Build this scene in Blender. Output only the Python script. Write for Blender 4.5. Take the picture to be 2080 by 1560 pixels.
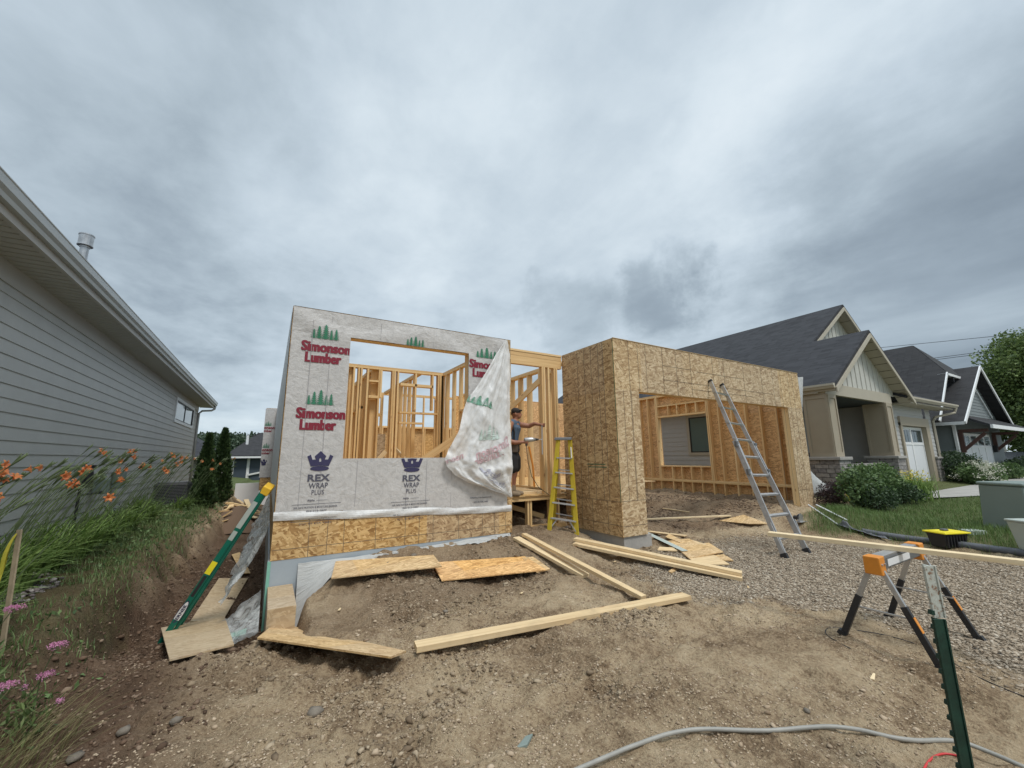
import bpy, math, random
import numpy as np
from mathutils import Vector, Matrix, noise as mnoise
R = math.radians
random.seed(7); rng = np.random.default_rng(7)
scene = bpy.context.scene
for o in list(bpy.data.objects): bpy.data.objects.remove(o)

# ------------------------------------------------------------------ camera
FPX, PITCH, YAW, ROLL, CAMZ = 814., .18, .5384, -.0096, 1.6
_fw = np.array([math.sin(YAW), math.cos(YAW), 0]); _rt = np.array([math.cos(YAW), -math.sin(YAW), 0]); _up = np.array([0, 0, 1.])
_f = _fw*math.cos(PITCH)+_up*math.sin(PITCH); _u = -_fw*math.sin(PITCH)+_up*math.cos(PITCH)
_r2 = _rt*math.cos(ROLL)+_u*math.sin(ROLL); _u2 = -_rt*math.sin(ROLL)+_u*math.cos(ROLL)
CAM = np.array([0, 0, CAMZ])
cd = bpy.data.cameras.new('camera'); cam = bpy.data.objects.new('camera', cd); scene.collection.objects.link(cam)
cd.sensor_width = 36; cd.lens = FPX/2080*36; cd.clip_start = .05; cd.clip_end = 4000
m = Matrix.Identity(4)
for i in range(3):
    m[i][0] = _r2[i]; m[i][1] = _u2[i]; m[i][2] = -_f[i]; m[i][3] = CAM[i]
cam.matrix_world = m
scene.camera = cam
def ray(x, y): return _f+_r2*(x-1040)/FPX+_u2*(780-y)/FPX
def onz(x, y, z=0): r = ray(x, y); return CAM+r*((z-CAMZ)/r[2])
def onY(x, y, Y): r = ray(x, y); return CAM+r*(Y/r[1])
def onX(x, y, X): r = ray(x, y); return CAM+r*(X/r[0])

# ------------------------------------------------------------------ sky and sun
SUN_EL, SUN_AZ = R(58), R(170)      # azimuth measured clockwise from +Y
w = bpy.data.worlds.new("World"); scene.world = w; w.use_nodes = True
nt = w.node_tree; nt.nodes.clear()
N = nt.nodes.new; L = nt.links.new
def mth(op, a, b=None, c=None, clamp=False, T=None):
    T = T or nt
    n = T.nodes.new('ShaderNodeMath'); n.operation = op; n.use_clamp = clamp
    for i, v in enumerate((a, b, c)):
        if v is None: continue
        if isinstance(v, (int, float)): n.inputs[i].default_value = v
        else: T.links.new(v, n.inputs[i])
    return n.outputs[0]
sky = N('ShaderNodeTexSky'); sky.sky_type = 'NISHITA'; sky.sun_disc = False; sky.sun_elevation = SUN_EL; sky.sun_rotation = SUN_AZ
tc = N('ShaderNodeTexCoord'); sep = N('ShaderNodeSeparateXYZ'); L(tc.outputs['Generated'], sep.inputs[0])
zz = mth('MAXIMUM', sep.outputs[2], 0.0)
den = mth('ADD', zz, 0.16)
cmb = N('ShaderNodeCombineXYZ'); L(mth('DIVIDE', sep.outputs[0], den), cmb.inputs[0]); L(mth('DIVIDE', sep.outputs[1], den), cmb.inputs[1])
def sky_noise(scale, detail, rough, off, dist=0.0, stretch=None):
    mp = N('ShaderNodeMapping'); L(cmb.outputs[0], mp.inputs[0]); mp.inputs['Location'].default_value = off
    if stretch: mp.inputs['Rotation'].default_value = (0, 0, stretch[0]); mp.inputs['Scale'].default_value = (stretch[1], stretch[2], 1)
    n = N('ShaderNodeTexNoise'); n.noise_dimensions = '3D'; L(mp.outputs[0], n.inputs['Vector'])
    n.inputs['Scale'].default_value = scale; n.inputs['Detail'].default_value = detail; n.inputs['Roughness'].default_value = rough; n.inputs['Distortion'].default_value = dist
    return n.outputs[0]
n1 = sky_noise(.55, 6, .5, (3.1, 1.7, 0), .3, (R(30), 1.5, .7))
n2 = sky_noise(1.7, 8, .56, (8.2, 4.4, 2), .2, (R(30), 1.3, .9))
n3 = sky_noise(5.0, 6, .6, (1.2, 9.4, 5), .3)
mixn = mth('ADD', mth('ADD', mth('MULTIPLY', n1, .46), mth('MULTIPLY', n2, .38)), mth('MULTIPLY', n3, .16))
pn = N('ShaderNodeTexNoise'); L(tc.outputs['Generated'], pn.inputs['Vector']); pn.inputs['Scale'].default_value = 7; pn.inputs['Detail'].default_value = 5; pn.inputs['Roughness'].default_value = .6
pv = N('ShaderNodeVectorMath'); pv.operation = 'MULTIPLY_ADD'; L(pn.outputs[1], pv.inputs[0]); pv.inputs[1].default_value = (.34, .34, .14); pv.inputs[2].default_value = (-.17, -.17, -.07)
pw = N('ShaderNodeVectorMath'); pw.operation = 'ADD'; L(pv.outputs[0], pw.inputs[0]); L(tc.outputs['Generated'], pw.inputs[1])
pnn = N('ShaderNodeVectorMath'); pnn.operation = 'NORMALIZE'; L(pw.outputs[0], pnn.inputs[0])
def blob(px, py, rad, amt, soft=1.0):
    d = ray(px, py); d = d/np.linalg.norm(d)
    vm = N('ShaderNodeVectorMath'); vm.operation = 'DOT_PRODUCT'; L(pnn.outputs[0], vm.inputs[0]); vm.inputs[1].default_value = tuple(d)
    # 1 at the centre of this cloud bank, 0 at rad
    mr = N('ShaderNodeMapRange'); mr.interpolation_type = 'SMOOTHERSTEP'; L(vm.outputs['Value'], mr.inputs[0])
    mr.inputs[1].default_value = math.cos(rad); mr.inputs[2].default_value = 1.0; mr.inputs[3].default_value = 0; mr.inputs[4].default_value = 1
    return mth('MULTIPLY', mth('MULTIPLY', mr.outputs[0], mth('MULTIPLY', mth('ADD', mth('MULTIPLY', n2, 1.6), n3), .85)), amt)
bias = mth('ADD', blob(820, 60, R(20), .045), blob(2010, 500, R(25), -.16))
bias = mth('ADD', bias, blob(1345, 590, R(8), -.125)); bias = mth('ADD', bias, blob(1165, 645, R(8), -.10))
bias = mth('ADD', bias, blob(1650, 330, R(20), .07))
bias = mth('ADD', bias, blob(300, 120, R(24), -.04))
bias = mth('ADD', bias, blob(700, 520, R(20), .03))
mixn = mth('ADD', mixn, bias)
cr = N('ShaderNodeValToRGB'); L(mixn, cr.inputs[0])
e = cr.color_ramp.elements
e[0].position = .20; e[0].color = (.10, .125, .15, 1); e[1].position = .84; e[1].color = (.465, .505, .53, 1)
for p, c in ((.34, (.175, .212, .245)), (.41, (.235, .28, .315)), (.50, (.30, .35, .39)), (.62, (.37, .42, .455))):
    q = cr.color_ramp.elements.new(p); q.color = (*c, 1)
# a thin band of blue and bright cloud low on the horizon
hz = N('ShaderNodeMapRange'); hz.interpolation_type = 'SMOOTHSTEP'; L(zz, hz.inputs[0]); hz.inputs[1].default_value = .0; hz.inputs[2].default_value = .16; hz.inputs[3].default_value = .45; hz.inputs[4].default_value = 0
hn = sky_noise(1.1, 5, .55, (5, 2, 7), .2)
hcr = N('ShaderNodeValToRGB'); L(hn, hcr.inputs[0]); hcr.color_ramp.elements[0].position = .4; hcr.color_ramp.elements[0].color = (.20, .28, .35, 1); hcr.color_ramp.elements[1].position = .62; hcr.color_ramp.elements[1].color = (.44, .50, .53, 1)
mxh = N('ShaderNodeMixRGB'); L(hz.outputs[0], mxh.inputs[0]); L(cr.outputs[0], mxh.inputs[1]); L(hcr.outputs[0], mxh.inputs[2])
bgA = N('ShaderNodeBackground'); L(sky.outputs[0], bgA.inputs[0]); bgA.inputs[1].default_value = .1
# overcast is brightest overhead; boosted there, out of view, to add light below
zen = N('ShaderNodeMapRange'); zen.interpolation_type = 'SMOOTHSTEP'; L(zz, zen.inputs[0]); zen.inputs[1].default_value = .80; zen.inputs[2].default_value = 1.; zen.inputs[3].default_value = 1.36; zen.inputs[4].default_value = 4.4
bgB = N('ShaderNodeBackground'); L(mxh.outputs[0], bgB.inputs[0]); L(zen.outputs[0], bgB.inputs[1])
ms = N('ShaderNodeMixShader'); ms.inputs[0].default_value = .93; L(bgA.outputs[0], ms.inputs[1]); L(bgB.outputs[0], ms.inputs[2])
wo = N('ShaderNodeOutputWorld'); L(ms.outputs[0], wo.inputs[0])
sl = bpy.data.lights.new('sun', 'SUN'); sl.energy = 1.5; sl.angle = R(14); sl.color = (1, .96, .9)
so = bpy.data.objects.new('sun', sl); scene.collection.objects.link(so)
sd = Vector((math.sin(SUN_AZ)*math.cos(SUN_EL), math.cos(SUN_AZ)*math.cos(SUN_EL), math.sin(SUN_EL)))
so.rotation_euler = sd.to_track_quat('Z', 'Y').to_euler(); so.location = (0, -5, 30)
scene.view_settings.view_transform = 'Standard'; scene.view_settings.look = 'None'; scene.view_settings.exposure = 0.50; scene.view_settings.gamma = 1
scene.render.film_transparent = False

# ------------------------------------------------------------------ materials
MATS = {}
def mat(name):
    mt = bpy.data.materials.new(name); mt.use_nodes = True; T = mt.node_tree
    b = T.nodes['Principled BSDF']; MATS[name] = mt
    return mt, T, b
def col(c): return (*c, 1) if len(c) == 3 else c
def tnoise(T, vec, scale, detail=4, rough=.55, dist=0.):
    n = T.nodes.new('ShaderNodeTexNoise')
    if vec is not None: T.links.new(vec, n.inputs['Vector'])
    n.inputs['Scale'].default_value = scale; n.inputs['Detail'].default_value = detail; n.inputs['Roughness'].default_value = rough; n.inputs['Distortion'].default_value = dist
    return n
def tmap(T, vec, loc=(0, 0, 0), rot=(0, 0, 0), sc=(1, 1, 1)):
    n = T.nodes.new('ShaderNodeMapping'); T.links.new(vec, n.inputs[0])
    n.inputs['Location'].default_value = loc; n.inputs['Rotation'].default_value = rot; n.inputs['Scale'].default_value = sc
    return n.outputs[0]
def ramp(T, fac, stops, interp='LINEAR'):
    n = T.nodes.new('ShaderNodeValToRGB'); n.color_ramp.interpolation = interp
    if fac is not None: T.links.new(fac, n.inputs[0])
    el = n.color_ramp.elements
    el[0].position, el[0].color = stops[0][0], col(stops[0][1]); el[1].position, el[1].color = stops[-1][0], col(stops[-1][1])
    for p, c in stops[1:-1]: q = el.new(p); q.color = col(c)
    return n.outputs[0]
def mixc(T, fac, a, b, mode='MIX'):
    n = T.nodes.new('ShaderNodeMixRGB'); n.blend_type = mode
    for i, v in ((0, fac), (1, a), (2, b)):
        if isinstance(v, (int, float)): n.inputs[i].default_value = v
        elif isinstance(v, tuple): n.inputs[i].default_value = col(v)
        else: T.links.new(v, n.inputs[i])
    return n.outputs[0]
def bump(T, b, h, strength=.5, dist=.01, prev=None):
    n = T.nodes.new('ShaderNodeBump'); n.inputs['Strength'].default_value = strength; n.inputs['Distance'].default_value = dist
    T.links.new(h, n.inputs['Height'])
    if prev is not None: T.links.new(prev, n.inputs['Normal'])
    T.links.new(n.outputs[0], b.inputs['Normal']); return n.outputs[0]
def uvc(T): return T.nodes.new('ShaderNodeUVMap').outputs[0]
def objc(T): return T.nodes.new('ShaderNodeTexCoord').outputs['Object']
def geo(T, k): return T.nodes.new('ShaderNodeNewGeometry').outputs[k]

def paint(name, c, rough=.6, var=.12, scale=3., metal=0., bumpn=0.):
    mt, T, b = mat(name); v = objc(T)
    n = tnoise(T, v, scale, 6, .6); n2 = tnoise(T, v, scale*14, 3, .6)
    f = mth('ADD', mth('MULTIPLY', n.outputs[0], .7, T=T), mth('MULTIPLY', n2.outputs[0], .3, T=T), T=T)
    c2 = ramp(T, f, [(.3, tuple(x*(1-var) for x in c)), (.7, tuple(min(1, x*(1+var)) for x in c))])
    T.links.new(c2, b.inputs['Base Color']); b.inputs['Roughness'].default_value = rough; b.inputs['Metallic'].default_value = metal
    if bumpn: bump(T, b, n2.outputs[0], bumpn, .004)
    return mt
def osb(name, tint=(1, 1, 1), scale=1., contrast=1.):
    mt, T, b = mat(name); v = uvc(T)
    warp = tnoise(T, v, 3.*scale, 2, .5)
    vv = mixc(T, .06, v, warp.outputs[1], 'ADD')
    layers = []
    for k, (ang, off) in enumerate(((28, 0), (-38, 3.3), (84, 7.1), (5, 11.7), (55, 15.1), (-12, 19.9))):
        mp = tmap(T, tmap(T, vv, (off, off*.7, 0), (0, 0, R(ang))), sc=(11.*scale, 44*scale, 1))
        vo = T.nodes.new('ShaderNodeTexVoronoi'); vo.voronoi_dimensions = '2D'; T.links.new(mp, vo.inputs['Vector']); vo.inputs['Scale'].default_value = 1
        s = T.nodes.new('ShaderNodeSeparateColor'); T.links.new(vo.outputs['Color'], s.inputs[0]); layers.append((s.outputs[0], s.outputs[1]))
    # each flake layer shows where its own random value is high
    f = layers[0][1]
    for i in (1, 2, 3, 4, 5):
        n = T.nodes.new('ShaderNodeMix'); T.links.new(mth('GREATER_THAN', layers[i][0], .60, T=T), n.inputs[0]); T.links.new(f, n.inputs[2]); T.links.new(layers[i][1], n.inputs[3]); f = n.outputs[0]
    fine = tnoise(T, tmap(T, v, sc=(30, 160, 1)), 1, 3, .6)
    big = tnoise(T, v, 1.1, 3, .55)
    f = mth('ADD', mth('MULTIPLY', f, .62, T=T), mth('ADD', mth('MULTIPLY', fine.outputs[0], .2, T=T), mth('MULTIPLY', big.outputs[0], .2, T=T), T=T), T=T)
    base = [(.16, (.22, .135, .065)), (.36, (.37, .255, .14)), (.58, (.49, .365, .215)), (.86, (.63, .51, .335))]
    if contrast != 1:
        mc = np.array((.45, .335, .195)); base = [(p, tuple(mc+(np.array(c)-mc)*contrast)) for p, c in base]
    c2 = ramp(T, f, [(p, tuple(min(1, c[i]*tint[i]) for i in range(3))) for p, c in base])
    sp = T.nodes.new('ShaderNodeSeparateXYZ'); T.links.new(v, sp.inputs[0])
    wn = T.nodes.new('ShaderNodeTexWhiteNoise'); wn.noise_dimensions = '2D'; cb_ = T.nodes.new('ShaderNodeCombineXYZ')
    T.links.new(mth('FLOOR', mth('DIVIDE', mth('ADD', sp.outputs[0], .35, T=T), 1.22, T=T), T=T), cb_.inputs[0]); T.links.new(mth('FLOOR', mth('DIVIDE', sp.outputs[1], 2.75, T=T), T=T), cb_.inputs[1]); T.links.new(cb_.outputs[0], wn.inputs[0])
    st_ = tnoise(T, tmap(T, v, sc=(1.6, .5, 1)), 2.2, 4, .6)
    hs = T.nodes.new('ShaderNodeHueSaturation'); T.links.new(c2, hs.inputs['Color'])
    T.links.new(mth('ADD', mth('ADD', mth('MULTIPLY', wn.outputs[0], .16, T=T), mth('MULTIPLY', st_.outputs[0], .34, T=T), T=T), .76, T=T), hs.inputs['Value']); T.links.new(mth('ADD', mth('MULTIPLY', wn.outputs[0], .22, T=T), .88, T=T), hs.inputs['Saturation'])
    c2 = hs.outputs[0]
    T.links.new(c2, b.inputs['Base Color']); b.inputs['Roughness'].default_value = .75
    bump(T, b, f, .35, .002)
    return mt
def lumber(name, tint=(1, 1, 1), dirt=0.):
    mt, T, b = mat(name); v = uvc(T)
    isl = geo(T, 'Random Per Island')
    off = T.nodes.new('ShaderNodeCombineXYZ'); T.links.new(mth('MULTIPLY', isl, 37., T=T), off.inputs[0]); T.links.new(mth('MULTIPLY', isl, 11., T=T), off.inputs[1])
    oi = T.nodes.new('ShaderNodeObjectInfo')
    off2 = T.nodes.new('ShaderNodeCombineXYZ'); T.links.new(mth('MULTIPLY', oi.outputs['Random'], 53., T=T), off2.inputs[0])
    va = T.nodes.new('ShaderNodeVectorMath'); T.links.new(v, va.inputs[0]); T.links.new(off.outputs[0], va.inputs[1])
    vb = T.nodes.new('ShaderNodeVectorMath'); T.links.new(va.outputs[0], vb.inputs[0]); T.links.new(off2.outputs[0], vb.inputs[1]); p = vb.outputs[0]
    g = tnoise(T, tmap(T, p, sc=(1.2, 38, 1)), 1, 4, .6, .4)
    g2 = tnoise(T, tmap(T, p, sc=(2.5, 150, 1)), 1, 2, .6)
    vo = T.nodes.new('ShaderNodeTexVoronoi'); T.links.new(tmap(T, p, sc=(2.6, 9, 1)), vo.inputs['Vector']); vo.inputs['Scale'].default_value = 1
    knot = ramp(T, vo.outputs['Distance'], [(.05, (0, 0, 0)), (.13, (1, 1, 1))])
    t = mth('ADD', mth('MULTIPLY', g.outputs[0], .6, T=T), mth('ADD', mth('MULTIPLY', g2.outputs[0], .22, T=T), mth('MULTIPLY', mth('FRACT', mth('ADD', mth('MULTIPLY', isl, 7.3, T=T), oi.outputs['Random'], T=T), T=T), .22, T=T), T=T), T=T)
    c = ramp(T, t, [(.25, tuple(a*b_ for a, b_ in zip((.46, .30, .15), tint))), (.5, tuple(a*b_ for a, b_ in zip((.62, .455, .25), tint))), (.78, tuple(a*b_ for a, b_ in zip((.75, .61, .39), tint)))])
    c = mixc(T, knot, tuple(a*b_ for a, b_ in zip((.27, .13, .055), tint)), c)
    if dirt:
        dn = tnoise(T, objc(T), 6, 5, .6)
        c = mixc(T, ramp(T, dn.outputs[0], [(.5, (0, 0, 0)), (.72, (dirt,)*3)]), c, (.22, .16, .10))
    T.links.new(c, b.inputs['Base Color']); b.inputs['Roughness'].default_value = .7
    bump(T, b, g2.outputs[0], .25, .001)
    return mt
M_osb_a = osb('weathered_osb', (.84, .80, .74), contrast=.75)
M_osb = osb('osb_sheathing', (1.06, 1.05, 1.04), contrast=.95)
M_osb_g = osb('osb_gable_side', (1.06, .94, .76), contrast=1.05)
M_osb_in = osb('osb_inner_face', (1.1, .95, .72), contrast=.7)
M_osb_d = osb('osb_offcut', (1.2, 1.12, 1.0), contrast=.65)
M_osb_r = osb('osb_fresh_red', (1.38, 1.10, .78), contrast=.8)
M_osb_mud = osb('muddy_osb', (.98, 1.0, 1.08), contrast=.4)
M_lum = lumber('spruce_lumber', (1.16, 1.07, .92)); M_lum2 = lumber('pale_lumber', (1.12, 1.15, 1.2), .25)
M_lum3 = lumber('golden_lumber', (1.10, .99, .80))
M_dirtywood = lumber('dirty_lumber', (.8, .8, .8), .8)
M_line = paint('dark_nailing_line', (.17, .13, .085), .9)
M_green = paint('green_panel_edge', (.03, .13, .07), .7)
M_trimtan = paint('tan_trim', (.36, .30, .22), .6, .06)
M_conc = paint('concrete', (.36, .345, .32), .85, .2, 2.5, bumpn=.4)
M_concd = paint('damp_concrete', (.20, .20, .195), .85, .3, 2.5, bumpn=.4)
M_sid1 = paint('grey_lap_siding', (.47, .465, .445), .6, .07, 2.5, bumpn=.15)
M_soff = paint('grey_soffit', (.44, .43, .40), .6, .03)
M_frieze = paint('greige_frieze_trim', (.46, .445, .42), .6, .04)
M_gutter = paint('grey_gutter_metal', (.42, .43, .42), .35, .04, metal=.2)
M_white = paint('white_trim', (.75, .76, .76), .5, .04)
M_sid_r = paint('greige_lap_siding', (.44, .44, .43), .6, .04, 6)
M_bb = paint('pale_board_siding', (.52, .52, .48), .6, .04)
M_tan = paint('beige_column_panel', (.36, .31, .23), .6, .05)
M_creamt = paint('cream_trim', (.43, .39, .31), .6, .05)
M_blue = paint('slate_blue_siding', (.12, .145, .165), .6, .06)
M_bluebb = paint('dark_blue_board', (.055, .075, .10), .6, .08)
M_greysh = paint('grey_green_siding', (.20, .225, .23), .6, .06)
M_dark = paint('black_paint', (.012, .012, .014), .5)
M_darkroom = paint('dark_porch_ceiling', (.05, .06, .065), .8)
M_doorw = paint('white_garage_door', (.72, .74, .76), .45, .03)
M_alu = paint('aluminium', (.50, .50, .50), .42, .2, 9, metal=.75)
M_aluw = paint('worn_aluminium', (.42, .42, .42), .5, .25, 12, metal=.55)
M_yel = paint('yellow_fibreglass', (.56, .42, .035), .5, .12, 7)
M_grn = paint('green_fibreglass', (.0, .13, .085), .45, .1, 7)
M_capy = paint('yellow_ladder_cap', (.75, .45, .03), .5, .1)
M_orange = paint('orange_steel', (.68, .25, .03), .45, .12, 9)
M_saw = paint('grey_steel', (.17, .175, .18), .45, .15, metal=.4)
M_post = paint('dark_green_steel_post', (.008, .038, .026), .5, .5, 14, metal=.2)
M_black = paint('black_plastic', (.02, .02, .022), .5, .2)
M_yelp = paint('yellow_plastic_lid', (.85, .72, .03), .4, .05)
M_util = paint('grey_green_cabinet', (.19, .235, .215), .5, .05)
M_utilp = paint('pale_green_cabinet', (.42, .47, .43), .5, .05)
M_pvc = paint('grey_pvc_pipe', (.29, .28, .25), .5, .15, 12)
M_hose = paint('grey_drain_pipe', (.10, .105, .115), .6, .3, 12)
M_red = paint('red_cable', (.55, .04, .04), .5)
M_skin = paint('skin', (.30, .13, .075), .55, .12, 9)
M_shirt = paint('blue_shirt', (.075, .115, .17), .8, .3, 7, bumpn=1.)
M_short = paint('black_shorts', (.018, .018, .02), .9, .3, 9)
M_boot = paint('tan_work_boot', (.24, .18, .12), .85, .2, 20)
M_cap = paint('dark_cap', (.03, .024, .022), .9)
M_foam = paint('pale_blue_foam', (.36, .41, .45), .6, .06)
M_foamg = paint('mint_foam_edge', (.22, .48, .38), .6, .1)
M_teal = paint('mint_offcut', (.28, .58, .45), .6, .1)
M_bark = paint('bark', (.10, .075, .055), .9, .3, 12, bumpn=.8)
M_stake = paint('weathered_stake', (.34, .27, .18), .8, .25, 20)
M_ribbon = paint('yellow_ribbon', (.62, .55, .07), .6)
M_prt = paint('dark_red_print', (.22, .012, .03), .6, .1, 30)
M_prg = paint('green_print', (.035, .20, .11), .6, .15, 30)
M_prn = paint('navy_print', (.035, .032, .09), .6, .1, 30)
M_prk = paint('grey_print', (.09, .09, .12), .6)
M_prtf = paint('faded_red_print', (.56, .40, .42), .6); M_prgf = paint('faded_green_print', (.50, .60, .55), .6); M_prnf = paint('faded_navy_print', (.42, .42, .48), .6)
M_carp = paint('dark_car_paint', (.03, .035, .04), .25, .1)
M_wire = paint('wire', (.06, .06, .07), .6)
M_rock = paint('field_stone', (.17, .145, .115), .9, .45, 9, bumpn=.5)
M_rust = paint('galvanised_vent', (.45, .46, .47), .35, .3, 9, metal=.8)

def mk_glass(name, c=(.04, .06, .065)):
    mt, T, b = mat(name); b.inputs['Base Color'].default_value = col(c); b.inputs['Roughness'].default_value = .06; b.inputs['Specular IOR Level'].default_value = .6
    n = tnoise(T, objc(T), 1.5, 2); bump(T, b, n.outputs[0], .05, .02); return mt
M_glass = mk_glass('window_glass'); M_glass2 = mk_glass('green_grey_glass', (.10, .16, .16))
def mk_wrap(name, c, lines=True, rough=.55, crinkle=.8, trans=0.):
    mt, T, b = mat(name); v = uvc(T)
    n = tnoise(T, v, 14, 6, .68, .6); n2 = tnoise(T, v, 5, 5, .6, 1.0); n3 = tnoise(T, v, 45, 4, .6, .5)
    cc = ramp(T, n.outputs[0], [(.35, tuple(x*.86 for x in c)), (.5, c), (.7, tuple(min(1, x*1.1) for x in c))])
    T.links.new(cc, b.inputs['Base Color']); b.inputs['Roughness'].default_value = rough
    h = mth('ADD', mth('MULTIPLY', n2.outputs[0], .8, T=T), mth('ADD', mth('MULTIPLY', n.outputs[0], .35, T=T), mth('MULTIPLY', n3.outputs[0], .1, T=T), T=T), T=T)
    bump(T, b, h, crinkle, .022)
    if trans: b.inputs['Transmission Weight'].default_value = trans
    return mt
M_wrap = mk_wrap('house_wrap_film', (.53, .515, .50))
M_wrapfold = mk_wrap('house_wrap_white', (.66, .66, .65), crinkle=.8)
M_flap = mk_wrap('loose_wrap_film', (.76, .76, .75), crinkle=.6)
_b = M_flap.node_tree.nodes['Principled BSDF']; _b.inputs['Alpha'].default_value = .86; _b.inputs['Roughness'].default_value = .42
def mk_poly(name):
    mt, T, b = mat(name); v = objc(T); b.inputs['Base Color'].default_value = (.75, .77, .76, 1); b.inputs['Roughness'].default_value = .25
    n = tnoise(T, v, 7, 6, .65, 1.2)
    a = ramp(T, n.outputs[0], [(.35, (.28,)*3), (.65, (.75,)*3)]); T.links.new(a, b.inputs['Alpha'])
    bump(T, b, n.outputs[0], .9, .05); return mt
M_poly = mk_poly('clear_poly_sheet')
M_polyw = mk_wrap('white_poly_film', (.50, .51, .50), crinkle=1.)
def mk_shingle(name, c1, c2, c3):
    mt, T, b = mat(name); v = uvc(T)
    br = T.nodes.new('ShaderNodeTexBrick'); T.links.new(v, br.inputs['Vector']); br.inputs['Scale'].default_value = 1
    br.inputs['Brick Width'].default_value = .30; br.inputs['Row Height'].default_value = .14; br.inputs['Mortar Size'].default_value = .006; br.offset_frequency = 1; br.offset = .37
    br.inputs['Color1'].default_value = col(c1); br.inputs['Color2'].default_value = col(c2); br.inputs['Mortar'].default_value = (.012, .013, .016, 1); br.inputs['Bias'].default_value = 0
    vo = T.nodes.new('ShaderNodeTexVoronoi'); T.links.new(tmap(T, v, sc=(3.3, 7.1, 1)), vo.inputs['Vector']); vo.inputs['Scale'].default_value = 1; vo.inputs['Randomness'].default_value = .6
    s = T.nodes.new('ShaderNodeSeparateColor'); T.links.new(vo.outputs['Color'], s.inputs[0])
    c = mixc(T, mth('MULTIPLY', s.outputs[0], .55, T=T), br.outputs[0], c3)
    T.links.new(c, b.inputs['Base Color']); b.inputs['Roughness'].default_value = .95
    nn = tnoise(T, v, 120, 2); bump(T, b, mth('ADD', br.outputs['Fac'], mth('MULTIPLY', nn.outputs[0], -.4, T=T), T=T), -.6, .01)
    return mt
M_shin = mk_shingle('charcoal_shingles', (.016, .017, .021), (.033, .035, .041), (.048, .05, .057))
M_shin2 = mk_shingle('brown_black_shingles', (.02, .02, .022), (.032, .032, .035), (.046, .046, .048))
def mk_stone(name, sc=1.):
    mt, T, b = mat(name); v = uvc(T); wv = mixc(T, .015, v, tnoise(T, v, 4, 3).outputs[1], 'ADD')
    br = T.nodes.new('ShaderNodeTexBrick'); T.links.new(wv, br.inputs['Vector']); br.inputs['Scale'].default_value = 1
    br.inputs['Brick Width'].default_value = .34*sc; br.inputs['Row Height'].default_value = .12*sc; br.inputs['Mortar Size'].default_value = .012; br.inputs['Mortar Smooth'].default_value = .3
    br.offset = .41; br.squash = .6; br.squash_frequency = 3
    br.inputs['Color1'].default_value = (.13, .13, .14, 1); br.inputs['Color2'].default_value = (.40, .38, .35, 1); br.inputs['Mortar'].default_value = (.06, .055, .05, 1)
    n = tnoise(T, v, 11, 5, .6)
    c = mixc(T, .45, br.outputs[0], ramp(T, n.outputs[0], [(.35, (.12, .11, .11)), (.6, (.42, .39, .36))]), 'MIX')
    T.links.new(c, b.inputs['Base Color']); b.inputs['Roughness'].default_value = .9
    bump(T, b, mth('ADD', mth('MULTIPLY', br.outputs['Fac'], -1., T=T), mth('MULTIPLY', n.outputs[0], .5, T=T), T=T), .9, .03)
    return mt
M_stone = mk_stone('grey_ledge_stone')
def mk_leaf(name, dark, light, rough=.6, trans=.25):
    mt, T, b = mat(name)
    isl = geo(T, 'Random Per Island'); n = tnoise(T, geo(T, 'Position'), 1.7, 3)
    f = mth('ADD', mth('MULTIPLY', isl, .55, T=T), mth('MULTIPLY', n.outputs[0], .45, T=T), T=T)
    T.links.new(ramp(T, f, [(.2, dark), (.8, light)]), b.inputs['Base Color']); b.inputs['Roughness'].default_value = rough
    tr = T.nodes.new('ShaderNodeBsdfTranslucent'); T.links.new(ramp(T, f, [(.2, dark), (.8, light)]), tr.inputs[0])
    mx = T.nodes.new('ShaderNodeMixShader'); mx.inputs[0].default_value = trans
    T.links.new(b.outputs[0], mx.inputs[1]); T.links.new(tr.outputs[0], mx.inputs[2]); T.links.new(mx.outputs[0], T.nodes['Material Output'].inputs[0])
    return mt
M_lily = mk_leaf('lily_leaf', (.085, .16, .03), (.30, .42, .12))
M_stem = mk_leaf('lily_stem', (.08, .11, .05), (.15, .20, .09))
M_lilyf = mk_leaf('orange_petal', (.60, .17, .06), (.85, .38, .14), .5, .4)
M_grass = mk_leaf('lawn_grass', (.07, .125, .03), (.19, .28, .085))
M_weed = mk_leaf('weeds', (.055, .10, .028), (.19, .26, .09))
M_dryg = mk_leaf('dry_grass', (.15, .15, .06), (.34, .31, .15))
M_shrub = mk_leaf('shrub_leaf', (.045, .09, .03), (.17, .26, .09))
M_shrubd = mk_leaf('dark_shrub_leaf', (.02, .045, .018), (.065, .11, .045))
M_purple = mk_leaf('maroon_leaf', (.03, .02, .022), (.09, .055, .055))
M_arb = mk_leaf('arborvitae_leaf', (.018, .045, .015), (.075, .125, .035))
M_tree = mk_leaf('maple_leaf', (.045, .085, .02), (.20, .27, .08))
M_far = mk_leaf('far_tree_leaf', (.03, .055, .03), (.07, .11, .06))
M_pink = mk_leaf('pink_petal', (.50, .16, .33), (.78, .40, .58), .6, .3)
M_white_fl = mk_leaf('white_blossom', (.50, .50, .40), (.75, .74, .62))
M_yellowf = mk_leaf('yellow_blossom', (.6, .45, .05), (.8, .7, .15))

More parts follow.
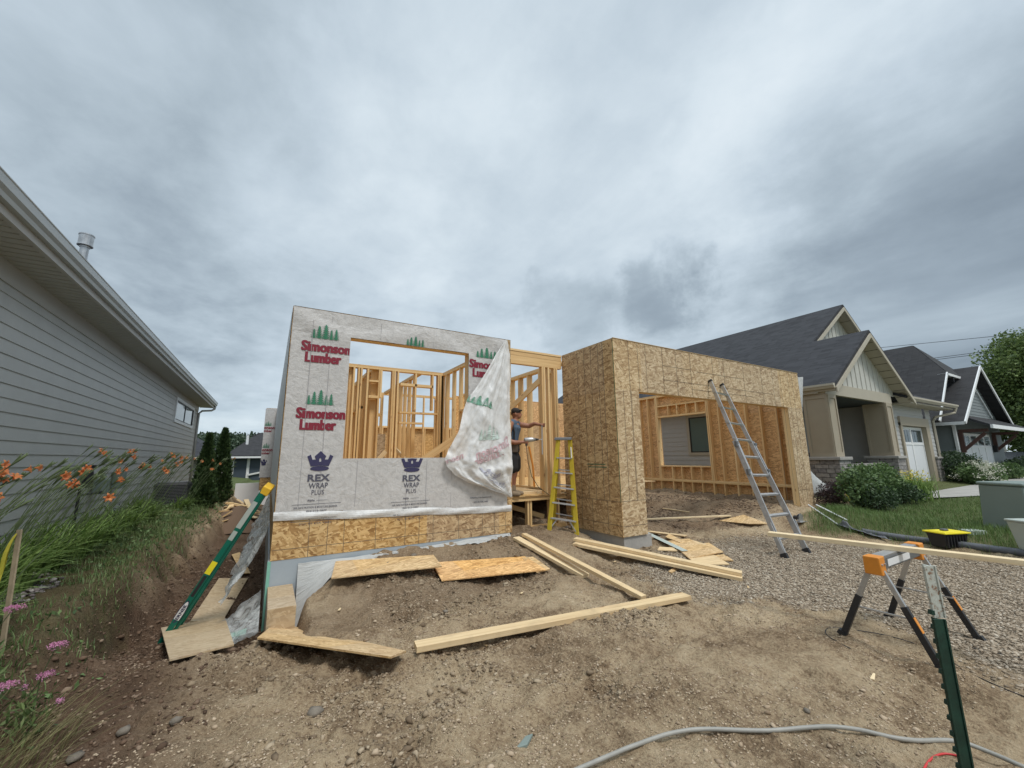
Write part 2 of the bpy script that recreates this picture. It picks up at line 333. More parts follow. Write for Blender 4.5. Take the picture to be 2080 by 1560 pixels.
# ------------------------------------------------------------------ noise on arrays
def _hash(ix, iy, s):
    h = (ix.astype(np.int64)*374761393+iy.astype(np.int64)*668265263+s*974634777) & 0xffffffff
    h = ((h ^ (h >> 13))*1274126177) & 0xffffffff
    return ((h ^ (h >> 16)) & 0xffff)/65535.
def vnoise(x, y, s=0):
    x0 = np.floor(x); y0 = np.floor(y); fx = x-x0; fy = y-y0
    fx = fx*fx*fx*(fx*(fx*6-15)+10); fy = fy*fy*fy*(fy*(fy*6-15)+10)
    a = _hash(x0, y0, s); b = _hash(x0+1, y0, s); c = _hash(x0, y0+1, s); d = _hash(x0+1, y0+1, s)
    return a+(b-a)*fx+(c-a)*fy+(a-b-c+d)*fx*fy
def fbm(x, y, s=0, o=4, g=.5):
    r = 0; a = 1; t = 0
    for k in range(o):
        r = r+a*vnoise(x, y, s+k*17); t += a; a *= g; x = x*2.03+5.1; y = y*2.03+1.7
    return r/t
def sst(a, b, x): t = np.clip((x-a)/(b-a), 0, 1); return t*t*(3-2*t)
def masks(x, y):
    wob = (fbm(x*1.3, y*1.3, 5)-.5)
    # trench beside the house
    ledge = -1.25+wob*.5+.25*sst(9, 16, y)
    tr = sst(-.22, .22, x-ledge)*(1-sst(.34, .52+.42*sst(5.5, 5.95, y), x))*sst(4.35, 5.6, y+wob*.8+.25*(x+.6))
    tr = tr*(1-sst(24, 26, y))
    pile = 0*x
    rg = sst(0, .7, (x-4.75)*.86+(y-1.6)*.15+wob*1.4+.25*np.sin(y*2.1))*(1-sst(9.0, 9.5, x+.25*(y-2)+wob*.4))*(1-sst(4.25, 4.9, y+wob*.5))*sst(-3, -2, y)
    lawn = sst(9.35, 10.1, x+.12*(y-2)+wob*.7)*(1-sst(4.0, 4.6, y+wob*.6)*(1-sst(12.6, 13.0, x)))
    garden = (1-sst(-1.5, -1.15, x+wob*.4))*1.
    return wob, tr, rg, lawn, garden
def ground(x, y):
    x = np.asarray(x, float); y = np.asarray(y, float)
    wob, tr, rg, lawn, garden = masks(x, y)
    z = 0*x
    z = z+.17*sst(4.3, 5.9, y)*sst(.4, 1.6, x)*(1-sst(4.2, 5.2, x))*1.05
    z = z+.12*sst(5.0, 6.2, y)*sst(.35, .5, x)
    z = z+.06*sst(3.8, 5.2, y)*sst(4, 5, x)
    z = z-.09*sst(5.2, 5.7, y)*sst(5.15, 5.4, x)*(1-sst(11.3, 11.5, x))
    z = z+.28*sst(9.2, 10.6, x+.12*(y-2))+np.clip((x-10.5)*.02, 0, .12)
    z = z+.14*np.exp(-(((x-10.4)/.9)**2+((y-4.0)/.5)**2))
    z = z+garden*(.22+.12*sst(-1.6, -2.8, x)*1)*sst(2.3, 4.4, y+.5)*1.
    z = z*(1-tr)+tr*(-.47+.10*(1-sst(5.0, 6.3, y)))
    # far ground drops away gently behind the lots
    z = z-np.clip((y-30)*.02, 0, 1.6)
    rough = (1-.75*rg)*(1-.7*lawn)*(1-.1*garden)
    near = (1-sst(14, 30, np.hypot(x, y)))*(1-.9*sst(12.5, 14, x))
    for c0, c1, c2 in ((2.05, .18, 0), (3.15, .12, .9)):
        dd = y-(c0+c1*x+.06*np.sin(x*1.3+c2)); tread = .55+.45*np.sign(np.sin(x*32+np.sign(dd)*1.2))
        z = z-(1-rg)*sst(-.3, .6, x)*(1-sst(4.4, 5.2, x))*np.exp(-(dd/.10)**4)*(.026+.014*tread)+(1-rg)*.012*np.exp(-((np.abs(dd)-.15)/.04)**2)*sst(0, .6, x)*(1-sst(4.4, 5.2, x))
    z = z+near*rough*((fbm(x*1.1, y*1.1, 21, 4)-.5)*.16+(fbm(x*3.7, y*3.7, 31, 4)-.5)*.085+(fbm(x*11, y*11, 41, 3)-.5)*.03)
    ridg = 1-np.abs(fbm(x*2.4+3, y*2.4, 51, 4)*2-1)
    z = z+near*rough*(ridg-.75)*.07
    z = z+near*rough*.05*np.clip(fbm(x*6+9, y*6, 61, 3)-.55, 0, 1)*3*sst(-2, .5, -x+1.2*(y>3))
    cr_ = np.clip(fbm(x*1.3+4, y*1.3+2, 81, 3)*3.2-1.25, .10, 1)
    a_ = vnoise(x*19+vnoise(x*9, y*9, 82), y*19, 83); b_ = vnoise(x*34, y*34+3, 84)
    z = z+near*rough*cr_*(.034*np.clip(a_-.42, 0, 1)*1.6+.024*(b_-.4)+.05*np.clip(vnoise(x*8.5, y*8.5, 85)-.58, 0, 1))
    z = z+near*rg*((fbm(x*1.5, y*1.5, 71, 3)-.5)*.06+(fbm(x*22, y*22, 72, 2)-.5)*.02)
    return z
import bisect
def gz(x, y):
    i = min(max(bisect.bisect_right(XL, x)-1, 0), len(XL)-2); j = min(max(bisect.bisect_right(YL, y)-1, 0), len(YL)-2)
    u = (x-XL[i])/(XL[i+1]-XL[i]); v = (y-YL[j])/(YL[j+1]-YL[j])
    return float(ZZ[i, j]*(1-u)*(1-v)+ZZ[i+1, j]*u*(1-v)+ZZ[i, j+1]*(1-u)*v+ZZ[i+1, j+1]*u*v)
def G(px, py, up=0.):
    """the spot on the ground that shows at this place"""
    r = ray(px, py); t0 = .5; prev = None
    for t in np.arange(.6, 60, .03):
        p = CAM+r*t
        if p[2] < gz(p[0], p[1])+up: break
    return np.array([p[0], p[1], gz(p[0], p[1])+up])

# ------------------------------------------------------------------ mesh helpers
COL = scene.collection
class MB:
    def __init__(s): s.v = []; s.f = []; s.uv = []; s.mi = []
    def poly(s, pts, mi=0, uv=None):
        i = len(s.v); pts = [Vector(p) for p in pts]; s.v += pts; s.f.append(tuple(range(i, i+len(pts)))); s.mi.append(mi)
        if uv is None:
            n = Vector((0, 0, 0))
            for k in range(1, len(pts)-1): n += (pts[k]-pts[0]).cross(pts[k+1]-pts[0])
            n = n.normalized() if n.length > 1e-12 else Vector((0, 0, 1))
            if abs(n.z) > .95: uv = [(p.x, p.y) for p in pts]
            else:
                t = Vector((0, 0, 1)).cross(n).normalized(); b = n.cross(t)
                uv = [(p.dot(t), p.dot(b)) for p in pts]
        s.uv.append([(float(a[0]), float(a[1])) for a in uv])
    def hexa(s, c, mi=0, grain=None):
        """c: 8 corners, bottom 4 then top 4, counterclockwise; grain: axis 0/1/2 along which wood grain runs"""
        c = [Vector(p) for p in c]
        fs = [(0, 3, 2, 1), (4, 5, 6, 7), (0, 1, 5, 4), (1, 2, 6, 5), (2, 3, 7, 6), (3, 0, 4, 7)]
        ax = [(c[1]-c[0]), (c[3]-c[0]), (c[4]-c[0])]
        if grain is None: s_uv = None
        i = len(s.v); s.v += c
        ln = [a.length for a in ax]
        # parameter of each corner along the three box axes, in metres
        par = [(0, 0, 0), (1, 0, 0), (1, 1, 0), (0, 1, 0), (0, 0, 1), (1, 0, 1), (1, 1, 1), (0, 1, 1)]
        dead = [2, 2, 1, 0, 1, 0]
        ro = (random.random()*9, random.random()*9)
        for f, dd in zip(fs, dead):
            s.f.append(tuple(i+k for k in f)); s.mi.append(mi)
            o2 = [a for a in (0, 1, 2) if a != dd]
            if grain is not None:
                if grain in o2: u_, v_ = grain, [a for a in o2 if a != grain][0]
                else: u_, v_ = o2
                s.uv.append([(par[k][u_]*ln[u_]*(1 if grain in o2 else .02)+ro[0], par[k][v_]*ln[v_]+ro[1]) for k in f])
            else:
                n = (c[f[1]]-c[f[0]]).cross(c[f[2]]-c[f[0]]); n = n.normalized() if n.length else Vector((0, 0, 1))
                if abs(n.z) > .95: s.uv.append([(c[k].x, c[k].y) for k in f])
                else:
                    t = Vector((0, 0, 1)).cross(n).normalized(); b = n.cross(t); s.uv.append([(c[k].dot(t), c[k].dot(b)) for k in f])
    def box(s, x0, x1, y0, y1, z0, z1, mi=0, grain=None):
        s.hexa([(x0, y0, z0), (x1, y0, z0), (x1, y1, z0), (x0, y1, z0), (x0, y0, z1), (x1, y0, z1), (x1, y1, z1), (x0, y1, z1)], mi, grain)
    def beam(s, p0, p1, w, h, mi=0, up=(0, 0, 1), taper=1., base=False):
        """box from p0 to p1, w across, h along up; p0/p1 centre line (or bottom line when base)"""
        p0 = Vector(p0); p1 = Vector(p1); d = (p1-p0).normalized(); up = Vector(up); x = d.cross(up)
        if x.length < 1e-4: x = d.cross(Vector((1, 0, 0)))
        x.normalize(); u = x.cross(d).normalized()
        if base: p0 = p0+u*h/2; p1 = p1+u*h/2
        a = []
        for zz_ in (-h/2, h/2):
            a += [p0-x*w/2+u*zz_, p1-x*w/2*taper+u*zz_*taper, p1+x*w/2*taper+u*zz_*taper, p0+x*w/2+u*zz_]
        a = [a[3], a[2], a[1], a[0], a[7], a[6], a[5], a[4]]
        s.hexa(a, mi, 0)
    def tube(s, pts, r, n=8, mi=0, cap=True):
        pts = [Vector(p) for p in pts]; rr = r if hasattr(r, '__len__') else [r]*len(pts); i0 = len(s.v)
        prevx = None
        for k, p in enumerate(pts):
            d = (pts[min(k+1, len(pts)-1)]-pts[max(k-1, 0)]).normalized()
            if prevx is None: x = d.orthogonal().normalized()
            else: x = (prevx-d*prevx.dot(d)).normalized()
            prevx = x; y = d.cross(x)
            for j in range(n):
                a = 2*math.pi*j/n; s.v.append(p+(x*math.cos(a)+y*math.sin(a))*rr[k])
        for k in range(len(pts)-1):
            for j in range(n):
                a, b = i0+k*n+j, i0+k*n+(j+1) % n
                s.f.append((a, b, b+n, a+n)); s.mi.append(mi); s.uv.append([(k*.1, j*.1)]*4)
        if cap:
            s.f.append(tuple(i0+j for j in reversed(range(n)))); s.mi.append(mi); s.uv.append([(0, 0)]*n)
            e_ = i0+(len(pts)-1)*n; s.f.append(tuple(e_+j for j in range(n))); s.mi.append(mi); s.uv.append([(0, 0)]*n)
    def grid(s, fn, nu, nv, mi=0, uvf=None, skip=None):
        i0 = len(s.v)
        for a in range(nu+1):
            for b in range(nv+1): s.v.append(Vector(fn(a/nu, b/nv)))
        for a in range(nu):
            for b in range(nv):
                if skip and skip((a+.5)/nu, (b+.5)/nv): continue
                q = [(a, b), (a+1, b), (a+1, b+1), (a, b+1)]
                s.f.append(tuple(i0+k*(nv+1)+l for k, l in q)); s.mi.append(mi)
                s.uv.append([uvf(k/nu, l/nv) if uvf else (k/nu, l/nv) for k, l in q])
    def build(s, name, mats, parent=None, smooth=False, bevel=0, solid=0):
        me = bpy.data.meshes.new(name); me.from_pydata([tuple(v) for v in s.v], [], s.f)
        if not isinstance(mats, (list, tuple)): mats = [mats]
        for m_ in mats: me.materials.append(m_)
        me.polygons.foreach_set('material_index', s.mi)
        uvl = me.uv_layers.new(name='UVMap'); flat = [c for f in s.uv for p in f for c in p]; uvl.data.foreach_set('uv', flat)
        if smooth: me.polygons.foreach_set('use_smooth', [True]*len(me.polygons))
        me.update()
        o = bpy.data.objects.new(name, me); COL.objects.link(o)
        if parent is not None: place(o, parent)
        if bevel: b = o.modifiers.new('bevel', 'BEVEL'); b.width = bevel; b.segments = 2; b.limit_method = 'ANGLE'
        if solid: b = o.modifiers.new('solid', 'SOLIDIFY'); b.thickness = solid; b.offset = 0
        return o
def place(o, parent):
    o.parent = parent; o.matrix_parent_inverse = WORLD_OF[parent.name].inverted() if parent.name in WORLD_OF else Matrix.Identity(4)
    WORLD_OF[o.name] = Matrix.Identity(4)
WORLD_OF = {}
def tag(o, label=None, cat=None, group=None, kind=None):
    if label: o['label'] = label
    if cat: o['category'] = cat
    if group: o['group'] = group
    if kind: o['kind'] = kind
    return o
def thing(name, label, cat, loc=(0, 0, 0), group=None):
    o = bpy.data.objects.new(name, None); COL.objects.link(o); o.location = loc; o.empty_display_size = .2
    WORLD_OF[o.name] = Matrix.Translation(Vector(loc)); return tag(o, label, cat, group)
def struct(o): o['kind'] = 'structure'; return o
def npmesh(name, V, F, mt, parent=None, attr=None, smooth=False, k=None):
    """V (n,3), F (m,k) arrays"""
    me = bpy.data.meshes.new(name); V = np.asarray(V, np.float32); F = np.asarray(F, np.int32); k = F.shape[1]
    me.vertices.add(len(V)); me.vertices.foreach_set('co', V.ravel()); me.loops.add(F.size); me.loops.foreach_set('vertex_index', F.ravel())
    me.polygons.add(len(F)); me.polygons.foreach_set('loop_start', np.arange(0, F.size, k, dtype=np.int32)); me.polygons.foreach_set('loop_total', np.full(len(F), k, dtype=np.int32))
    if smooth: me.polygons.foreach_set('use_smooth', np.ones(len(F), bool))
    me.update(calc_edges=True)
    if attr:
        for nme, arr in attr.items():
            a = me.attributes.new(nme, 'FLOAT', 'POINT'); a.data.foreach_set('value', np.asarray(arr, np.float32))
    if not isinstance(mt, (list, tuple)): mt = [mt]
    for m_ in mt: me.materials.append(m_)
    o = bpy.data.objects.new(name, me); COL.objects.link(o)
    if parent is not None: place(o, parent)
    return o

# ------------------------------------------------------------------ ground
def mk_ground():
    mt, T, b = mat('site_soil'); P = geo(T, 'Position')
    def at(nm): a = T.nodes.new('ShaderNodeAttribute'); a.attribute_name = nm; return a.outputs['Fac']
    n1 = tnoise(T, P, 1.1, 6, .6); n2 = tnoise(T, P, 7, 8, .68); n3 = tnoise(T, P, 45, 5, .65); n4 = tnoise(T, P, 160, 3, .6)
    f = mth('ADD', mth('MULTIPLY', n1.outputs[0], .38, T=T), mth('ADD', mth('MULTIPLY', n2.outputs[0], .32, T=T), mth('MULTIPLY', n3.outputs[0], .3, T=T), T=T), T=T)
    soil = ramp(T, f, [(.36, (.105, .070, .040)), (.44, (.25, .175, .108)), (.505, (.42, .315, .20)), (.59, (.545, .43, .285)), (.70, (.67, .555, .395))])
    dark = ramp(T, f, [(.35, (.06, .036, .024)), (.52, (.14, .088, .057)), (.68, (.27, .195, .135))])
    vo = T.nodes.new('ShaderNodeTexVoronoi'); T.links.new(P, vo.inputs['Vector']); vo.inputs['Scale'].default_value = 38
    s = T.nodes.new('ShaderNodeSeparateColor'); T.links.new(vo.outputs['Color'], s.inputs[0])
    grav = ramp(T, s.outputs[0], [(0, (.155, .12, .088)), (.4, (.28, .225, .165)), (.75, (.39, .325, .245)), (1, (.50, .44, .36))])
    turf = ramp(T, n2.outputs[0], [(.35, (.05, .08, .025)), (.65, (.13, .15, .06))])
    dm = mth('ADD', at('damp'), mth('MULTIPLY', mth('SUBTRACT', n2.outputs[0], .5, T=T), .8, T=T), clamp=True, T=T)
    c = mixc(T, dm, soil, dark)
    gm = mth('MULTIPLY', at('gravel'), ramp(T, n2.outputs[0], [(.30, (.35,)*3), (.5, (1,)*3)]), T=T)
    c = mixc(T, gm, c, grav)
    tm = mth('ADD', at('turf'), mth('MULTIPLY', mth('SUBTRACT', n2.outputs[0], .5, T=T), .9, T=T), clamp=True, T=T)
    tm = mth('MULTIPLY', tm, mth('GREATER_THAN', at('turf'), .02, T=T), T=T)
    c = mixc(T, tm, c, turf)
    T.links.new(c, b.inputs['Base Color']); b.inputs['Roughness'].default_value = .97; b.inputs['Specular IOR Level'].default_value = .15
    h = mth('ADD', mth('MULTIPLY', n2.outputs[0], .5, T=T), mth('ADD', mth('MULTIPLY', n3.outputs[0], .4, T=T), mth('MULTIPLY', n4.outputs[0], .12, T=T), T=T), T=T)
    h = mth('SUBTRACT', h, mth('MULTIPLY', mth('MULTIPLY', vo.outputs['Distance'], gm, T=T), .5, T=T), T=T)
    bump(T, b, h, 1.0, .085)
    return mt
def lines(segs):
    out = []
    for a, b, st in segs: out += list(np.arange(a, b, st))
    return np.array(out+[segs[-1][1]])
xs = np.concatenate([-np.geomspace(900, 8, 22), lines([(-6, -3, .15), (-3, -1.4, .026), (-1.4, 5.4, .0185), (5.4, 9, .035), (9, 14, .08), (14, 40, .8)]), np.geomspace(45, 900, 14)])
ys = np.concatenate([-np.geomspace(300, 6, 12), lines([(-4, 0, .2), (0, .9, .05), (.9, 6.4, .0185), (6.4, 11, .05), (11, 22, .16), (22, 60, 1.5)]), np.geomspace(66, 1500, 20)])
XX, YY = np.meshgrid(xs, ys, indexing='ij'); ZZ = ground(XX, YY); XL = xs.tolist(); YL = ys.tolist()
wob, tr, rg, lawn, garden = masks(XX, YY)
damp = np.clip(tr*.95+.35*sst(.3, 1.2, XX)*sst(4.6, 5.6, YY)*(1-sst(4.5, 5, XX))+.45*np.exp(-(((XX+.9)/.8)**2+((YY-3.9)/.9)**2))+.55*np.exp(-(((XX-1.9)/2.2)**2+((YY-4.75)/.55)**2))+.75*(1-sst(-.9, .1, XX+.2*(YY-3.5)))*sst(1.5, 2.5, YY)+.55*sst(5.0, 5.6, YY)*sst(5.1, 5.4, XX)*(1-sst(11.4, 11.6, XX))+.25*garden, 0, 1)
turf = np.clip(lawn*.9+garden*sst(2.0, 6, YY)*.35+.35*garden*(1-sst(-2.4, -1.9, XX))+1.*(YY > 24), 0, 1)
nx, ny = XX.shape
idx = np.arange(nx*ny).reshape(nx, ny)
F = np.stack([idx[:-1, :-1], idx[1:, :-1], idx[1:, 1:], idx[:-1, 1:]], -1).reshape(-1, 4)
V = np.stack([XX, YY, ZZ], -1).reshape(-1, 3)
gnd = npmesh('ground', V, F, mk_ground(), attr=dict(gravel=rg.ravel(), damp=damp.ravel(), turf=turf.ravel()), smooth=True)
struct(gnd)

# ------------------------------------------------------------------ loose stones and clods (uncountable)
def ico():
    import bmesh
    bm = bmesh.new(); bmesh.ops.create_icosphere(bm, subdivisions=1, radius=1); v = np.array([tuple(q.co) for q in bm.verts]); f = np.array([[q.index for q in fc.verts] for fc in bm.faces]); bm.free(); return v, f
IV, IF = ico()
def stones(name, P, S, mt, flat=.6, jit=.42):
    n = len(P); k = len(IV)
    jitv = 1+(rng.random((n, k, 1))-.5)*2*jit
    sc = np.stack([S*(.7+.6*rng.random(n)), S*(.7+.6*rng.random(n)), S*flat*(.7+.5*rng.random(n))], -1)[:, None, :]
    Vv = IV[None]*jitv*sc; a = rng.random(n)*6.28; c, s_ = np.cos(a)[:, None], np.sin(a)[:, None]
    x = Vv[..., 0]*c-Vv[..., 1]*s_; y = Vv[..., 0]*s_+Vv[..., 1]*c
    Vv = np.stack([x, y, Vv[..., 2]], -1)+P[:, None, :]
    Fv = (IF[None]+(np.arange(n)*k)[:, None, None]).reshape(-1, 3)
    return npmesh(name, Vv.reshape(-1, 3), Fv, mt)
def mk_stonemat(name, cols):
    mt, T, b = mat(name); isl = geo(T, 'Random Per Island'); n = tnoise(T, geo(T, 'Position'), 60, 3)
    c = ramp(T, mth('ADD', mth('MULTIPLY', isl, .8, T=T), mth('MULTIPLY', n.outputs[0], .2, T=T), T=T), cols)
    T.links.new(c, b.inputs['Base Color']); b.inputs['Roughness'].default_value = .95; b.inputs['Specular IOR Level'].default_value = .2; return mt
M_gravel = mk_stonemat('gravel_stone', [(.05, (.135, .105, .075)), (.35, (.28, .222, .16)), (.7, (.385, .315, .235)), (.97, (.57, .51, .42))])
M_clod = mk_stonemat('soil_clod', [(.1, (.22, .16, .105)), (.5, (.38, .29, .20)), (.88, (.49, .39, .28)), (.985, (.6, .55, .48))])
M_clodd = mk_stonemat('damp_clod', [(.1, (.07, .045, .03)), (.5, (.14, .09, .06)), (.9, (.26, .19, .135))])
def sample(n, x0, x1, y0, y1, maskf, near=True):
    x = rng.uniform(x0, x1, n*3); y = rng.uniform(y0, y1, n*3); k = rng.random(n*3) < maskf(x, y); x, y = x[k][:n], y[k][:n]
    return x, y
x, y = sample(60000, 4.2, 10, .2, 5.2, lambda x, y: masks(x, y)[2]*np.clip(1.5-.12*x, .3, 1))
S = rng.uniform(.005, .0155, len(x)); tag(stones('gravel', np.stack([x, y, ground(x, y)+S*.2], -1), S, M_gravel), kind='stuff', label='tan and grey gravel covering the driveway area', cat='gravel')
x, y = sample(24000, -.9, 5.5, 1.0, 6.0, lambda x, y: (1-masks(x, y)[2])*(1-masks(x, y)[1])*np.clip(fbm(x*1.6, y*1.6, 77)*3-1.15, .06, 1))
S = rng.uniform(.003, .0085, len(x))*(1+1.6*(rng.random(len(x)) > .985)); tag(stones('soil_clods', np.stack([x, y, ground(x, y)+S*.15], -1), S, M_clod), kind='stuff', label='loose dry clods and pebbles on the bare soil', cat='clods')
x, y = sample(16000, -.6, 5.5, 1.3, 6.0, lambda x, y: (1-masks(x, y)[2])*(1-masks(x, y)[1])*np.clip(fbm(x*1.3+4, y*1.3+2, 81, 3)*6-3.4, 0, 1))
S = rng.uniform(.004, .012, len(x))*(1+1.3*(rng.random(len(x)) > .9)); tag(stones('crumbled_soil', np.stack([x, y, ground(x, y)+S*.05], -1), S, mk_stonemat('crumb_soil', [(.1, (.15, .108, .07)), (.6, (.29, .222, .15)), (.95, (.42, .34, .24))]), .6, .62), kind='stuff', label='patches of crumbled brown soil lumps in the open yard', cat='clods')
x, y = sample(9000, -1.6, .1, 3.2, 12, lambda x, y: np.clip(masks(x, y)[1]+.5*(x < -.2)*(y < 5), 0, 1))
S = rng.uniform(.005, .016, len(x))*(1+1.2*(rng.random(len(x)) > .96)); tag(stones('damp_clods', np.stack([x, y, ground(x, y)+S*.2], -1), S, M_clodd), kind='stuff', label='dark damp clods in the trench beside the house', cat='clods')
x, y = sample(5000, 5.2, 11.4, 5.2, 9.5, lambda x, y: np.clip(fbm(x*1.8, y*1.8, 78)*4-1.7, .05, 1))
S = rng.uniform(.008, .03, len(x)); tag(stones('garage_mud_clods', np.stack([x, y, ground(x, y)+S*.1], -1), S, mk_stonemat('mud_clod', [(.1, (.11, .075, .05)), (.9, (.26, .19, .13))])), kind='stuff', label='brown mud lumps on the garage floor area', cat='clods')
# a bed of round landscaping stones at the far left
x = rng.uniform(-3.0, -1.95, 1500); y = rng.uniform(4.9, 7.0, 1500); S = rng.uniform(.015, .035, 1500)
tag(stones('bed_pebbles', np.stack([x, y, ground(x, y)+S*.3], -1), S, mk_stonemat('river_pebble', [(.1, (.10, .085, .085)), (.6, (.24, .20, .19)), (.95, (.5, .46, .44))])), kind='stuff', label='rounded pebbles edging the lily bed', cat='pebbles')
# individual larger stones
for px, py, r_ in ((905, 1247, .035), (640, 1450, .045), (250, 1490, .04), (1640, 1447, .025), (1290, 1205, .03), (840, 1130, .05), (355, 1475, .03), (150, 1545, .035)):
    p = G(px, py)
    o = stones('stone', np.array([[p[0], p[1], p[2]+r_*.25]]), np.array([r_]), M_rock, .6, .18)
    tag(o, None, 'stone', 'larger stones lying on the soil')
    o['label'] = {905: 'rounded pinkish stone on the soil beyond the long yellow board', 640: 'grey flat stone in the bare soil at the bottom left', 250: 'brown lump of stone near the foreground grass at bottom left', 1640: 'small dark stone in the soil left of the sawhorse legs', 1290: 'stone by the end of the long board near the board corner', 840: 'stone just above the pale panel by the foundation', 355: 'stone in the cloddy soil left of the flat grey stone', 150: 'stone at the bottom left edge below the pink flowers'}[px]

exec_parts = []
# ================================================================== the house being framed
HX0, HX1, HY, ZT, ZB, FL = .12, 3.56, 6.0, 3.67, .37, .90
GX0, GX1, GY, GB = 5.06, 11.63, 4.98, .29
house = thing('house_under_construction', 'single-storey house being framed, bare studs, board sheathing and printed white wrap', 'house', (HX0, HY, 0))
ST = .038
def frame_wall(axis, c, a0, a1, z0, z1, studs, depth=.14, extra=(), parent=house, name='stud_wall', top=2, mt=M_lum, bottom=True, skipz=()):
    """studs along a0..a1 on axis ('x': wall runs along x at y=c; 'y': runs along y at x=c); extra: (a0,a1,z0,z1) flat blocks"""
    def bx(mb, p0, p1, q0, q1, g):
        if axis == 'x': mb.box(p0, p1, c, c+depth, q0, q1, 0, {'h': 0, 'v': 2}[g])
        else: mb.box(c, c+depth, p0, p1, q0, q1, 0, {'h': 1, 'v': 2}[g])
    pl = MB()
    for k in range(top): bx(pl, a0+(.03*k if k else 0), a1, z1-ST*(k+1)+.001*k, z1-ST*k-.0005, 'h')
    if bottom: bx(pl, a0, a1, z0, z0+ST, 'h')
    for e_ in extra: bx(pl, *e_, 'h')
    w_ = pl.build(name, mt, parent)
    for s_ in studs:
        if not hasattr(s_, '__len__'): s_ = (s_, z0+ST, z1-ST*top)
        a, q0, q1 = s_; mb = MB(); bx(mb, a, a+ST, q0+.0006, q1-.0006, 'v'); mb.build('stud', mt, w_)
    return w_
def rect(mb, axis, c, a0, a1, z0, z1, mi, out):
    """a thin strip lying on a wall face, out = +-offset"""
    if axis == 'x': p = [(a0, c, z0), (a1, c, z0), (a1, c, z1), (a0, c, z1)]
    else: p = [(c, a0, z0), (c, a1, z0), (c, a1, z1), (c, a0, z1)]
    if (axis == 'x') != (out < 0): p = p[::-1]
    mb.poly(p, mi)
# --- front room wall: sheathing round the window opening
WX0, WX1, WZ0, WZ1 = .865, 2.735, 1.596, 3.321
s = MB()
for a in ((HX0, WX0, ZB, ZT), (WX1, HX1, ZB, ZT), (WX0, WX1, ZB, WZ0), (WX0, WX1, WZ1, ZT)): s.box(a[0], a[1], HY, HY+.012, a[2], a[3])
for px in (627, 664, 698, 762, 822, 850, 879, 931, 979, 1004, 1027):
    X = onY(px, 1090, HY)[0]; lean = random.uniform(-.006, .006)
    s.poly([(X, HY-.002, ZB), (X+.007, HY-.002, ZB), (X+.007+lean, HY-.002, 1.0), (X+lean, HY-.002, 1.0)], 1)
s.box(HX0, HX1, HY-.0015, HY, ZB+.118, ZB+.125, 1)
s.box(HX1-.09, HX1-.003, HY-.0025, HY, 3.0, ZT, 2)
s.box(HX0, HX1, HY-.003, HY+.013, ZT, ZT+.004, 1)
s.build('front_sheathing', [M_osb_g, M_line, M_osb_a], house)
lw = MB(); lw.box(HX0-.012, HX0, HY, 19.4, ZB, ZT); lw.build('side_sheathing', M_osb_g, house)
frame_wall('x', HY+.012, HX0, HX1, FL, ZT, [HX0+.002, HX0+.045, .5, WX0-.04, WX1+.002, WX1+.045, 3.2, HX1-.045] + [(a, FL+ST, WZ0-ST) for a in (1.2, 1.6, 2.0, 2.4)], extra=((WX0, WX1, WZ1-.003, ZT-.0762),), name='front_wall_frame')
sb_ = MB(); sb_.box(WX0, WX1, HY+.012, HY+.152, WZ0-ST, WZ0+.004, 0, 0); sb_.build('window_sill_plate', M_lum2, house)
# --- walls inside, seen through the openings
XS = lambda px: onY(px, 850, 9.24)[0]
frame_wall('x', 9.24, .22, 3.66, FL, ZT, [.30, .62, .98, 1.30, XS(712), XS(722), XS(727.5), XS(741), (XS(769), 2.95, ZT-.08), XS(765), XS(793), XS(797), XS(804), (XS(841), 2.72, ZT-.08), (XS(876), 2.72, ZT-.08), XS(888), XS(892), XS(896), 3.50, 3.55], .14,
           extra=((XS(746), XS(765), 3.30, 3.34), (XS(746), XS(765), 2.93, 2.99), (XS(811), XS(888), 2.62, 2.66), (XS(811), XS(878), 3.27, 3.33), (XS(811), XS(860), 2.38, 2.42)), mt=M_lum3)
frame_wall('y', 1.86, 9.4, 12.9, FL, ZT, [9.42, 9.8, 10.2, 10.6, (11.0, 2.9, ZT-.08), (11.4, 2.9, ZT-.08), 11.8, 12.2, 12.6], .14, extra=((10.6, 11.8, 2.84, 2.9),), mt=M_lum3)
frame_wall('y', 3.53, 6.16, 9.24, FL, ZT, [6.17, 6.6, 7.0, 7.4, (7.62, FL, 2.6), 7.8, (8.02, FL, 2.6), 8.2, 8.6, 9.0, 9.04], .09, extra=((7.4, 8.2, 2.6, 2.64),), mt=M_lum)
frame_wall('y', .135, 6.16, 14, FL, ZT, [6.5, 6.9, 7.3, 7.7, 8.1, 8.5, 8.9, 9.4, 9.8, 10.2, 10.6, 11.0, 11.4, 11.8], .09, mt=M_lum3)
frame_wall('y', 1.38, 9.42, 12.9, FL, ZT, [9.35, 9.75, 10.15, (10.5, FL, ZT-.08), (10.9, 2.95, ZT-.08), (11.3, 2.95, ZT-.08), 11.7, 12.1, 12.5], .09, extra=((10.5, 11.7, 2.9, 2.98),), mt=M_lum3)
frame_wall('x', 13.0, .22, 8.6, FL, ZT, [.3, .8, 1.6, 1.64, (2.0, 3.0, ZT-.08), (2.4, 3.0, ZT-.08), 2.9, 2.94, 3.4, 3.8, 3.84, 4.3, 4.7, 5.1, 5.5, 5.9, 6.3, 6.7, 7.1, 7.5], .09, extra=((1.68, 2.9, 2.9, 3.0),), mt=M_lum3)
frame_wall('y', 2.95, 9.4, 12.9, FL, ZT, [9.8, 10.2, 10.6, 11.0, 11.04, 11.4, 11.8, 12.2], .09, mt=M_lum3)
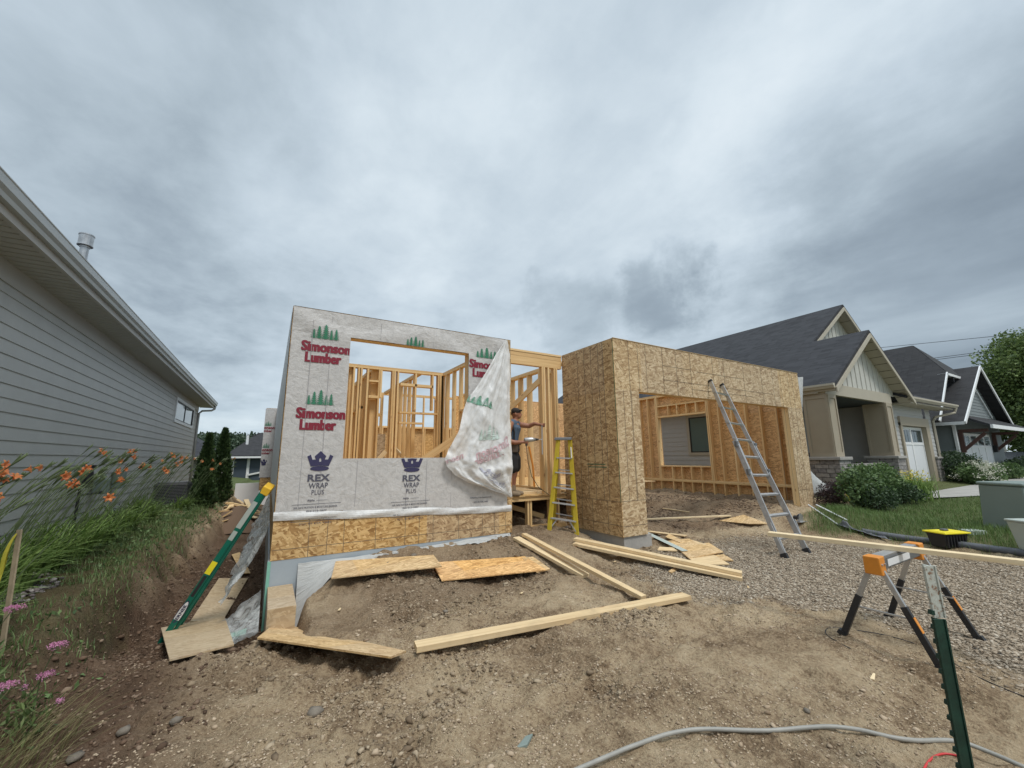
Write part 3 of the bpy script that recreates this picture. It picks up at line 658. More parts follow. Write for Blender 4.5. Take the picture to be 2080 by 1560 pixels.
frame_wall('x', 17.0, .22, 9.5, FL, ZT-.75, [.3, .9, 1.5, 2.1, 2.7, 3.3, 3.9, 4.5, 5.1, 5.7, 6.3, 6.9, 7.5, 8.1], .14, mt=M_lum)
rs = MB(); rs.box(.2, 9.5, 17.15, 17.162, .3, ZT-.75); rs.build('rear_sheathing', M_osb_in, house)
rs = MB(); rs.box(2.3, 2.9, 12.2, 12.215, FL, 2.3); rs.build('stair_panel', M_osb, house)
# wall behind the entry with a long diagonal brace
frame_wall('y', 5.15, 6.62, 12, FL, 3.6, [7.0, 7.38, 7.42, 7.9, 8.3, 8.7, 9.1, 9.5, 9.9, 10.3, 10.7, 11.2], .14, extra=(), mt=M_lum)
fx = MB(); fx.beam((5.12, 6.75, 3.52), (5.12, 9.6, 2.45), .035, .14, up=(0, 0, 1)); fx.build('diagonal_brace', M_lum, house)
fx = MB(); fx.box(5.4, 8.6, 12.3, 12.39, FL, 2.7); fx.build('inner_partition_panel', M_osb_in, house)
fx = MB(); fx.beam((1.9, 8.0, 1.05), (3.45, 7.6, 2.15), .04, .14, up=(0, 0, 1)); fx.build('diagonal_brace', M_lum, house)
fx = MB(); fx.beam((1.75, 9.18, 1.2), (2.2, 9.18, 1.75), .04, .09, up=(0, 0, 1)); fx.beam((2.9, 11.2, 1.9), (3.3, 9.5, .95), .04, .09, up=(0, 0, 1)); fx.build('diagonal_brace', M_lum2, house)
# floor deck and front rim of the entry
fx = MB(); fx.box(HX0+.01, HX1-.02, HY+.16, 17.0, FL-.02, FL-.001); fx.box(HX1-.02, 5.04, 6.40, 17, FL-.02, FL-.001); fx.box(5.04, 9.4, 7.9, 17, FL-.02, FL-.001); fx.build('floor_deck', M_osb_in, house)
EY = 6.45
fx = MB(); fx.box(HX1, 5.05, EY, EY+.04, FL-.06, FL-.021, 0, 0); fx.box(HX1, 5.05, EY-.03, EY+.06, FL-.10, FL-.061, 0, 0)
fx.box(HX1, 5.05, EY, EY+.09, .31, .348, 0, 0); fx.box(HX1, 5.05, EY-.01, EY+.10, .27, .3095, 0, 0)
cw = fx.build('crawl_wall_frame', M_lum, house)
for a in (3.63, 4.16, 4.22, 4.66, 4.86): q = MB(); q.box(a, a+ST, EY, EY+.09, .3485, FL-.101, 0, 2); q.build('stud', M_lum3, cw)
fx = MB(); fx.beam((3.7, 7.0, .78), (4.9, 7.0, .40), .04, .09); fx.build('diagonal_brace', M_lum3, house)
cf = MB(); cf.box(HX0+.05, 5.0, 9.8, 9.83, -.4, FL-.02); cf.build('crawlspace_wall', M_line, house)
hd = MB(); hd.box(HX1, 5.05, EY, EY+.09, 3.38, 3.54, 0, 0); hd.box(HX1, 5.05, EY, EY+.09, 3.545, 3.63, 0, 0); hd.box(HX1, 5.05, EY-.01, EY+.1, 3.632, 3.67, 0, 0); hd.build('entry_header', M_lum, house)
for a, z1 in ((4.55, 3.379), (4.595, 3.379), (4.70, 3.379), (4.85, 3.379), (4.90, 3.379), (HX1+.002, 3.379)): q = MB(); q.box(a, a+(ST if a > 3.6 else .03), EY, EY+.09, FL, z1, 0, 2); q.build('jamb_stud', M_lum, house)
# --- garage: return wall, front wall with the wide opening, side wall
s = MB()
s.box(GX0, GX0+.012, GY+.0, 6.445, GB, ZT)
for px in (1175, 1189, 1203, 1218, 1228): # nail rows
    Y = onX(px, 800, GX0)[1]; s.box(GX0-.002, GX0, Y, Y+.008, .84, ZT-.01, 1)
for px in (1184, 1205, 1236): Y = onX(px, 1050, GX0)[1]; s.box(GX0-.002, GX0, Y, Y+.008, GB, .84, 1)
s.box(GX0-.0025, GX0, GY, 6.445, .84, .847, 1); s.box(GX0-.0025, GX0, GY, 6.445, .46, .467, 1)
s.box(GX0-.003, GX0, GY+.001, GY+.012, .84, ZT-.01, 2)
for dz, dy in ((0, 0), (.05, .03)): s.box(GX0-.0022, GX0, 5.28+dy, 5.75+dy, 1.40+dz, 1.415+dz, 2)
s.build('return_wall_sheathing', [M_osb_g, M_line, M_green], house)
OX0, OX1, OZ = 5.645, 10.92, 2.743
s = MB()
s.box(GX0+.013, OX0, GY, GY+.012, GB, ZT); s.box(OX1, GX1, GY, GY+.012, GB, ZT); s.box(OX0, OX1, GY, GY+.012, OZ, ZT)
for px in (1278, 1297, 1313): X = onY(px, 760, GY)[0]; s.box(X, X+.009, GY-.002, GY, OZ if X > OX0 else .85, ZT-.01, 1)
for X in (5.25, 5.45): s.box(X, X+.008, GY-.002, GY, .85, OZ, 1)
for z in (.85, .45): s.box(GX0+.014, OX0, GY-.0025, GY, z, z+.008, 1); s.box(OX1, GX1, GY-.0025, GY, z-.1, z-.092, 1)
for X in (6.35, 6.75, 7.2, 7.95, 8.35, 9.1, 9.85): s.box(X, X+.011, GY-.002, GY, OZ+.0, ZT-.01, 1)
for X in (10.35, 10.72, 11.08, 11.3): s.box(X, X+.009, GY-.002, GY, .45, ZT-.01, 1)
for z, a, b_ in ((3.30, 6.35, 7.2), (3.02, 6.35, 10.3), (3.28, 7.4, 9.0), (2.9, 7.2, 9.4)): s.box(a, b_, GY-.0025, GY, z, z+.008, 1)
s.box(GX0, GX1, GY-.012, GY+.013, ZT, ZT+.006, 3)
s.build('garage_front_sheathing', [M_osb, M_line, M_green, M_lum2], house)
hd = MB(); hd.box(GX0+.02, GX1-.012, GY+.013, GY+.15, OZ+.04, ZT-.001, 0, 0); hd.box(OX0-.0, OX1, GY+.0128, GY+.152, OZ-.004, OZ+.039, 0, 0); hd.build('garage_header', M_lum3, house)
for a in (GX0+.02, GX0+.3, OX0-.085, OX0-.042, OX1+.003, OX1+.045, OX1+.20, GX1-.1, GX1-.055): q = MB(); q.box(a, a+ST, GY+.013, GY+.15, GB, OZ+.035, 0, 2); q.build('jamb_stud', M_lum, house)
SX = 11.46      # inner face of the side wall
sw = MB()
win = (7.55, 9.35, 1.27, 2.88)
for a in ((GY+.16, win[0], GB-.03, ZT), (win[1], 12.6, GB-.03, ZT), (win[0], win[1], GB-.03, win[2]), (win[0], win[1], win[3], ZT)): sw.box(SX+.142, SX+.154, *a)
sw.build('garage_side_sheathing', M_osb_r, house)
full = [5.16, 5.52, 5.93, 6.33, 6.73, 7.13, 7.45, 7.50, 9.36, 9.41, 9.76, 10.16, 10.56, 11.0, 11.4, 11.8, 12.2]
frame_wall('y', SX, GY+.16, 12.6, .80, ZT, full+[(a, .84, win[2]-ST) for a in (7.85, 8.2, 8.55, 8.9)]+[(a, win[3]+.06, 3.25) for a in (7.85, 8.2, 8.55, 8.9)], .14, extra=((win[0], win[1], win[2]-ST, win[2]), (win[0], win[1], win[3], win[3]+.05), (win[0], win[1], 3.25, 3.29)), name='garage_side_wall', mt=M_lum)
frame_wall('y', SX, GY+.16, 12.6, GB-.03, .80, [5.2, 5.55, 5.95, 6.35, 6.75, 7.15, 7.48, 7.85, 8.2, 8.55, 8.9, 9.38, 9.8, 10.2, 10.6, 11.0], .14, name='garage_kneewall', top=1, mt=M_lum3)
gb_ = MB(); gb_.box(5.3, 11.4, 12.6, 12.75, .3, ZT); gb_.build('garage_rear_wall', M_osb_r, house)
# concrete footings
c = MB(); c.box(SX-.06, SX+.2, GY+.26, 12.7, -.4, GB-.035); c.box(OX1-.1, GX1-.03, GY+.02, GY+.255, -.4, GB-.005); c.build('concrete_footing', M_conc, house, bevel=.01)
c = MB(); c.box(GX0+.04, OX0+.12, GY+.03, GY+.3, -.4, GB-.005); c.box(GX0+.05, GX0+.3, GY+.295, 6.4, -.4, GB-.005); c.build('concrete_footing', M_conc, house, bevel=.01)
c = MB(); c.box(HX1-.2, 5.1, EY+.01, EY+.2, -.4, .268); c.build('concrete_footing', M_conc, house, bevel=.01)
fo = MB(); fo.box(HX0+.03, HX1, HY+.03, HY+.25, -.9, ZB-.001); fo.build('foundation_wall', M_concd, house)
fo = MB(); fo.box(HX0+.002, HX1-.05, HY+.004, HY+.03, -.5, ZB-.002); fo.box(HX0-.03, HX0+.0, HY+.0, 19.3, -.5, ZB-.002, 0)
fo.build('foam_insulation', M_foam, house)
fo = MB(); fo.box(HX0-.035, HX0+.001, HY-.004, HY+.034, -.46, ZB-.003); fo.build('foam_edge', M_foamg, house)
fo = MB(); fo.box(.11, .375, 5.12, 5.99, -.55, .08); fo.build('window_well_form', M_osb_mud, house, bevel=.004)

# --- house wrap with its print
def wave(x, z):
    d = .004*math.sin(7*x+3*z)*1
    if z > 3.0: d += .017*max(0, math.sin(9*z+1.7*x+2*math.sin(2.2*x)))*min(1, (z-3.0)/.4)
    return d+.004*mnoise.noise(Vector((x*3, z*3, 0)))
WRZ = .93
def wzb(x): return WRZ-.14*(x-HX0)/(HX1-HX0)
gx = np.array(sorted(set(np.round(np.linspace(HX0-.004, HX1-.10, 60), 3)) | {WX0, WX1})); gzs = np.array(sorted(set(np.round(np.linspace(.80, ZT-.01, 50), 3)) | {WZ0+.004, WZ1-.0}))
wr = MB(); i0 = {}
def WY(x, z): return HY-.010-wave(x, z)
for a in range(len(gx)-1):
    for b in range(len(gzs)-1):
        xm, zm = (gx[a]+gx[a+1])/2, (gzs[b]+gzs[b+1])/2
        if WX0 < xm < WX1 and WZ0+.003 < zm < WZ1: continue
        if zm < wzb(xm)-.01: continue
        q = [(gx[a], gzs[b]), (gx[a+1], gzs[b]), (gx[a+1], gzs[b+1]), (gx[a], gzs[b+1])]
        q = [(x_, max(z_, wzb(x_))) for x_, z_ in q]
        wr.poly([(x_, WY(x_, z_), z_) for x_, z_ in q], 0, uv=q)
# faint seams of the boards showing through
for X, za, zb_ in ((.36, 1.0, 3.5), (.60, 1.0, 3.6), (1.05, .95, 1.57), (1.28, 3.35, 3.6), (1.75, .9, 1.57), (2.05, .9, 1.57), (2.45, .85, 1.57), (2.15, 3.35, 3.55)):
    wr.poly([(X, WY(X, za)-.003, za), (X+.006, WY(X, za)-.003, za), (X+.012, WY(X, zb_)-.003, zb_), (X+.006, WY(X, zb_)-.003, zb_)], 1)
# folded band along the bottom edge
for k in range(40):
    xa, xb = HX0-.02+(HX1-HX0)*k/40, HX0-.02+(HX1-HX0)*(k+1)/40
    def by(x, j): return HY-.012-.016*math.sin(math.pi*j/5)-.006*math.sin(9*x+j)
    for j in range(5):
        zf = lambda x, j: wzb(x)+.015-.105*j/5+.006*math.sin(4*x)
        wr.poly([(xa, by(xa, j), zf(xa, j)), (xa, by(xa, j+1), zf(xa, j+1)), (xb, by(xb, j+1), zf(xb, j+1)), (xb, by(xb, j), zf(xb, j))], 2)
# around the left corner
for k in range(24):
    ya, yb = HY-.012+13.3*(k/24)**2, HY-.012+13.3*((k+1)/24)**2
    wr.poly([(HX0-.018, ya, WRZ-.05), (HX0-.018, ya, ZT-.02), (HX0-.018, yb, ZT-.02), (HX0-.018, yb, WRZ-.05)], 2)
wrap = wr.build('house_wrap', [M_wrap, paint('faint_board_seam', (.33, .32, .33), .7), M_wrapfold], house, smooth=False)
# printing: lettering and emblems as thin meshes lying on the wrap
def text_tris(body, bold=.0, sx=1.):
    cu = bpy.data.curves.new('t', 'FONT'); cu.body = body; cu.offset = bold; cu.resolution_u = 3; cu.fill_mode = 'FRONT'; cu.space_character = 1.04
    o = bpy.data.objects.new('t', cu); COL.objects.link(o); dg = bpy.context.evaluated_depsgraph_get(); me = o.evaluated_get(dg).to_mesh()
    v = [(p.co.x, p.co.y) for p in me.vertices]; f = [tuple(p.vertices) for p in me.polygons]; o.evaluated_get(dg).to_mesh_clear(); bpy.data.objects.remove(o); bpy.data.curves.remove(cu)
    xs_ = [a for a, b in v]; ys_ = [b for a, b in v]; x0, x1, y0, y1 = min(xs_), max(xs_), min(ys_), max(ys_)
    return [((a-x0)/(x1-x0), (b-y0)/(y1-y0)) for a, b in v], f
def pine_polys():
    out = []
    for cx, h, wd in ((.10, .60, .30), (.29, .86, .34), (.53, 1., .40), (.74, .68, .28), (.92, .76, .30)):
        n = 7
        for k in range(n):
            t0, t1 = k/n, (k+1.35)/n; ww = wd*.5*(.25+.75*t1)
            yt, yb = h*(1-t0), max(0, h*(1-t1)); out.append([(cx, yt), (cx-ww, yb-.015), (cx-ww*.45, yb+.03), (cx, yb), (cx+ww*.45, yb+.03), (cx+ww, yb-.015)])
    return out
def crown_polys():
    out = [[(0.0, .78), (.10, .84), (.24, .30), (.12, .30)], [(1., .78), (.90, .84), (.76, .30), (.88, .30)]]
    out += [[(.02, .70), (.12, .80), (.20, .55), (.13, .34)][::-1]]
    out += [[(.28, .72), (.5, 1.0), (.46, .62), (.46, .45), (.36, .30), (.14, .30), (.36, .52)]]
    out = [[(0, .74), (.13, .82), (.20, .58), (.33, .58), (.28, .74), (.5, 1.), (.5, .66), (.46, .62), (.46, .48), (.5, .48), (.5, .30), (.14, .30)]]
    out += [[(1-a, b) for a, b in out[0]][::-1]]
    e_ = [(.5+.36*math.cos(a), .15+.12*math.sin(a)) for a in np.linspace(0, 2*math.pi, 22)[:-1]]
    out.append(e_); out.append([(.14, .30), (.86, .30), (.84, .26), (.5, .29), (.16, .26)][::-1])
    return out
def put(mb, polys, x0, x1, z0, z1, pos, mi=0, clipx=None, clipz=None):
    for p in polys:
        q = [(x0+(x1-x0)*a, z0+(z1-z0)*b) for a, b in p]
        if clipx and max(a for a, b in q) > clipx:
            q = [(min(a, clipx), b) for a, b in q]
        if clipz and max(b for a, b in q) > clipz:
            if min(b for a, b in q) >= clipz: continue
            q = [(a, min(b, clipz)) for a, b in q]
        mb.poly([pos(a, b) for a, b in q], mi, uv=q)
def put_text(mb, body, x0, x1, z0, z1, pos, bold=0., mi=0, clipx=None):
    v, f = text_tris(body, bold)
    put(mb, [[v[i] for i in fc] for fc in f], x0, x1, z0, z1, pos, mi, clipx)
PW = lambda x, z: (x, WY(x, z)-.006, z)
def X_(px, py=800, Y=HY): return onY(px, py, Y)[0]
def Z_(px, py, Y=HY): return onY(px, py, Y)[2]
def lumber_logo(x0, ztop_tree, wd, pos, parent, txt=True, clipx=None, faded=False, tree_h=.21):
    a = (M_prgf, M_prtf) if faded else (M_prg, M_prt)
    t = MB(); put(t, pine_polys(), x0+.18*wd, x0+.80*wd, ztop_tree-tree_h, ztop_tree, pos); t.build('printed_pine_trees', a[0], parent)
    if txt:
        m_ = MB(); zt = ztop_tree-tree_h-.045
        for k_, sx_ in enumerate((-.0075, 0, .0075)):      # heavy slab strokes built up from three passes
            pk = (lambda k_, sx_: lambda a, b: (lambda p: (p[0], p[1]-.0006*k_, p[2]))(pos(a+sx_, b)))(k_, sx_)
            put_text(m_, 'Simonson', x0, x0+wd*1.10, zt-.145, zt, pk, .024, clipx=clipx-sx_ if clipx else None)
            put_text(m_, 'Lumber', x0+.10*wd, x0+wd*.90, zt-.30, zt-.155, pk, .024)
        m_.build('printed_lettering', a[1], parent)
def rex_logo(x0, x1, ztop, pos, parent, clipz=None, faded=False):
    w_ = x1-x0; mt_ = M_prnf if faded else M_prn
    c_ = MB(); put(c_, crown_polys(), x0, x1, ztop-.27, ztop, pos, clipz=clipz); c_.build('printed_crown', mt_, parent)
    t = MB(); cx = (x0+x1)/2
    put_text(t, 'REX', cx-.135, cx+.135, ztop-.395, ztop-.305, pos, .035); put_text(t, 'WRAP', cx-.115, cx+.115, ztop-.485, ztop-.415, pos, .012); put_text(t, 'PLUS', cx-.075, cx+.075, ztop-.565, ztop-.505, pos, .004)
    put_text(t, 'AIR INFILTRATION & MOISTURE BARRIER', cx-.27, cx+.25, ztop-.735, ztop-.71, pos, .01); put_text(t, '866-212-1837', cx-.12, cx+.12, ztop-.78, ztop-.757, pos, .01)
    put_text(t, 'Meets & Exceeds', cx-.13, cx+.13, ztop-.825, ztop-.80, pos, .01); put_text(t, 'All Building Code Requirements', cx-.25, cx+.25, ztop-.875, ztop-.847, pos, .01)
    put(t, [[(0, 0), (1, 0), (1, 1), (0, 1)]], cx-.29, cx+.29, ztop-.685, ztop-.68, pos); put(t, [[(0, 0), (1, 0), (1, 1), (0, 1)]], cx-.29, cx+.29, ztop-.897, ztop-.892, pos)
    put_text(t, 'ICC ES ESR-1602', cx-.19, cx+.19, ztop-.935, ztop-.913, pos, .01)
    put_text(t, 'Alpha', cx-.12, cx-.03, ztop-.655, ztop-.62, pos, .02); put(t, [[(0, 0), (1, 0), (1, 1), (0, 1)]], cx-.01, cx+.12, ztop-.64, ztop-.636, pos)
    t.build('printed_lettering', M_prnf if faded else M_prk, parent)
zA = Z_(665, 661); lumber_logo(X_(613, 700), zA, X_(703, 700)-X_(613, 700), PW, wrap, clipx=WX0-.004)
zB = Z_(657, 792); lumber_logo(X_(602, 840), zB, X_(692, 840)-X_(602, 840), PW, wrap, clipx=WX0-.004)
x_ = X_(824, 690); t = MB(); put(t, pine_polys(), x_, X_(861, 700), WZ1+.004, Z_(842, 684), PW); t.build('printed_pine_trees', M_prg, wrap)
zC = Z_(985, 706); lumber_logo(X_(953, 740), zC, .64, PW, wrap, clipx=HX1-.12, tree_h=.19)
rex_logo(X_(623, 940), X_(676, 940), Z_(652, 916), PW, wrap)
rex_logo(X_(814, 950), X_(858, 950), Z_(836, 925)+.02, PW, wrap, clipz=WZ0-.002)
t = MB(); put_text(t, 'All Building Code Requirements', 2.78, 3.16, .95, .975, PW, .01); put_text(t, 'ICC ES ESR-1602', 2.85, 3.1, .885, .91, PW, .01); t.build('printed_lettering', M_prk, wrap)
# --- the torn corner of the wrap hanging loose over the window
Lc = [(1027, 690), (1005, 722), (985, 757), (962, 792), (945, 812), (934, 850), (925, 880), (912, 905), (900, 932), (904, 948), (922, 966), (950, 981), (985, 992), (1034, 1009)]
Rc = [(1029, 692), (1034, 720), (1035, 760), (1035, 800), (1035, 840), (1036, 870), (1036, 900), (1036, 925), (1037, 945), (1037, 962), (1037, 976), (1037, 988), (1037, 998), (1038, 1010)]
def cur(Cv, t):
    t = t*(len(Cv)-1); i = min(int(t), len(Cv)-2); f_ = t-i; p = onY(*Cv[i], HY-.05); q = onY(*Cv[i+1], HY-.05)
    return p[0]*(1-f_)+q[0]*f_, p[2]*(1-f_)+q[2]*f_
def flap(u, t):
    lx, lz = cur(Lc, t); rx, rz = cur(Rc, t); x = lx+(rx-lx)*u; z = lz+(rz-lz)*u
    # folds fan out from the top corner, then sweep round in the lower belly
    amp = .012+.075*min(1, t*1.8)*(1-.45*max(0, (t-.8)/.2))
    ang = u*7.2+1.1*math.sin(3.1*t)
    f1_ = math.sin(ang*1.9)*.5+math.sin(ang*3.7+2.*t)*.28+math.sin(ang*7.3+5*t)*.10
    sw_ = math.exp(-((t-.62-.34*(1-u)**1.3*.9)/.055)**2)*.06*(.3+u)
    f2_ = mnoise.noise(Vector((x*2.6, z*2.6, 4)))*.05*min(1, t*2)+mnoise.noise(Vector((x*8, z*5, 1)))*.016+abs(mnoise.noise(Vector((x*5+z*3, z*2.2-x*2, 7))))*.07*min(1, t*1.5)+abs(mnoise.noise(Vector((x*12-z*7, z*6+x*5, 9))))*.022
    belly = .10*math.sin(math.pi*min(1, max(0, (t-.05)/.95)))*math.sin(math.pi*(.12+.88*u)**.8)
    return (x+.01*f1_, HY-.045-belly-amp*f1_*.55*math.sin(math.pi*(.15+.7*u))-sw_-f2_-.01, z+.01*f1_)
fl = MB(); fl.grid(lambda a, b: flap(a, b), 60, 90, uvf=lambda a, b: (a*1.2, b*2.1))
flo = fl.build('loose_wrap_flap', M_flap, wrap, smooth=True)
def fpos(cx, cz, ang, sc_, mirror=-1):
    """position on the flap for a print point (a,b), rotated by ang"""
    def f_(a, b):
        a, b = a*mirror*sc_, b*sc_; c_, s_ = math.cos(ang), math.sin(ang)
        u = cx+(a*c_-b*s_)/1.0; t_ = cz-(a*s_+b*c_)/2.0
        u = min(max(u, 0), 1); t_ = min(max(t_, 0), 1)
        p = flap(u, t_); return (p[0], p[1]-.006, p[2])
    return f_
def fold_print(mb, polys, cx, cz, w_, h_, ang, mi=0):
    pos = fpos(cx, cz, ang, 1.)
    for p in polys: q = [(w_*(a-.5), h_*(b-.5)) for a, b in p]; mb.poly([pos(a, b) for a, b in q], mi)
def fine(polys):     # cut long outlines so that they follow the folds
    out = []
    for p in polys:
        q = []
        for a, b in zip(p, p[1:]+p[:1]):
            n_ = max(1, int(math.hypot(a[0]-b[0], a[1]-b[1])/.08)); q += [(a[0]+(b[0]-a[0])*k/n_, a[1]+(b[1]-a[1])*k/n_) for k in range(n_)]
        out.append(q)
    return out
t = MB(); fold_print(t, crown_polys(), .62, .715, .38, .20, R(-14)); t.build('printed_crown', M_prnf, flo)
t = MB(); v, f = text_tris('REX', .03); fold_print(t, [[v[i] for i in fc] for fc in f], .66, .805, .34, .06, R(-14)); v, f = text_tris('WRAP', .02); fold_print(t, [[v[i] for i in fc] for fc in f], .69, .845, .3, .05, R(-14)); t.build('printed_lettering', M_prnf, flo)
t = MB(); v, f = text_tris('Simonson', .04); fold_print(t, [[v[i] for i in fc] for fc in f], .66, .515, .60, .12, R(24))
v, f = text_tris('Lumber', .04); fold_print(t, [[v[i] for i in fc] for fc in f], .60, .575, .48, .11, R(24))
v, f = text_tris('nsoro', .03); fold_print(t, [[v[i] for i in fc] for fc in f], .10, .62, .30, .06, R(28)); t.build('printed_lettering', M_prtf, flo)
t = MB(); fold_print(t, pine_polys(), .55, .43, .40, .16, R(10)); t.build('printed_pine_trees', M_prgf, flo)
t = MB(); fold_print(t, pine_polys(), .25, .29, .6, .11, R(0)); t.build('printed_pine_trees', paint('thin_green_print', (.16, .36, .26)), flo)
# --- the projecting rear corner with its own wrap
RY = 19.4
rp = MB(); rp.box(-.27, .10, RY, RY+.1, ZB, ZT+.02); rp.box(-.27, -.26, RY, 24, ZB, ZT)
rp.build('rear_sheathing', M_osb_g, house)
r2 = MB(); r2.poly([(-.30, RY-.02, .88), (.13, RY-.02, .88), (.13, RY-.02, ZT), (-.30, RY-.02, ZT)])
rw = r2.build('rear_house_wrap', M_wrap, house)
PR = lambda x, z: (x, RY-.03, z)
for zt in (3.15, 2.25):
    t = MB(); put(t, pine_polys(), -.28, -.05, zt-.19, zt, PR); t.build('printed_pine_trees', M_prg, rw)
    t = MB(); put_text(t, 'onson', -.29, .08, zt-.33, zt-.24, PR, .04); put_text(t, 'mber', -.29, .0, zt-.45, zt-.35, PR, .04); t.build('printed_lettering', M_prt, rw)
t = MB(); put(t, crown_polys(), -.30, -.08, 1.35, 1.62, PR); t.build('printed_crown', M_prn, rw)
# plastic film round the foot of the wall
def film(name, fn, nu, nv, mt_, parent=None):
    g = MB(); g.grid(fn, nu, nv); return g.build(name, mt_, parent, smooth=True)
def f1(u, v):
    x = .42+3.08*u; h = .30*(1-u)+.12
    z0 = gz(x, HY-.10-.12*v*(1-u*.6))+.01; zt = .37-.10*(1-u)*(.6+.4*math.sin(u*3))
    return (x, HY-.012-(.13+.03*math.sin(11*u))*v*(1-.5*u)-.008*math.sin(40*u), zt*(1-v)+z0*v+.012*mnoise.noise(Vector((x*6, v*4, 0))))
film('foundation_film', f1, 70, 8, M_polyw, house)
def f2(u, v):
    y = 6.0+5.5*u*u; z = .85-.9*v
    fo = mnoise.noise(Vector((y*3, v*3, 0)))*.16+mnoise.noise(Vector((y*9, v*8, 5)))*.05
    return (HX0-.05-.42*v**1.5*(1-.4*u)-abs(fo)*(.3+v), y, max(z, gz(HX0-.3, y)-.02)+.04*fo)
film('hanging_poly_film', f2, 50, 30, M_poly, house)
def f3(u, v):
    x = .05-.62*u; y = 5.25+1.35*v-.25*u+.1*math.sin(4*u)
    return (x, y, gz(x, y)+.03+(.34*(1-u)**2)*(.4+.6*v)+.05*mnoise.noise(Vector((x*7, y*7, 0)))+.02*mnoise.noise(Vector((x*18, y*18, 0))))
tag(film('poly_sheet', f3, 40, 40, M_poly), 'crumpled clear plastic sheet spilling over the muddy panel beside the foundation corner', 'plastic sheet')
def f4(u, v):
    y = 5.0+.02*u; x = 11.66+.35*v*(1-.9*abs(u-.0))+.02*math.sin(9*v); z = 3.62-1.15*u
    return (x+.0, y+.12*math.sin(3*v), z)
film('wrap_edge_flap', f4, 20, 6, M_polyw, house)
def f5(u, v):
    return (11.64+.62*v*(u**.8), 5.0+.15*v*math.sin(5*u), 1.55-.95*u+.18*v*u*.5+.05*math.sin(7*u*v))
film('wrap_edge_flap', f5, 20, 8, M_polyw, house)
# ================================================================== neighbouring houses
def laps(mb, axis, c, a0, a1, z0, z1, ex, out, mi=0, holes=(), lip=.016):
    """overlapping lap boards on a wall face; out = direction (+-1) the face looks along the other axis"""
    n = int(math.ceil((z1-z0)/ex))
    for k in range(n):
        za, zb_ = z0+k*ex, min(z0+(k+1)*ex, z1)
        cuts = [(a0, a1)]
        for h in holes:
            if h[2] < (za+zb_)/2 < h[3]:
                nc = []
                for p, q in cuts:
                    if h[0] > p: nc.append((p, min(q, h[0])))
                    if h[1] < q: nc.append((max(p, h[1]), q))
                cuts = [x_ for x_ in nc if x_[1]-x_[0] > .01]
        for p, q in cuts:
            if axis == 'x': P = lambda a, d, z: (a, c+out*d, z)
            else: P = lambda a, d, z: (c+out*d, a, z)
            f_ = [P(p, lip, za), P(q, lip, za), P(q, .001, zb_), P(p, .001, zb_)]; g_ = [P(p, 0, za), P(q, 0, za), P(q, lip, za), P(p, lip, za)]
            if (axis == 'x') == (out > 0): f_ = f_[::-1]; g_ = g_[::-1]
            mb.poly(f_, mi); mb.poly(g_, mi)
def battens(mb, y, x0, x1, zf0, zf1, step, mi, w_=.035, d=.02):
    x = x0
    while x < x1:
        mb.box(x, x+w_, y-d, y-.001, zf0(x+w_/2), zf1(x+w_/2), mi); x += step
def window(parent, axis, c, a0, a1, z0, z1, out, frame_mat, sash_mat, glass, fw_=.09, mullions=(), name='window'):
    f_ = MB(); d0, d1 = (c, c+out*.03)
    def bx(mb, p, q, r_, s_, e0, e1):
        lo, hi = min(e0, e1), max(e0, e1)
        if axis == 'x': mb.box(p, q, lo, hi, r_, s_)
        else: mb.box(lo, hi, p, q, r_, s_)
    for a in ((a0-fw_, a0, z0-fw_, z1+fw_), (a1, a1+fw_, z0-fw_, z1+fw_), (a0, a1, z0-fw_, z0), (a0, a1, z1, z1+fw_)): bx(f_, *a, d0-out*.02, d1)
    wf = f_.build(name, frame_mat, parent)
    s_ = MB()
    for a in ((a0, a0+.04, z0, z1), (a1-.04, a1, z0, z1), (a0+.04, a1-.04, z0, z0+.04), (a0+.04, a1-.04, z1-.04, z1)): bx(s_, *a, c-out*.02, c+out*.012)
    for m_ in mullions: bx(s_, m_-.025, m_+.025, z0+.04, z1-.04, c-out*.02, c+out*.011)
    s_.build('sash', sash_mat, wf)
    g_ = MB(); bx(g_, a0+.03, a1-.03, z0+.03, z1-.03, c-out*.015, c-out*.005); g_.build('pane', glass, wf)
    return wf
# ---- left house, its long lap-sided wall and deep soffit
LX = -3.0; LYN, LYF = 1.2, 23.0
lh = thing('grey_house', 'grey lap-sided house with a long gutter and deep soffit filling the left edge', 'house', (LX, 12, 0))
s = MB(); laps(s, 'y', LX, LYN, LYF, .1, 3.90, .178, 1, 0, holes=[(18.1, 21.9, 3.0, 3.9)])
for k in range(20):
    n_k = random.randint(2, 20); yk = random.uniform(4.5, 18); s.poly([(LX+.0125, yk, .1+n_k*.178+.004), (LX+.0125, yk+.004, .1+n_k*.178+.004), (LX+.003, yk+.004, .1+(n_k+1)*.178-.004), (LX+.003, yk, .1+(n_k+1)*.178-.004)], 1)
s.build('lap_siding', [M_sid1, M_saw], lh)
s = MB(); s.box(LX-6, LX-.002, LYN, LYF-.002, -.6, 3.95); s.build('wall_core', M_sid1, lh)
s = MB(); s.box(LX-9, LX-.1, LYF-.001, LYF+.01, -.6, 3.95); s.build('rear_wall', M_sid1, lh)
s = MB(); s.box(LX, LX+.03, LYN, LYF+.02, 3.78, 4.03); s.build('frieze_board', M_frieze, lh)
s = MB(); s.box(LX-.01, LX+.022, LYF-.12, LYF+.02, .1, 3.78); s.build('corner_board', M_frieze, lh)
s = MB(); y = LYN-.3; SZ = 4.03
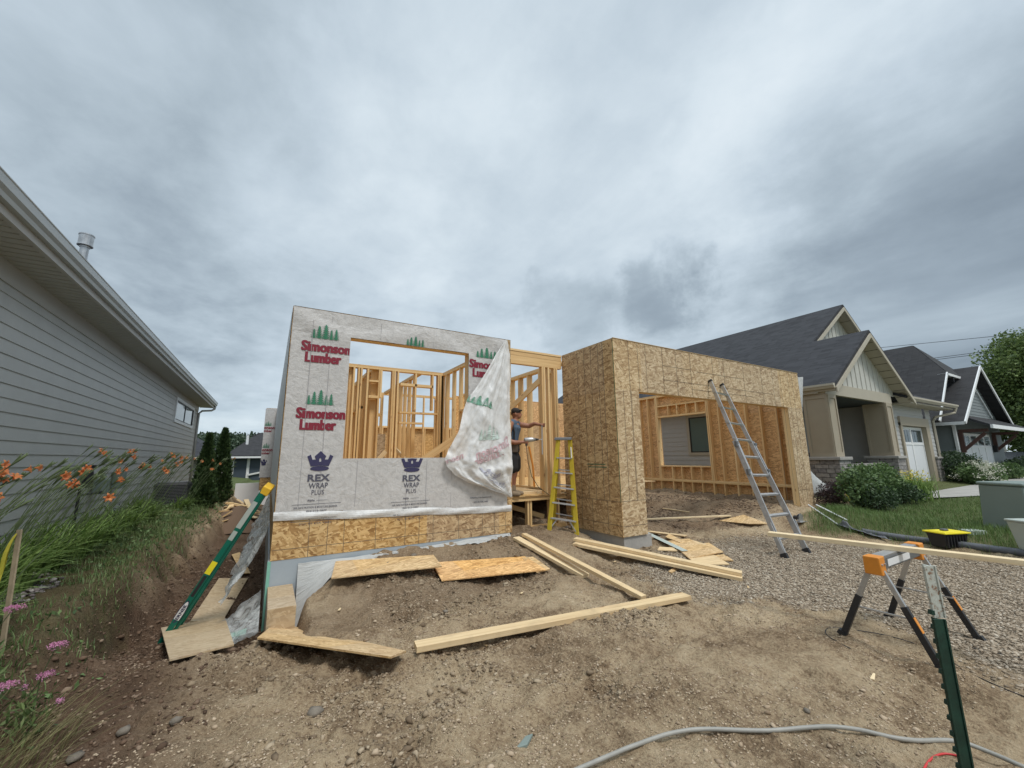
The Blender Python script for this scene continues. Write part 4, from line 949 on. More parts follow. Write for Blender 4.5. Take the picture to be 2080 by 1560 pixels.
while y < LYF+.55:
    for a, b, dz in ((0, .022, .012), (.022, .15, 0), (.15, .172, .012), (.172, .30, 0)):
        s.poly([(LX-.02, y+a, SZ+dz), (LX-.02, y+b, SZ+dz), (LX+.50, y+b, SZ+dz), (LX+.50, y+a, SZ+dz)], 0)
        s.poly([(LX-.02, y+a, SZ+.012), (LX-.02, y+a, SZ), (LX+.50, y+a, SZ), (LX+.50, y+a, SZ+.012)], 0)
    y += .30
s.build('soffit_panels', M_soff, lh)
s = MB(); s.box(LX+.50, LX+.54, LYN-.3, LYF+.6, SZ-.03, SZ+.20); s.box(LX+.47, LX+.4995, LYN-.3, LYF+.6, SZ-.012, SZ-.001); s.build('fascia', M_frieze, lh)
s = MB()
prof = [(.541, .20), (.541, .06), (.60, .06), (.615, .10), (.645, .135), (.652, .215), (.66, .225), (.66, .235), (.642, .235), (.642, .145)]
for (a, b), (c_, d) in zip(prof, prof[1:]):
    s.poly([(LX+a, LYN-.3, SZ+b), (LX+c_, LYN-.3, SZ+d), (LX+c_, LYF+.62, SZ+d), (LX+a, LYF+.62, SZ+b)])
s.poly([(LX+a, LYF+.62, SZ+b) for a, b in prof[:8]])
s.build('gutter', M_gutter, lh)
s = MB(); s.poly([(LX+.60, LYN-.4, SZ+.22), (LX+.60, LYF+.7, SZ+.22), (LX-5.5, LYF+.7, SZ+2.9), (LX-5.5, LYN-.4, SZ+2.9)]); s.poly([(LX-11.6, LYN-.4, SZ+.22), (LX-5.5, LYN-.4, SZ+2.9), (LX-5.5, LYF+.7, SZ+2.9), (LX-11.6, LYF+.7, SZ+.22)]); s.build('roof', M_shin, lh, solid=.03)
s = MB(); s.tube([(LX+.58, LYF+.50, SZ+.07), (LX+.56, LYF+.50, SZ-.06), (LX+.45, LYF+.50, SZ-.14), (LX+.14, LYF+.2, SZ-.20), (LX+.06, LYF-.02, SZ-.34), (LX+.06, LYF-.05, .2)], .045, 8); s.build('downspout', M_gutter, lh, smooth=True)
window(lh, 'y', LX+.01, 18.15, 21.8, 3.02, 3.70, 1, M_white, M_black, M_glass, .10, mullions=(19.98,))
fl_ = MB(); fl_.tube([(-4.5, 13.65, 5.0), (-4.5, 13.65, 6.97)], .085, 16); fl_.tube([(-4.5, 13.65, 6.95), (-4.5, 13.65, 6.99)], .10, 16)
fl_.tube([(-4.5, 13.65, 7.02), (-4.5, 13.65, 7.27)], .142, 20); fl_.tube([(-4.5, 13.65, 7.271), (-4.5, 13.65, 7.30)], .152, 20); fl_.tube([(-4.5, 13.65, 6.995), (-4.5, 13.65, 7.019)], .152, 20)
fl_.build('flue_pipe', M_rust, lh, smooth=False)
# utility meter pipes and air conditioner beside that wall
gm = thing('gas_meter', 'dark gas meter with grey pipes behind the lily stems, against grey siding', 'gas meter', (LX+.18, 10.6, .4))
q = MB(); q.tube([(LX+.16, 10.2, .4), (LX+.16, 10.2, 1.42), (LX+.16, 10.35, 1.5)], .022, 8); q.tube([(LX+.16, 10.2, 1.0), (LX+.2, 11.3, 1.0)], .02, 8); q.build('pipe', M_black, gm)
q = MB(); q.tube([(LX+.18, 10.45, 1.12), (LX+.18, 10.45, 1.45)], [.08, .05], 10); q.tube([(LX+.18, 10.45, 1.46), (LX+.18, 10.45, 1.52)], .08, 10); q.build('regulator', M_black, gm)
q = MB(); q.box(LX+.05, LX+.25, 11.2, 11.45, .95, 1.25); q.tube([(LX+.15, 11.33, 1.26), (LX+.15, 11.33, 1.34)], .05, 8); q.build('meter_body', M_util, gm, bevel=.02)
q = MB(); q.box(LX+.03, LX+.2, 12.4, 12.7, 1.0, 1.35); q.build('meter_box', M_util, gm, bevel=.01)
ac = thing('air_conditioner', 'dark slatted air conditioning unit standing at the back of the lily bed', 'air conditioner', (-2.35, 15.3, .3))
q = MB(); q.box(-2.7, -1.95, 14.9, 15.7, .25, .95); q.build('cabinet', M_black, ac, bevel=.03)
q = MB()
for k in range(16): q.box(-2.71, -1.94, 14.89, 15.71, .30+.04*k, .312+.04*k)
q.build('louvre', M_saw, ac)
q = MB(); q.tube([(-2.32, 15.3, .951), (-2.32, 15.3, .985)], .36, 20); q.build('fan_grille', M_saw, ac)

# ---- right house with the beige porch columns
rh = thing('beige_porch_house', 'greige house with stone piers, beige panelled columns, board-and-batten gables and dark roof', 'house', (14, 6, .4))
SL = .65; EX, EZ = 13.3, 3.50; RXm, RYm = 19.5, 6.37; RZ = EZ+SL*(RXm-EX)
PAX = 16.41; PAZ = EZ+SL*(PAX-EX); PY = 4.80
r_ = MB()
r_.poly([(EX, PY, EZ), (PAX, PY, PAZ), (PAX, RYm, PAZ), (RXm, RYm, RZ), (RXm, 21, RZ), (EX, 21, EZ)], 0)
r_.poly([(PAX, PY, PAZ), (2*PAX-EX+.05, PY, EZ), (2*PAX-EX+.05, 7.4, EZ), (PAX, 7.4, PAZ)], 0)
r_.poly([(RXm, RYm, RZ), (2*RXm-EX, RYm, EZ), (2*RXm-EX, 21, EZ), (RXm, 21, RZ)], 0)
r_.poly([(19.0, 4.9, EZ+.06), (24.7, 4.9, EZ+.06), (24.7, 7.2, EZ+1.15), (18.5, 7.2, EZ+1.15)], 0)
r_.build('roof', M_shin, rh, solid=.09)
def rake(ax, az, ex_, y, parent, name='rake_board', wdt=.20):
    for sgn in (-1, 1):
        q = MB(); dx = ax-EX if ex_ is None else ex_
        for t0, t1, off in ((0, 1, 0),):
            a = Vector((ax, y, az-.02)); b = Vector((ax+sgn*dx, y, az-SL*dx-.02)); q.hexa([a+Vector((0, -.03, -wdt)), b+Vector((0, -.03, -wdt)), b+Vector((0, .01, -wdt)), a+Vector((0, .01, -wdt)), a+Vector((0, -.03, -.06)), b+Vector((0, -.03, -.06)), b+Vector((0, .01, -.06)), a+Vector((0, .01, -.06))])
        q.build(name, M_creamt, parent)
rake(PAX, PAZ, PAX-EX, PY, rh); rake(RXm, RZ, RXm-EX, RYm, rh)
# sloping soffits under the two gables
for ax, az, y0, y1, dx in ((PAX, PAZ, PY, PY+.42, PAX-EX), (RXm, RZ, RYm, RYm+.42, RXm-EX)):
    q = MB()
    for sg in (-1, 1):
        n_ = 10
        for k in range(n_):
            for (ta, tb, dz) in ((k/n_, (k+.9)/n_, 0), ((k+.9)/n_, (k+1)/n_, .015)):
                q.poly([(ax+sg*dx*ta, y0, az-SL*dx*ta-.13+dz), (ax+sg*dx*tb, y0, az-SL*dx*tb-.13+dz), (ax+sg*dx*tb, y1, az-SL*dx*tb-.13+dz), (ax+sg*dx*ta, y1, az-SL*dx*ta-.13+dz)])
    q.build('gable_soffit', M_creamt, rh)
# gable faces
q = MB(); gy = PY+.40
q.poly([(PAX-2.9, gy, EZ+.08), (PAX+2.9, gy, EZ+.08), (PAX, gy, PAZ-.1)]); battens(q, gy, PAX-2.6, PAX+2.7, lambda x: EZ+.10, lambda x: PAZ-.14-SL*abs(x-PAX), .36, 0)
q.build('gable_board_siding', M_bb, rh)
q = MB(); gy2 = RYm+.40
q.poly([(RXm-5.9, gy2, EZ+.0), (RXm+5.9, gy2, EZ+.0), (RXm, gy2, RZ-.1)]); battens(q, gy2, RXm-5.0, RXm+5.2, lambda x: EZ+.5, lambda x: RZ-.14-SL*abs(x-RXm), .36, 0)
q.build('gable_board_siding', M_bb, rh)
# porch beam, columns, piers
q = MB(); q.box(13.40, 18.35, PY+.30, PY+.42, 3.29, 3.62); q.box(13.40, 13.50, PY+.42, 7.1, 3.29, 3.55); q.build('porch_beam', M_creamt, rh)
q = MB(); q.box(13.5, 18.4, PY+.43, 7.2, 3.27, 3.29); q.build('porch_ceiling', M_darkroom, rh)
for cx in (13.42, 17.66):
    y0 = PY+.28; c_ = MB(); z0, z1 = 1.52, 3.285; W = .50; D = .62
    c_.box(cx, cx+W, y0, y0+D, z0, z1); c_.build('porch_column', M_tan, rh)
    tr_ = MB(); t_ = .07; p_ = .022
    for a in ((cx, cx+t_), (cx+W-t_, cx+W)): tr_.box(a[0], a[1], y0-p_, y0-.001, z0, z1)
    for b in ((z0, z0+.12), (z1-.12, z1)): tr_.box(cx+t_, cx+W-t_, y0-p_, y0-.0012, b[0], b[1])
    for a in ((y0, y0+t_), (y0+D-t_, y0+D)): tr_.box(cx-p_, cx-.001, a[0], a[1], z0, z1)
    for b in ((z0, z0+.12), (z1-.12, z1)): tr_.box(cx-p_, cx-.0012, y0+t_, y0+D-t_, b[0], b[1])
    tr_.build('column_panel_trim', M_tan, rh)
    c_ = MB(); c_.box(cx-.17, cx+W+.14, y0-.15, y0+D+.14, 1.43, 1.515); c_.build('pier_cap', M_conc, rh, bevel=.01)
    c_ = MB(); c_.box(cx-.11, cx+W+.09, y0-.10, y0+D+.09, .1, 1.43); c_.build('stone_pier', M_stone, rh)
q = MB(); q.box(14.2, 17.5, PY+.5, PY+.62, .4, 1.30); q.build('porch_low_wall', M_stone, rh)
# walls
q = MB(); laps(q, 'x', 7.2, 14.0, 18.25, .5, 3.4, .16, -1); q.box(14.0, 18.2, 7.201, 7.4, .2, 3.5)
laps(q, 'y', 18.25, 5.45, 7.2, .5, 3.4, .16, -1); laps(q, 'y', 14.0, 7.2, 20.5, .35, 3.45, .178, -1, holes=[(9.0, 10.05, 1.62, 3.12)])
q.build('lap_siding', M_sid_r, rh)
q = MB(); q.box(14.001, 18.2, 7.41, 20.5, .0, 3.5); q.box(18.251, 23.6, 5.72, 20.5, 0, 3.6); q.build('wall_core', M_sid_r, rh)
window(rh, 'y', 13.99, 9.1, 9.95, 1.7, 3.04, -1, M_creamt, M_black, M_glass2, .11)
q = MB(); q.box(13.97, 14.1, 7.19, 7.30, .3, 3.45); q.build('corner_board', M_creamt, rh)
# garage front
q = MB(); laps(q, 'x', 5.45, 18.2, 20.0, .5, 3.45, .16, -1); laps(q, 'x', 5.45, 20.0, 22.7, 2.9, 3.45, .16, -1); laps(q, 'x', 5.45, 23.0, 23.6, 1.4, 3.45, .16, -1); q.build('garage_siding', M_sid_r, rh)
q = MB(); q.box(19.85, 20.02, 5.38, 5.70, .38, 2.72); q.box(22.62, 23.0, 5.38, 5.70, .38, 2.72); q.box(19.85, 23.0, 5.37, 5.70, 2.62, 2.95); q.build('garage_trim', M_tan, rh)
q = MB(); q.box(22.98, 23.62, 5.33, 5.7, .2, 1.38); q.build('stone_pier', M_stone, rh)
q = MB(); q.box(22.95, 23.66, 5.29, 5.72, 1.381, 1.45); q.build('pier_cap', M_conc, rh)
def garage_door(parent, x0, x1, z0, z1, y, cols_, mt_=M_doorw):
    d = MB(); d.box(x0, x1, y, y+.05, z0, z1); dd = d.build('garage_door', mt_, parent)
    t = MB(); zs = z0+(z1-z0)*.72; wd = (x1-x0)/cols_
    for k in range(cols_+1): c0 = x0+wd*k; t.box(max(x0, c0-.06), min(x1, c0+.06), y-.02, y-.001, z0+.08, z1-.08)
    for a, b in ((z0, z0+.08), (zs-.07, zs), (z1-.08, z1)): t.box(x0, x1, y-.021, y-.0012, a, b)
    t.build('door_trim', M_white, dd)
    for k in range(cols_):
        for j in range(4):
            a = x0+wd*k+.10+(wd-.2)*j/4; g_ = MB(); g_.box(a+.02, a+(wd-.2)/4-.02, y-.012, y-.001, zs+.04, z1-.12); g_.build('pane', M_glass, dd)
garage_door(rh, 20.05, 22.60, .40, 2.60, 5.55, 2)
def gutter(parent, p0, p1, mt_=M_creamt, out=(0, -1, 0)):
    q = MB(); p0 = Vector(p0); p1 = Vector(p1); o_ = Vector(out)
    pr = [(0, 0), (.07, 0), (.10, .06), (.12, .07), (.12, .13), (0, .13)]
    for (a, b), (c_, d) in zip(pr, pr[1:]+pr[:1]): q.poly([p0+o_*a+Vector((0, 0, b)), p0+o_*c_+Vector((0, 0, d)), p1+o_*c_+Vector((0, 0, d)), p1+o_*a+Vector((0, 0, b))])
    for p in (p0, p1): q.poly([p+o_*a+Vector((0, 0, b)) for a, b in pr])
    return q.build('gutter', mt_, parent)
gutter(rh, (EX-.02, PY, EZ-.10), (EX-.02, 21, EZ-.10), out=(-1, 0, 0)); gutter(rh, (19.3, 4.9, EZ-.06), (24.75, 4.9, EZ-.06))
q = MB(); q.box(EX, EX+.14, PY, 21, EZ-.16, EZ-.09); q.box(13.3, 14.0, PY+.45, 21, EZ-.19, EZ-.165); q.box(19.5, 24.6, 4.93, 5.44, EZ-.13, EZ-.08); q.build('eave_soffit', M_creamt, rh)
q = MB(); q.tube([(24.6, 4.85, EZ-.06), (24.55, 4.9, EZ-.25), (23.9, 5.35, EZ-.42), (23.68, 5.40, EZ-.6), (23.68, 5.40, .4)], .05, 6); q.build('downspout', M_creamt, rh)
q = MB(); q.tube([(14.7, 7.1, 2.65), (14.7, 6.98, 2.72), (14.7, 6.85, 2.6)], .02, 6); q.tube([(14.7, 6.85, 2.35), (14.7, 6.85, 2.5), (14.7, 6.85, 2.6)], [.12, .1, .03], 8); q.build('wall_lamp', M_black, rh)
q = MB(); q.box(14.2, 23.2, 4.9, 7.2, .2, .42); q.build('porch_slab', M_conc, rh)
pc = thing('porch_chair', 'black wide-armed chair sitting on the neighbour porch between the two columns', 'chair', (15.6, 5.9, .42))
q = MB(); q.box(15.0, 15.9, 5.7, 6.4, .72, .86); q.build('seat', M_black, pc, bevel=.02)
q = MB(); q.hexa([(15.0, 6.3, .8), (15.9, 6.3, .8), (15.9, 6.4, .8), (15.0, 6.4, .8), (14.9, 6.55, 1.65), (15.8, 6.55, 1.65), (15.8, 6.65, 1.65), (14.9, 6.65, 1.65)]); q.build('backrest', M_black, pc, bevel=.02)
for a in (15.0, 15.83):
    q = MB(); q.box(a, a+.08, 5.65, 6.4, 1.05, 1.12); q.build('armrest', M_black, pc)
    for y in (5.68, 6.3): q = MB(); q.box(a, a+.07, y, y+.07, .42, 1.049); q.build('leg', M_black, pc)

# ---- blue-grey house further right
bh = thing('blue_grey_house', 'blue-grey house with clipped gable, white trim and bracketed roof over its garage', 'house', (26.5, 6, .4))
q = MB()
q.poly([(25.5, 5.6, 3.0), (28.1, 5.6, 5.45), (30.2, 7.1, 7.45), (30.2, 20, 7.45), (25.5, 20, 3.0)])
q.poly([(28.1, 5.6, 5.45), (32.2, 5.6, 5.45), (30.2, 7.1, 7.45)])
q.poly([(30.2, 7.1, 7.45), (32.2, 5.6, 5.45), (35, 5.6, 3.0), (35, 20, 3.0), (30.2, 20, 7.45)])
# front wing roof with its own ridge
q.poly([(26.2, 5.0, 2.95), (31.0, 5.0, 5.95), (31.0, 7.5, 5.95), (26.2, 7.5, 2.95)]); q.poly([(31.0, 5.0, 5.95), (35.8, 5.0, 2.95), (35.8, 7.5, 2.95), (31.0, 7.5, 5.95)])
q.poly([(26.4, 4.3, 2.75), (35.9, 4.3, 2.75), (35.4, 5.45, 3.35), (27.0, 5.45, 3.35)])
q.build('roof', M_shin2, bh, solid=.08)
q = MB(); q.poly([(26.0, 5.9, 3.2), (34.6, 5.9, 3.2), (32.2, 5.9, 5.4), (28.1, 5.9, 5.4)]); battens(q, 5.9, 26.6, 30, lambda x: 3.3, lambda x: min(5.35, 3.3+(x-26)*1.0), .3, 0); q.build('board_siding', M_bluebb, bh)
q = MB(); q.beam((25.45, 5.58, 2.98), (28.1, 5.58, 5.45), .05, .10, up=(0, 0, 1)); q.build('rake_board', M_white, bh)
q = MB(); q.box(28.0, 32.3, 5.52, 5.9, 5.30, 5.42); q.build('clipped_soffit', M_white, bh)
for a in (28.8, 30.2): q = MB(); q.box(a, a+.12, 5.55, 5.88, 5.05, 5.29); q.build('bracket', M_dark, bh)
q = MB(); laps(q, 'x', 5.45, 26.6, 35.2, .4, 3.0, .18, -1, 0, holes=[(27.3, 32.4, .3, 2.6)])
n_ = 17
for k in range(n_):
    z = 3.0+k*.165; hw = (5.85-z)/.625; laps(q, 'x', 5.45, 31-hw, 31+hw, z, z+.165, .165, -1)
laps(q, 'y', 26.6, 5.45, 18, .4, 3.0, .18, -1, 0, holes=[(6.35, 7.1, 1.1, 2.7)])
q.build('lap_siding', M_greysh, bh)
q = MB(); q.box(26.601, 35.2, 5.452, 18, 0, 3.0); q.poly([(26.4, 5.453, 3.0), (35.6, 5.453, 3.0), (31, 5.453, 5.87)]); q.build('wall_core', M_blue, bh)
for a, b in (((31, 4.96, 5.92), (26.15, 4.96, 2.90)), ((31, 4.96, 5.92), (35.85, 4.96, 2.90)), ((31, 5.42, 5.35), (28.0, 5.42, 3.45)), ((31, 5.42, 5.35), (34.0, 5.42, 3.45))): q = MB(); q.beam(a, b, .05, .14); q.build('rake_board', M_white, bh)
q = MB(); q.box(26.5, 26.68, 5.38, 5.47, .4, 3.0); q.build('corner_board', M_white, bh)
q = MB(); q.box(26.35, 35.9, 4.22, 4.30, 2.62, 2.78); q.build('fascia', M_white, bh); q = MB(); q.box(26.1, 26.2, 5.0, 18, 2.82, 2.96); q.build('fascia', M_white, bh)
window(bh, 'y', 26.58, 6.4, 7.05, 1.2, 2.6, -1, M_white, M_white, M_glass, .10)
M_redw = paint('red_brown_timber', (.10, .05, .04), .7)
for a in (27.0, 33.0): q = MB(); q.box(a, a+.14, 4.5, 5.4, 2.50, 2.64); q.beam((a+.07, 5.35, 1.7), (a+.07, 4.6, 2.45), .12, .12); q.box(a, a+.14, 5.28, 5.42, 1.6, 2.5); q.build('bracket', M_redw, bh)
garage_door(bh, 27.4, 32.3, .38, 2.5, 5.40, 4)
q = MB(); q.box(32.8, 32.95, 5.28, 5.42, 1.6, 1.95); q.build('wall_lamp', M_black, bh)
# ---- white garage building and car further on
wg = thing('white_garage', 'low white garage with two dark strip windows behind the parked car', 'garage', (44, 6, 0))
q = MB(); q.box(40, 50, 7.6, 14, 0, 3.0); q.build('wall', M_white, wg)
q = MB(); q.poly([(39.5, 7.1, 2.9), (50.5, 7.1, 2.9), (50.5, 10.5, 4.6), (39.5, 10.5, 4.6)]); q.poly([(39.5, 10.5, 4.6), (50.5, 10.5, 4.6), (50.5, 14, 2.9), (39.5, 14, 2.9)]); q.build('roof', M_shin2, wg, solid=.08)
for a in (40.4, 43.0, 46.0): q = MB(); q.box(a, a+2.2, 7.56, 7.598, 2.0, 2.35); q.build('window', M_glass, wg)
car = thing('parked_car', 'dark sedan parked in front of the white garage at the right edge', 'car', (42.5, 5.8, .35))
def carprof(sc_=1.): return [(0, .35), (.05, .62), (.9, .80), (1.5, 1.25), (2.9, 1.28), (3.7, .92), (4.35, .84), (4.45, .35)]
q = MB(); x0c, y0c, zc = 39.6, 5.0, .35
L_ = [(x0c+a, y0c, zc+b) for a, b in carprof()]; R__ = [(x0c+a, y0c+1.75, zc+b) for a, b in carprof()]
q.poly(L_); q.poly(R__[::-1])
for k in range(8): q.poly([L_[k], R__[k], R__[(k+1) % 8], L_[(k+1) % 8]])
cb = q.build('body', M_carp, car, bevel=.06)
q = MB(); q.poly([(x0c+1.05, y0c-.01, zc+.84), (x0c+3.5, y0c-.01, zc+.86), (x0c+2.85, y0c-.01, zc+1.2), (x0c+1.58, y0c-.01, zc+1.18)]); q.build('side_window', M_glass, car)
for a in (.85, 3.55): q = MB(); q.tube([(x0c+a, y0c-.03, zc+.33), (x0c+a, y0c+.2, zc+.33)], .33, 18); wq = q.build('wheel', M_black, car); q = MB(); q.tube([(x0c+a, y0c-.045, zc+.33), (x0c+a, y0c-.031, zc+.33)], .2, 14); q.build('rim', M_alu, wq)
# ---- far houses between the left house and the new one
fh = thing('distant_stone_house', 'distant house with dark hipped roof and stone wall beyond the grey house corner', 'house', (-8, 42, 0))
q = MB(); q.box(-16, -4.5, 40, 52, -1.5, 1.75); q.build('wall', M_stone, fh)
q = MB(); q.poly([(-17, 39.4, 1.8), (-3.6, 39.4, 1.8), (-7.5, 46, 4.7), (-12, 46, 4.7)]); q.poly([(-3.6, 39.4, 1.8), (-3.6, 53, 1.8), (-7.5, 46, 4.7)]); q.build('roof', M_shin, fh, solid=.1)
q = MB(); q.box(-16.8, -3.6, 39.3, 39.42, 1.62, 1.82); q.build('fascia', M_creamt, fh)
fh = thing('distant_blue_house', 'small distant blue house with white corner boards and a sloping porch roof', 'house', (-1.6, 45, -1))
q = MB(); q.box(-2.9, 6, 45, 55, -2.2, 1.85); q.build('wall', M_bluebb, fh)
q = MB(); q.poly([(-3.5, 44.4, 1.9), (6.6, 44.4, 1.9), (5, 50, 4.3), (-1.2, 50, 4.3)]); q.poly([(-3.5, 44.4, 1.9), (-1.2, 50, 4.3), (-3.5, 55.6, 1.9)]); q.build('roof', M_shin2, fh, solid=.1)
for a in (-2.95, -1.75): q = MB(); q.box(a, a+.22, 44.93, 45, -1.6, 1.8); q.build('corner_board', M_white, fh)
q = MB(); q.box(-3.5, 6, 44.3, 44.42, 1.72, 1.88); q.beam((-1.6, 44.9, .2), (1.0, 44.9, .75), .1, .15); q.build('white_trim', M_white, fh)
q = MB(); q.tube([(-2.0, 47, 2.9), (-2.0, 47, 3.9)], .12, 6); q.build('vent_pipe', M_white, fh)
fh = thing('distant_grey_house', 'distant low grey house with a white gable edge seen past the arborvitae', 'house', (-4.5, 62, -1))
q = MB(); q.box(-7, -3.3, 60, 66, -2, .6); q.build('wall', M_frieze, fh)
q = MB(); q.poly([(-7.5, 59.5, .5), (-5, 59.5, 1.9), (-5, 66.5, 1.9), (-7.5, 66.5, .5)]); q.poly([(-5, 59.5, 1.9), (-2.6, 59.5, .5), (-2.6, 66.5, .5), (-5, 66.5, 1.9)]); q.build('roof', M_shin2, fh, solid=.1)
fh = thing('distant_dark_roof_house', 'long dark roof visible low through the bare framing of the new house', 'house', (12, 46, 0))
q = MB(); q.box(2, 24, 40, 50, -1.5, 2.6); q.build('wall', M_frieze, fh)
q = MB(); q.poly([(1.5, 39.5, 2.6), (24.5, 39.5, 2.6), (22, 45, 4.4), (4, 45, 4.4)]); q.build('roof', M_shin, fh, solid=.1)

# ---- driveway, lawn paving
def sheet(name, pts, mt_, dz=.012, n=14):
    g_ = MB(); a, b, c_, d = [Vector((*p, 0)) for p in pts]
    def fn(u, v):
        p = (a*(1-u)+b*u)*(1-v)+(d*(1-u)+c_*u)*v; return (p.x, p.y, gz(p.x, p.y)*0+.41+.004*(1-v)+dz)
    g_.grid(fn, n, n); return g_.build(name, mt_)
struct(sheet('driveway', [(14.6, 3.95), (31, -1.1), (34, 4.3), (20.0, 5.4)], M_conc)); struct(sheet('road', [(24, 5.2), (30, -2), (60, -2), (60, 6.5)], paint('asphalt', (.09, .09, .09), .9, .2, 9), .004))
# ================================================================== ladders
def rail_pts(p0, p1, off): return Vector(p0)+off, Vector(p1)+off
# aluminium multi-position ladder leaning on the garage header
gl0 = np.array([7.02, 3.52, 0]); gl1 = np.array([7.72, 3.52, 0]); gl0[2] = gz(*gl0[:2]); gl1[2] = gz(*gl1[:2])
gt0 = np.array([7.72, 4.93, 3.10]); gt1 = np.array([8.20, 4.93, 3.05])
al = thing('aluminium_ladder', 'scuffed aluminium ladder leaning on the board header above the garage opening', 'ladder', tuple((gl0+gl1)/2))
def lerp(a, b, t): return np.array(a)*(1-t)+np.array(b)*t
# outer lower section spreads; inner upper section slides inside it
for sgn, (b, t) in ((1, (gl0, gt0)), (-1, (gl1, gt1))):
    inn = lerp(gl0, gl1, .5)-b; inn = inn/np.linalg.norm(inn)
    q = MB(); q.beam(tuple(b), tuple(lerp(b, t, .60)), .028, .085, up=(0, -1, .3)); q.build('outer_rail', M_aluw, al)
    q = MB(); q.beam(tuple(lerp(b, t, .40)+inn*.04), tuple(t+inn*.04), .026, .07, up=(0, -1, .3)); q.build('inner_rail', M_alu, al)
    q = MB(); q.beam(tuple(b+np.array([0, 0, .0])), tuple(b+np.array([-.10*sgn*.6, -.02, -.0])+ (t-b)*.16), .02, .05, up=(0, -1, .3)); q.build('flared_foot', M_aluw, al)
    q = MB(); q.beam(tuple(b-(t-b)*.008), tuple(b+(t-b)*.02), .05, .10, up=(0, -1, .3)); q.build('rubber_foot', M_black, al)
    q = MB(); q.beam(tuple(t+inn*.04-(t-b)*.0), tuple(t+inn*.04+(t-b)*.012), .04, .085, up=(0, -1, .3)); q.build('end_cap', M_black, al)
    for f_ in (.42, .58): c_ = lerp(b, t, f_)-inn*.02; q = MB(); q.box(c_[0]-.04, c_[0]+.03, c_[1]-.05, c_[1]-.0, c_[2]-.06, c_[2]+.05); q.build('lock', M_saw, al, bevel=.01)
for k in range(9):
    t = .085+k*.105; a, b = lerp(gl0, gt0, t), lerp(gl1, gt1, t); q = MB(); q.beam(tuple(a), tuple(b), .075 if k > 4 else .06, .03, up=(0, -.35, 1)); q.build('rung', M_alu if k > 4 else M_aluw, al)
# yellow step ladder, opened, beside the entry
yl = thing('yellow_step_ladder', 'open yellow fibreglass stepladder standing beside the entry and board wall', 'stepladder', (4.75, 6.0, .15))
yb = lambda x, y: (x, y, gz(x, y)-.01)
topc = Vector((4.72, 6.02, 1.90)); 
fA, fB = Vector(yb(4.30, 5.98)), Vector(yb(4.70, 5.72)); rA, rB = Vector(yb(4.72, 6.42)), Vector(yb(5.02, 6.20))
tA, tB = topc+Vector((-.12, .02, 0)), topc+Vector((.06, -.10, 0)); uA, uB = topc+Vector((-.05, .10, 0)), topc+Vector((.13, -.02, 0))
for a, b, w_ in ((fA, tA, .075), (fB, tB, .075)): q = MB(); q.beam(a, b, .03, w_, up=(.4, -.8, .2)); r_o = q.build('front_rail', M_yel, yl)
for a, b in ((rA, uA), (rB, uB)): q = MB(); q.beam(a, b, .025, .05, up=(.4, -.8, .2)); q.build('rear_rail', M_yel, yl)
for k in range(5):
    t = .135+.165*k; q = MB(); q.beam(fA.lerp(tA, t), fB.lerp(tB, t), .08, .022); q.build('step', M_aluw, yl)
    if k < 4: q = MB(); q.beam(rA.lerp(uA, t+.04), rB.lerp(uB, t+.04), .02, .02); q.build('rear_brace', M_aluw, yl)
q = MB(); q.hexa([topc+Vector(v) for v in ((-.21, .03, 0), (.05, -.17, 0), (.20, .0, 0), (-.05, .18, 0), (-.20, .03, .05), (.05, -.16, .05), (.19, .0, .05), (-.05, .17, .05))]); q.build('ladder_top', M_saw, yl, bevel=.008)
for a, b in ((fA.lerp(tA, .55), rA.lerp(uA, .55)), (fB.lerp(tB, .55), rB.lerp(uB, .55))): q = MB(); q.beam(a, b, .02, .02); q.build('spreader', M_saw, yl)
for a, d in ((fA, tA), (fB, tB)): q = MB(); q.beam(a.lerp(d, .02), a.lerp(d, .12)+(fB-fA)*(.22 if d is tA else -.22), .02, .02); q.build('foot_brace', M_alu, yl)
q = MB(); p = fB.lerp(tB, .80); q.beam(p+Vector((-.022, -.042, 0)), fB.lerp(tB, .92)+Vector((-.022, -.042, 0)), .045, .003, up=(.4, -.8, .2)); q.build('label_sticker', M_white, yl)
# green step ladder, folded, leaning on the wrapped corner from the trench
gfo = G(352, 1282); gfo = np.array([-.88, 6.55, gz(-.88, 6.55)]); gto = np.array([-.02, 6.12, 1.22])
gr = thing('green_step_ladder', 'folded green fibreglass stepladder with yellow cap leaning from the trench on the wrapped corner', 'stepladder', tuple(gfo))
dirv = Vector(gto-gfo).normalized(); side = Vector((.10, .98, .0)).normalized(); nrm = dirv.cross(side).normalized()
if nrm.z < 0: nrm = -nrm
W0, W1 = .22, .11
for layer, lo, hh, mt_, nm_ in ((0, 0., .056, M_grn, 'front_rail'), (1, -.05, .034, M_grn, 'rear_rail')):
    for sg in (-1, 1):
        a = Vector(gfo)+side*sg*W0*(1-.15*layer)+nrm*lo+dirv*(.05*layer); b = Vector(gto)+side*sg*W1*(1-.1*layer)+nrm*lo*.6
        q = MB(); q.beam(a, b, .028, hh, up=nrm); q.build(nm_, mt_, gr)
for k in range(6):
    t = .13+.145*k; wd_ = W0*(1-t)+W1*t; c_ = Vector(gfo).lerp(Vector(gto), t); q = MB(); q.beam(c_-side*wd_, c_+side*wd_, .07, .02, up=nrm); q.build('step', M_alu, gr)
q = MB(); c_ = Vector(gto)-nrm*.025; q.beam(c_-dirv*.03, c_+dirv*.07, .25, .10, up=nrm); q.build('ladder_top', M_capy, gr, bevel=.01)
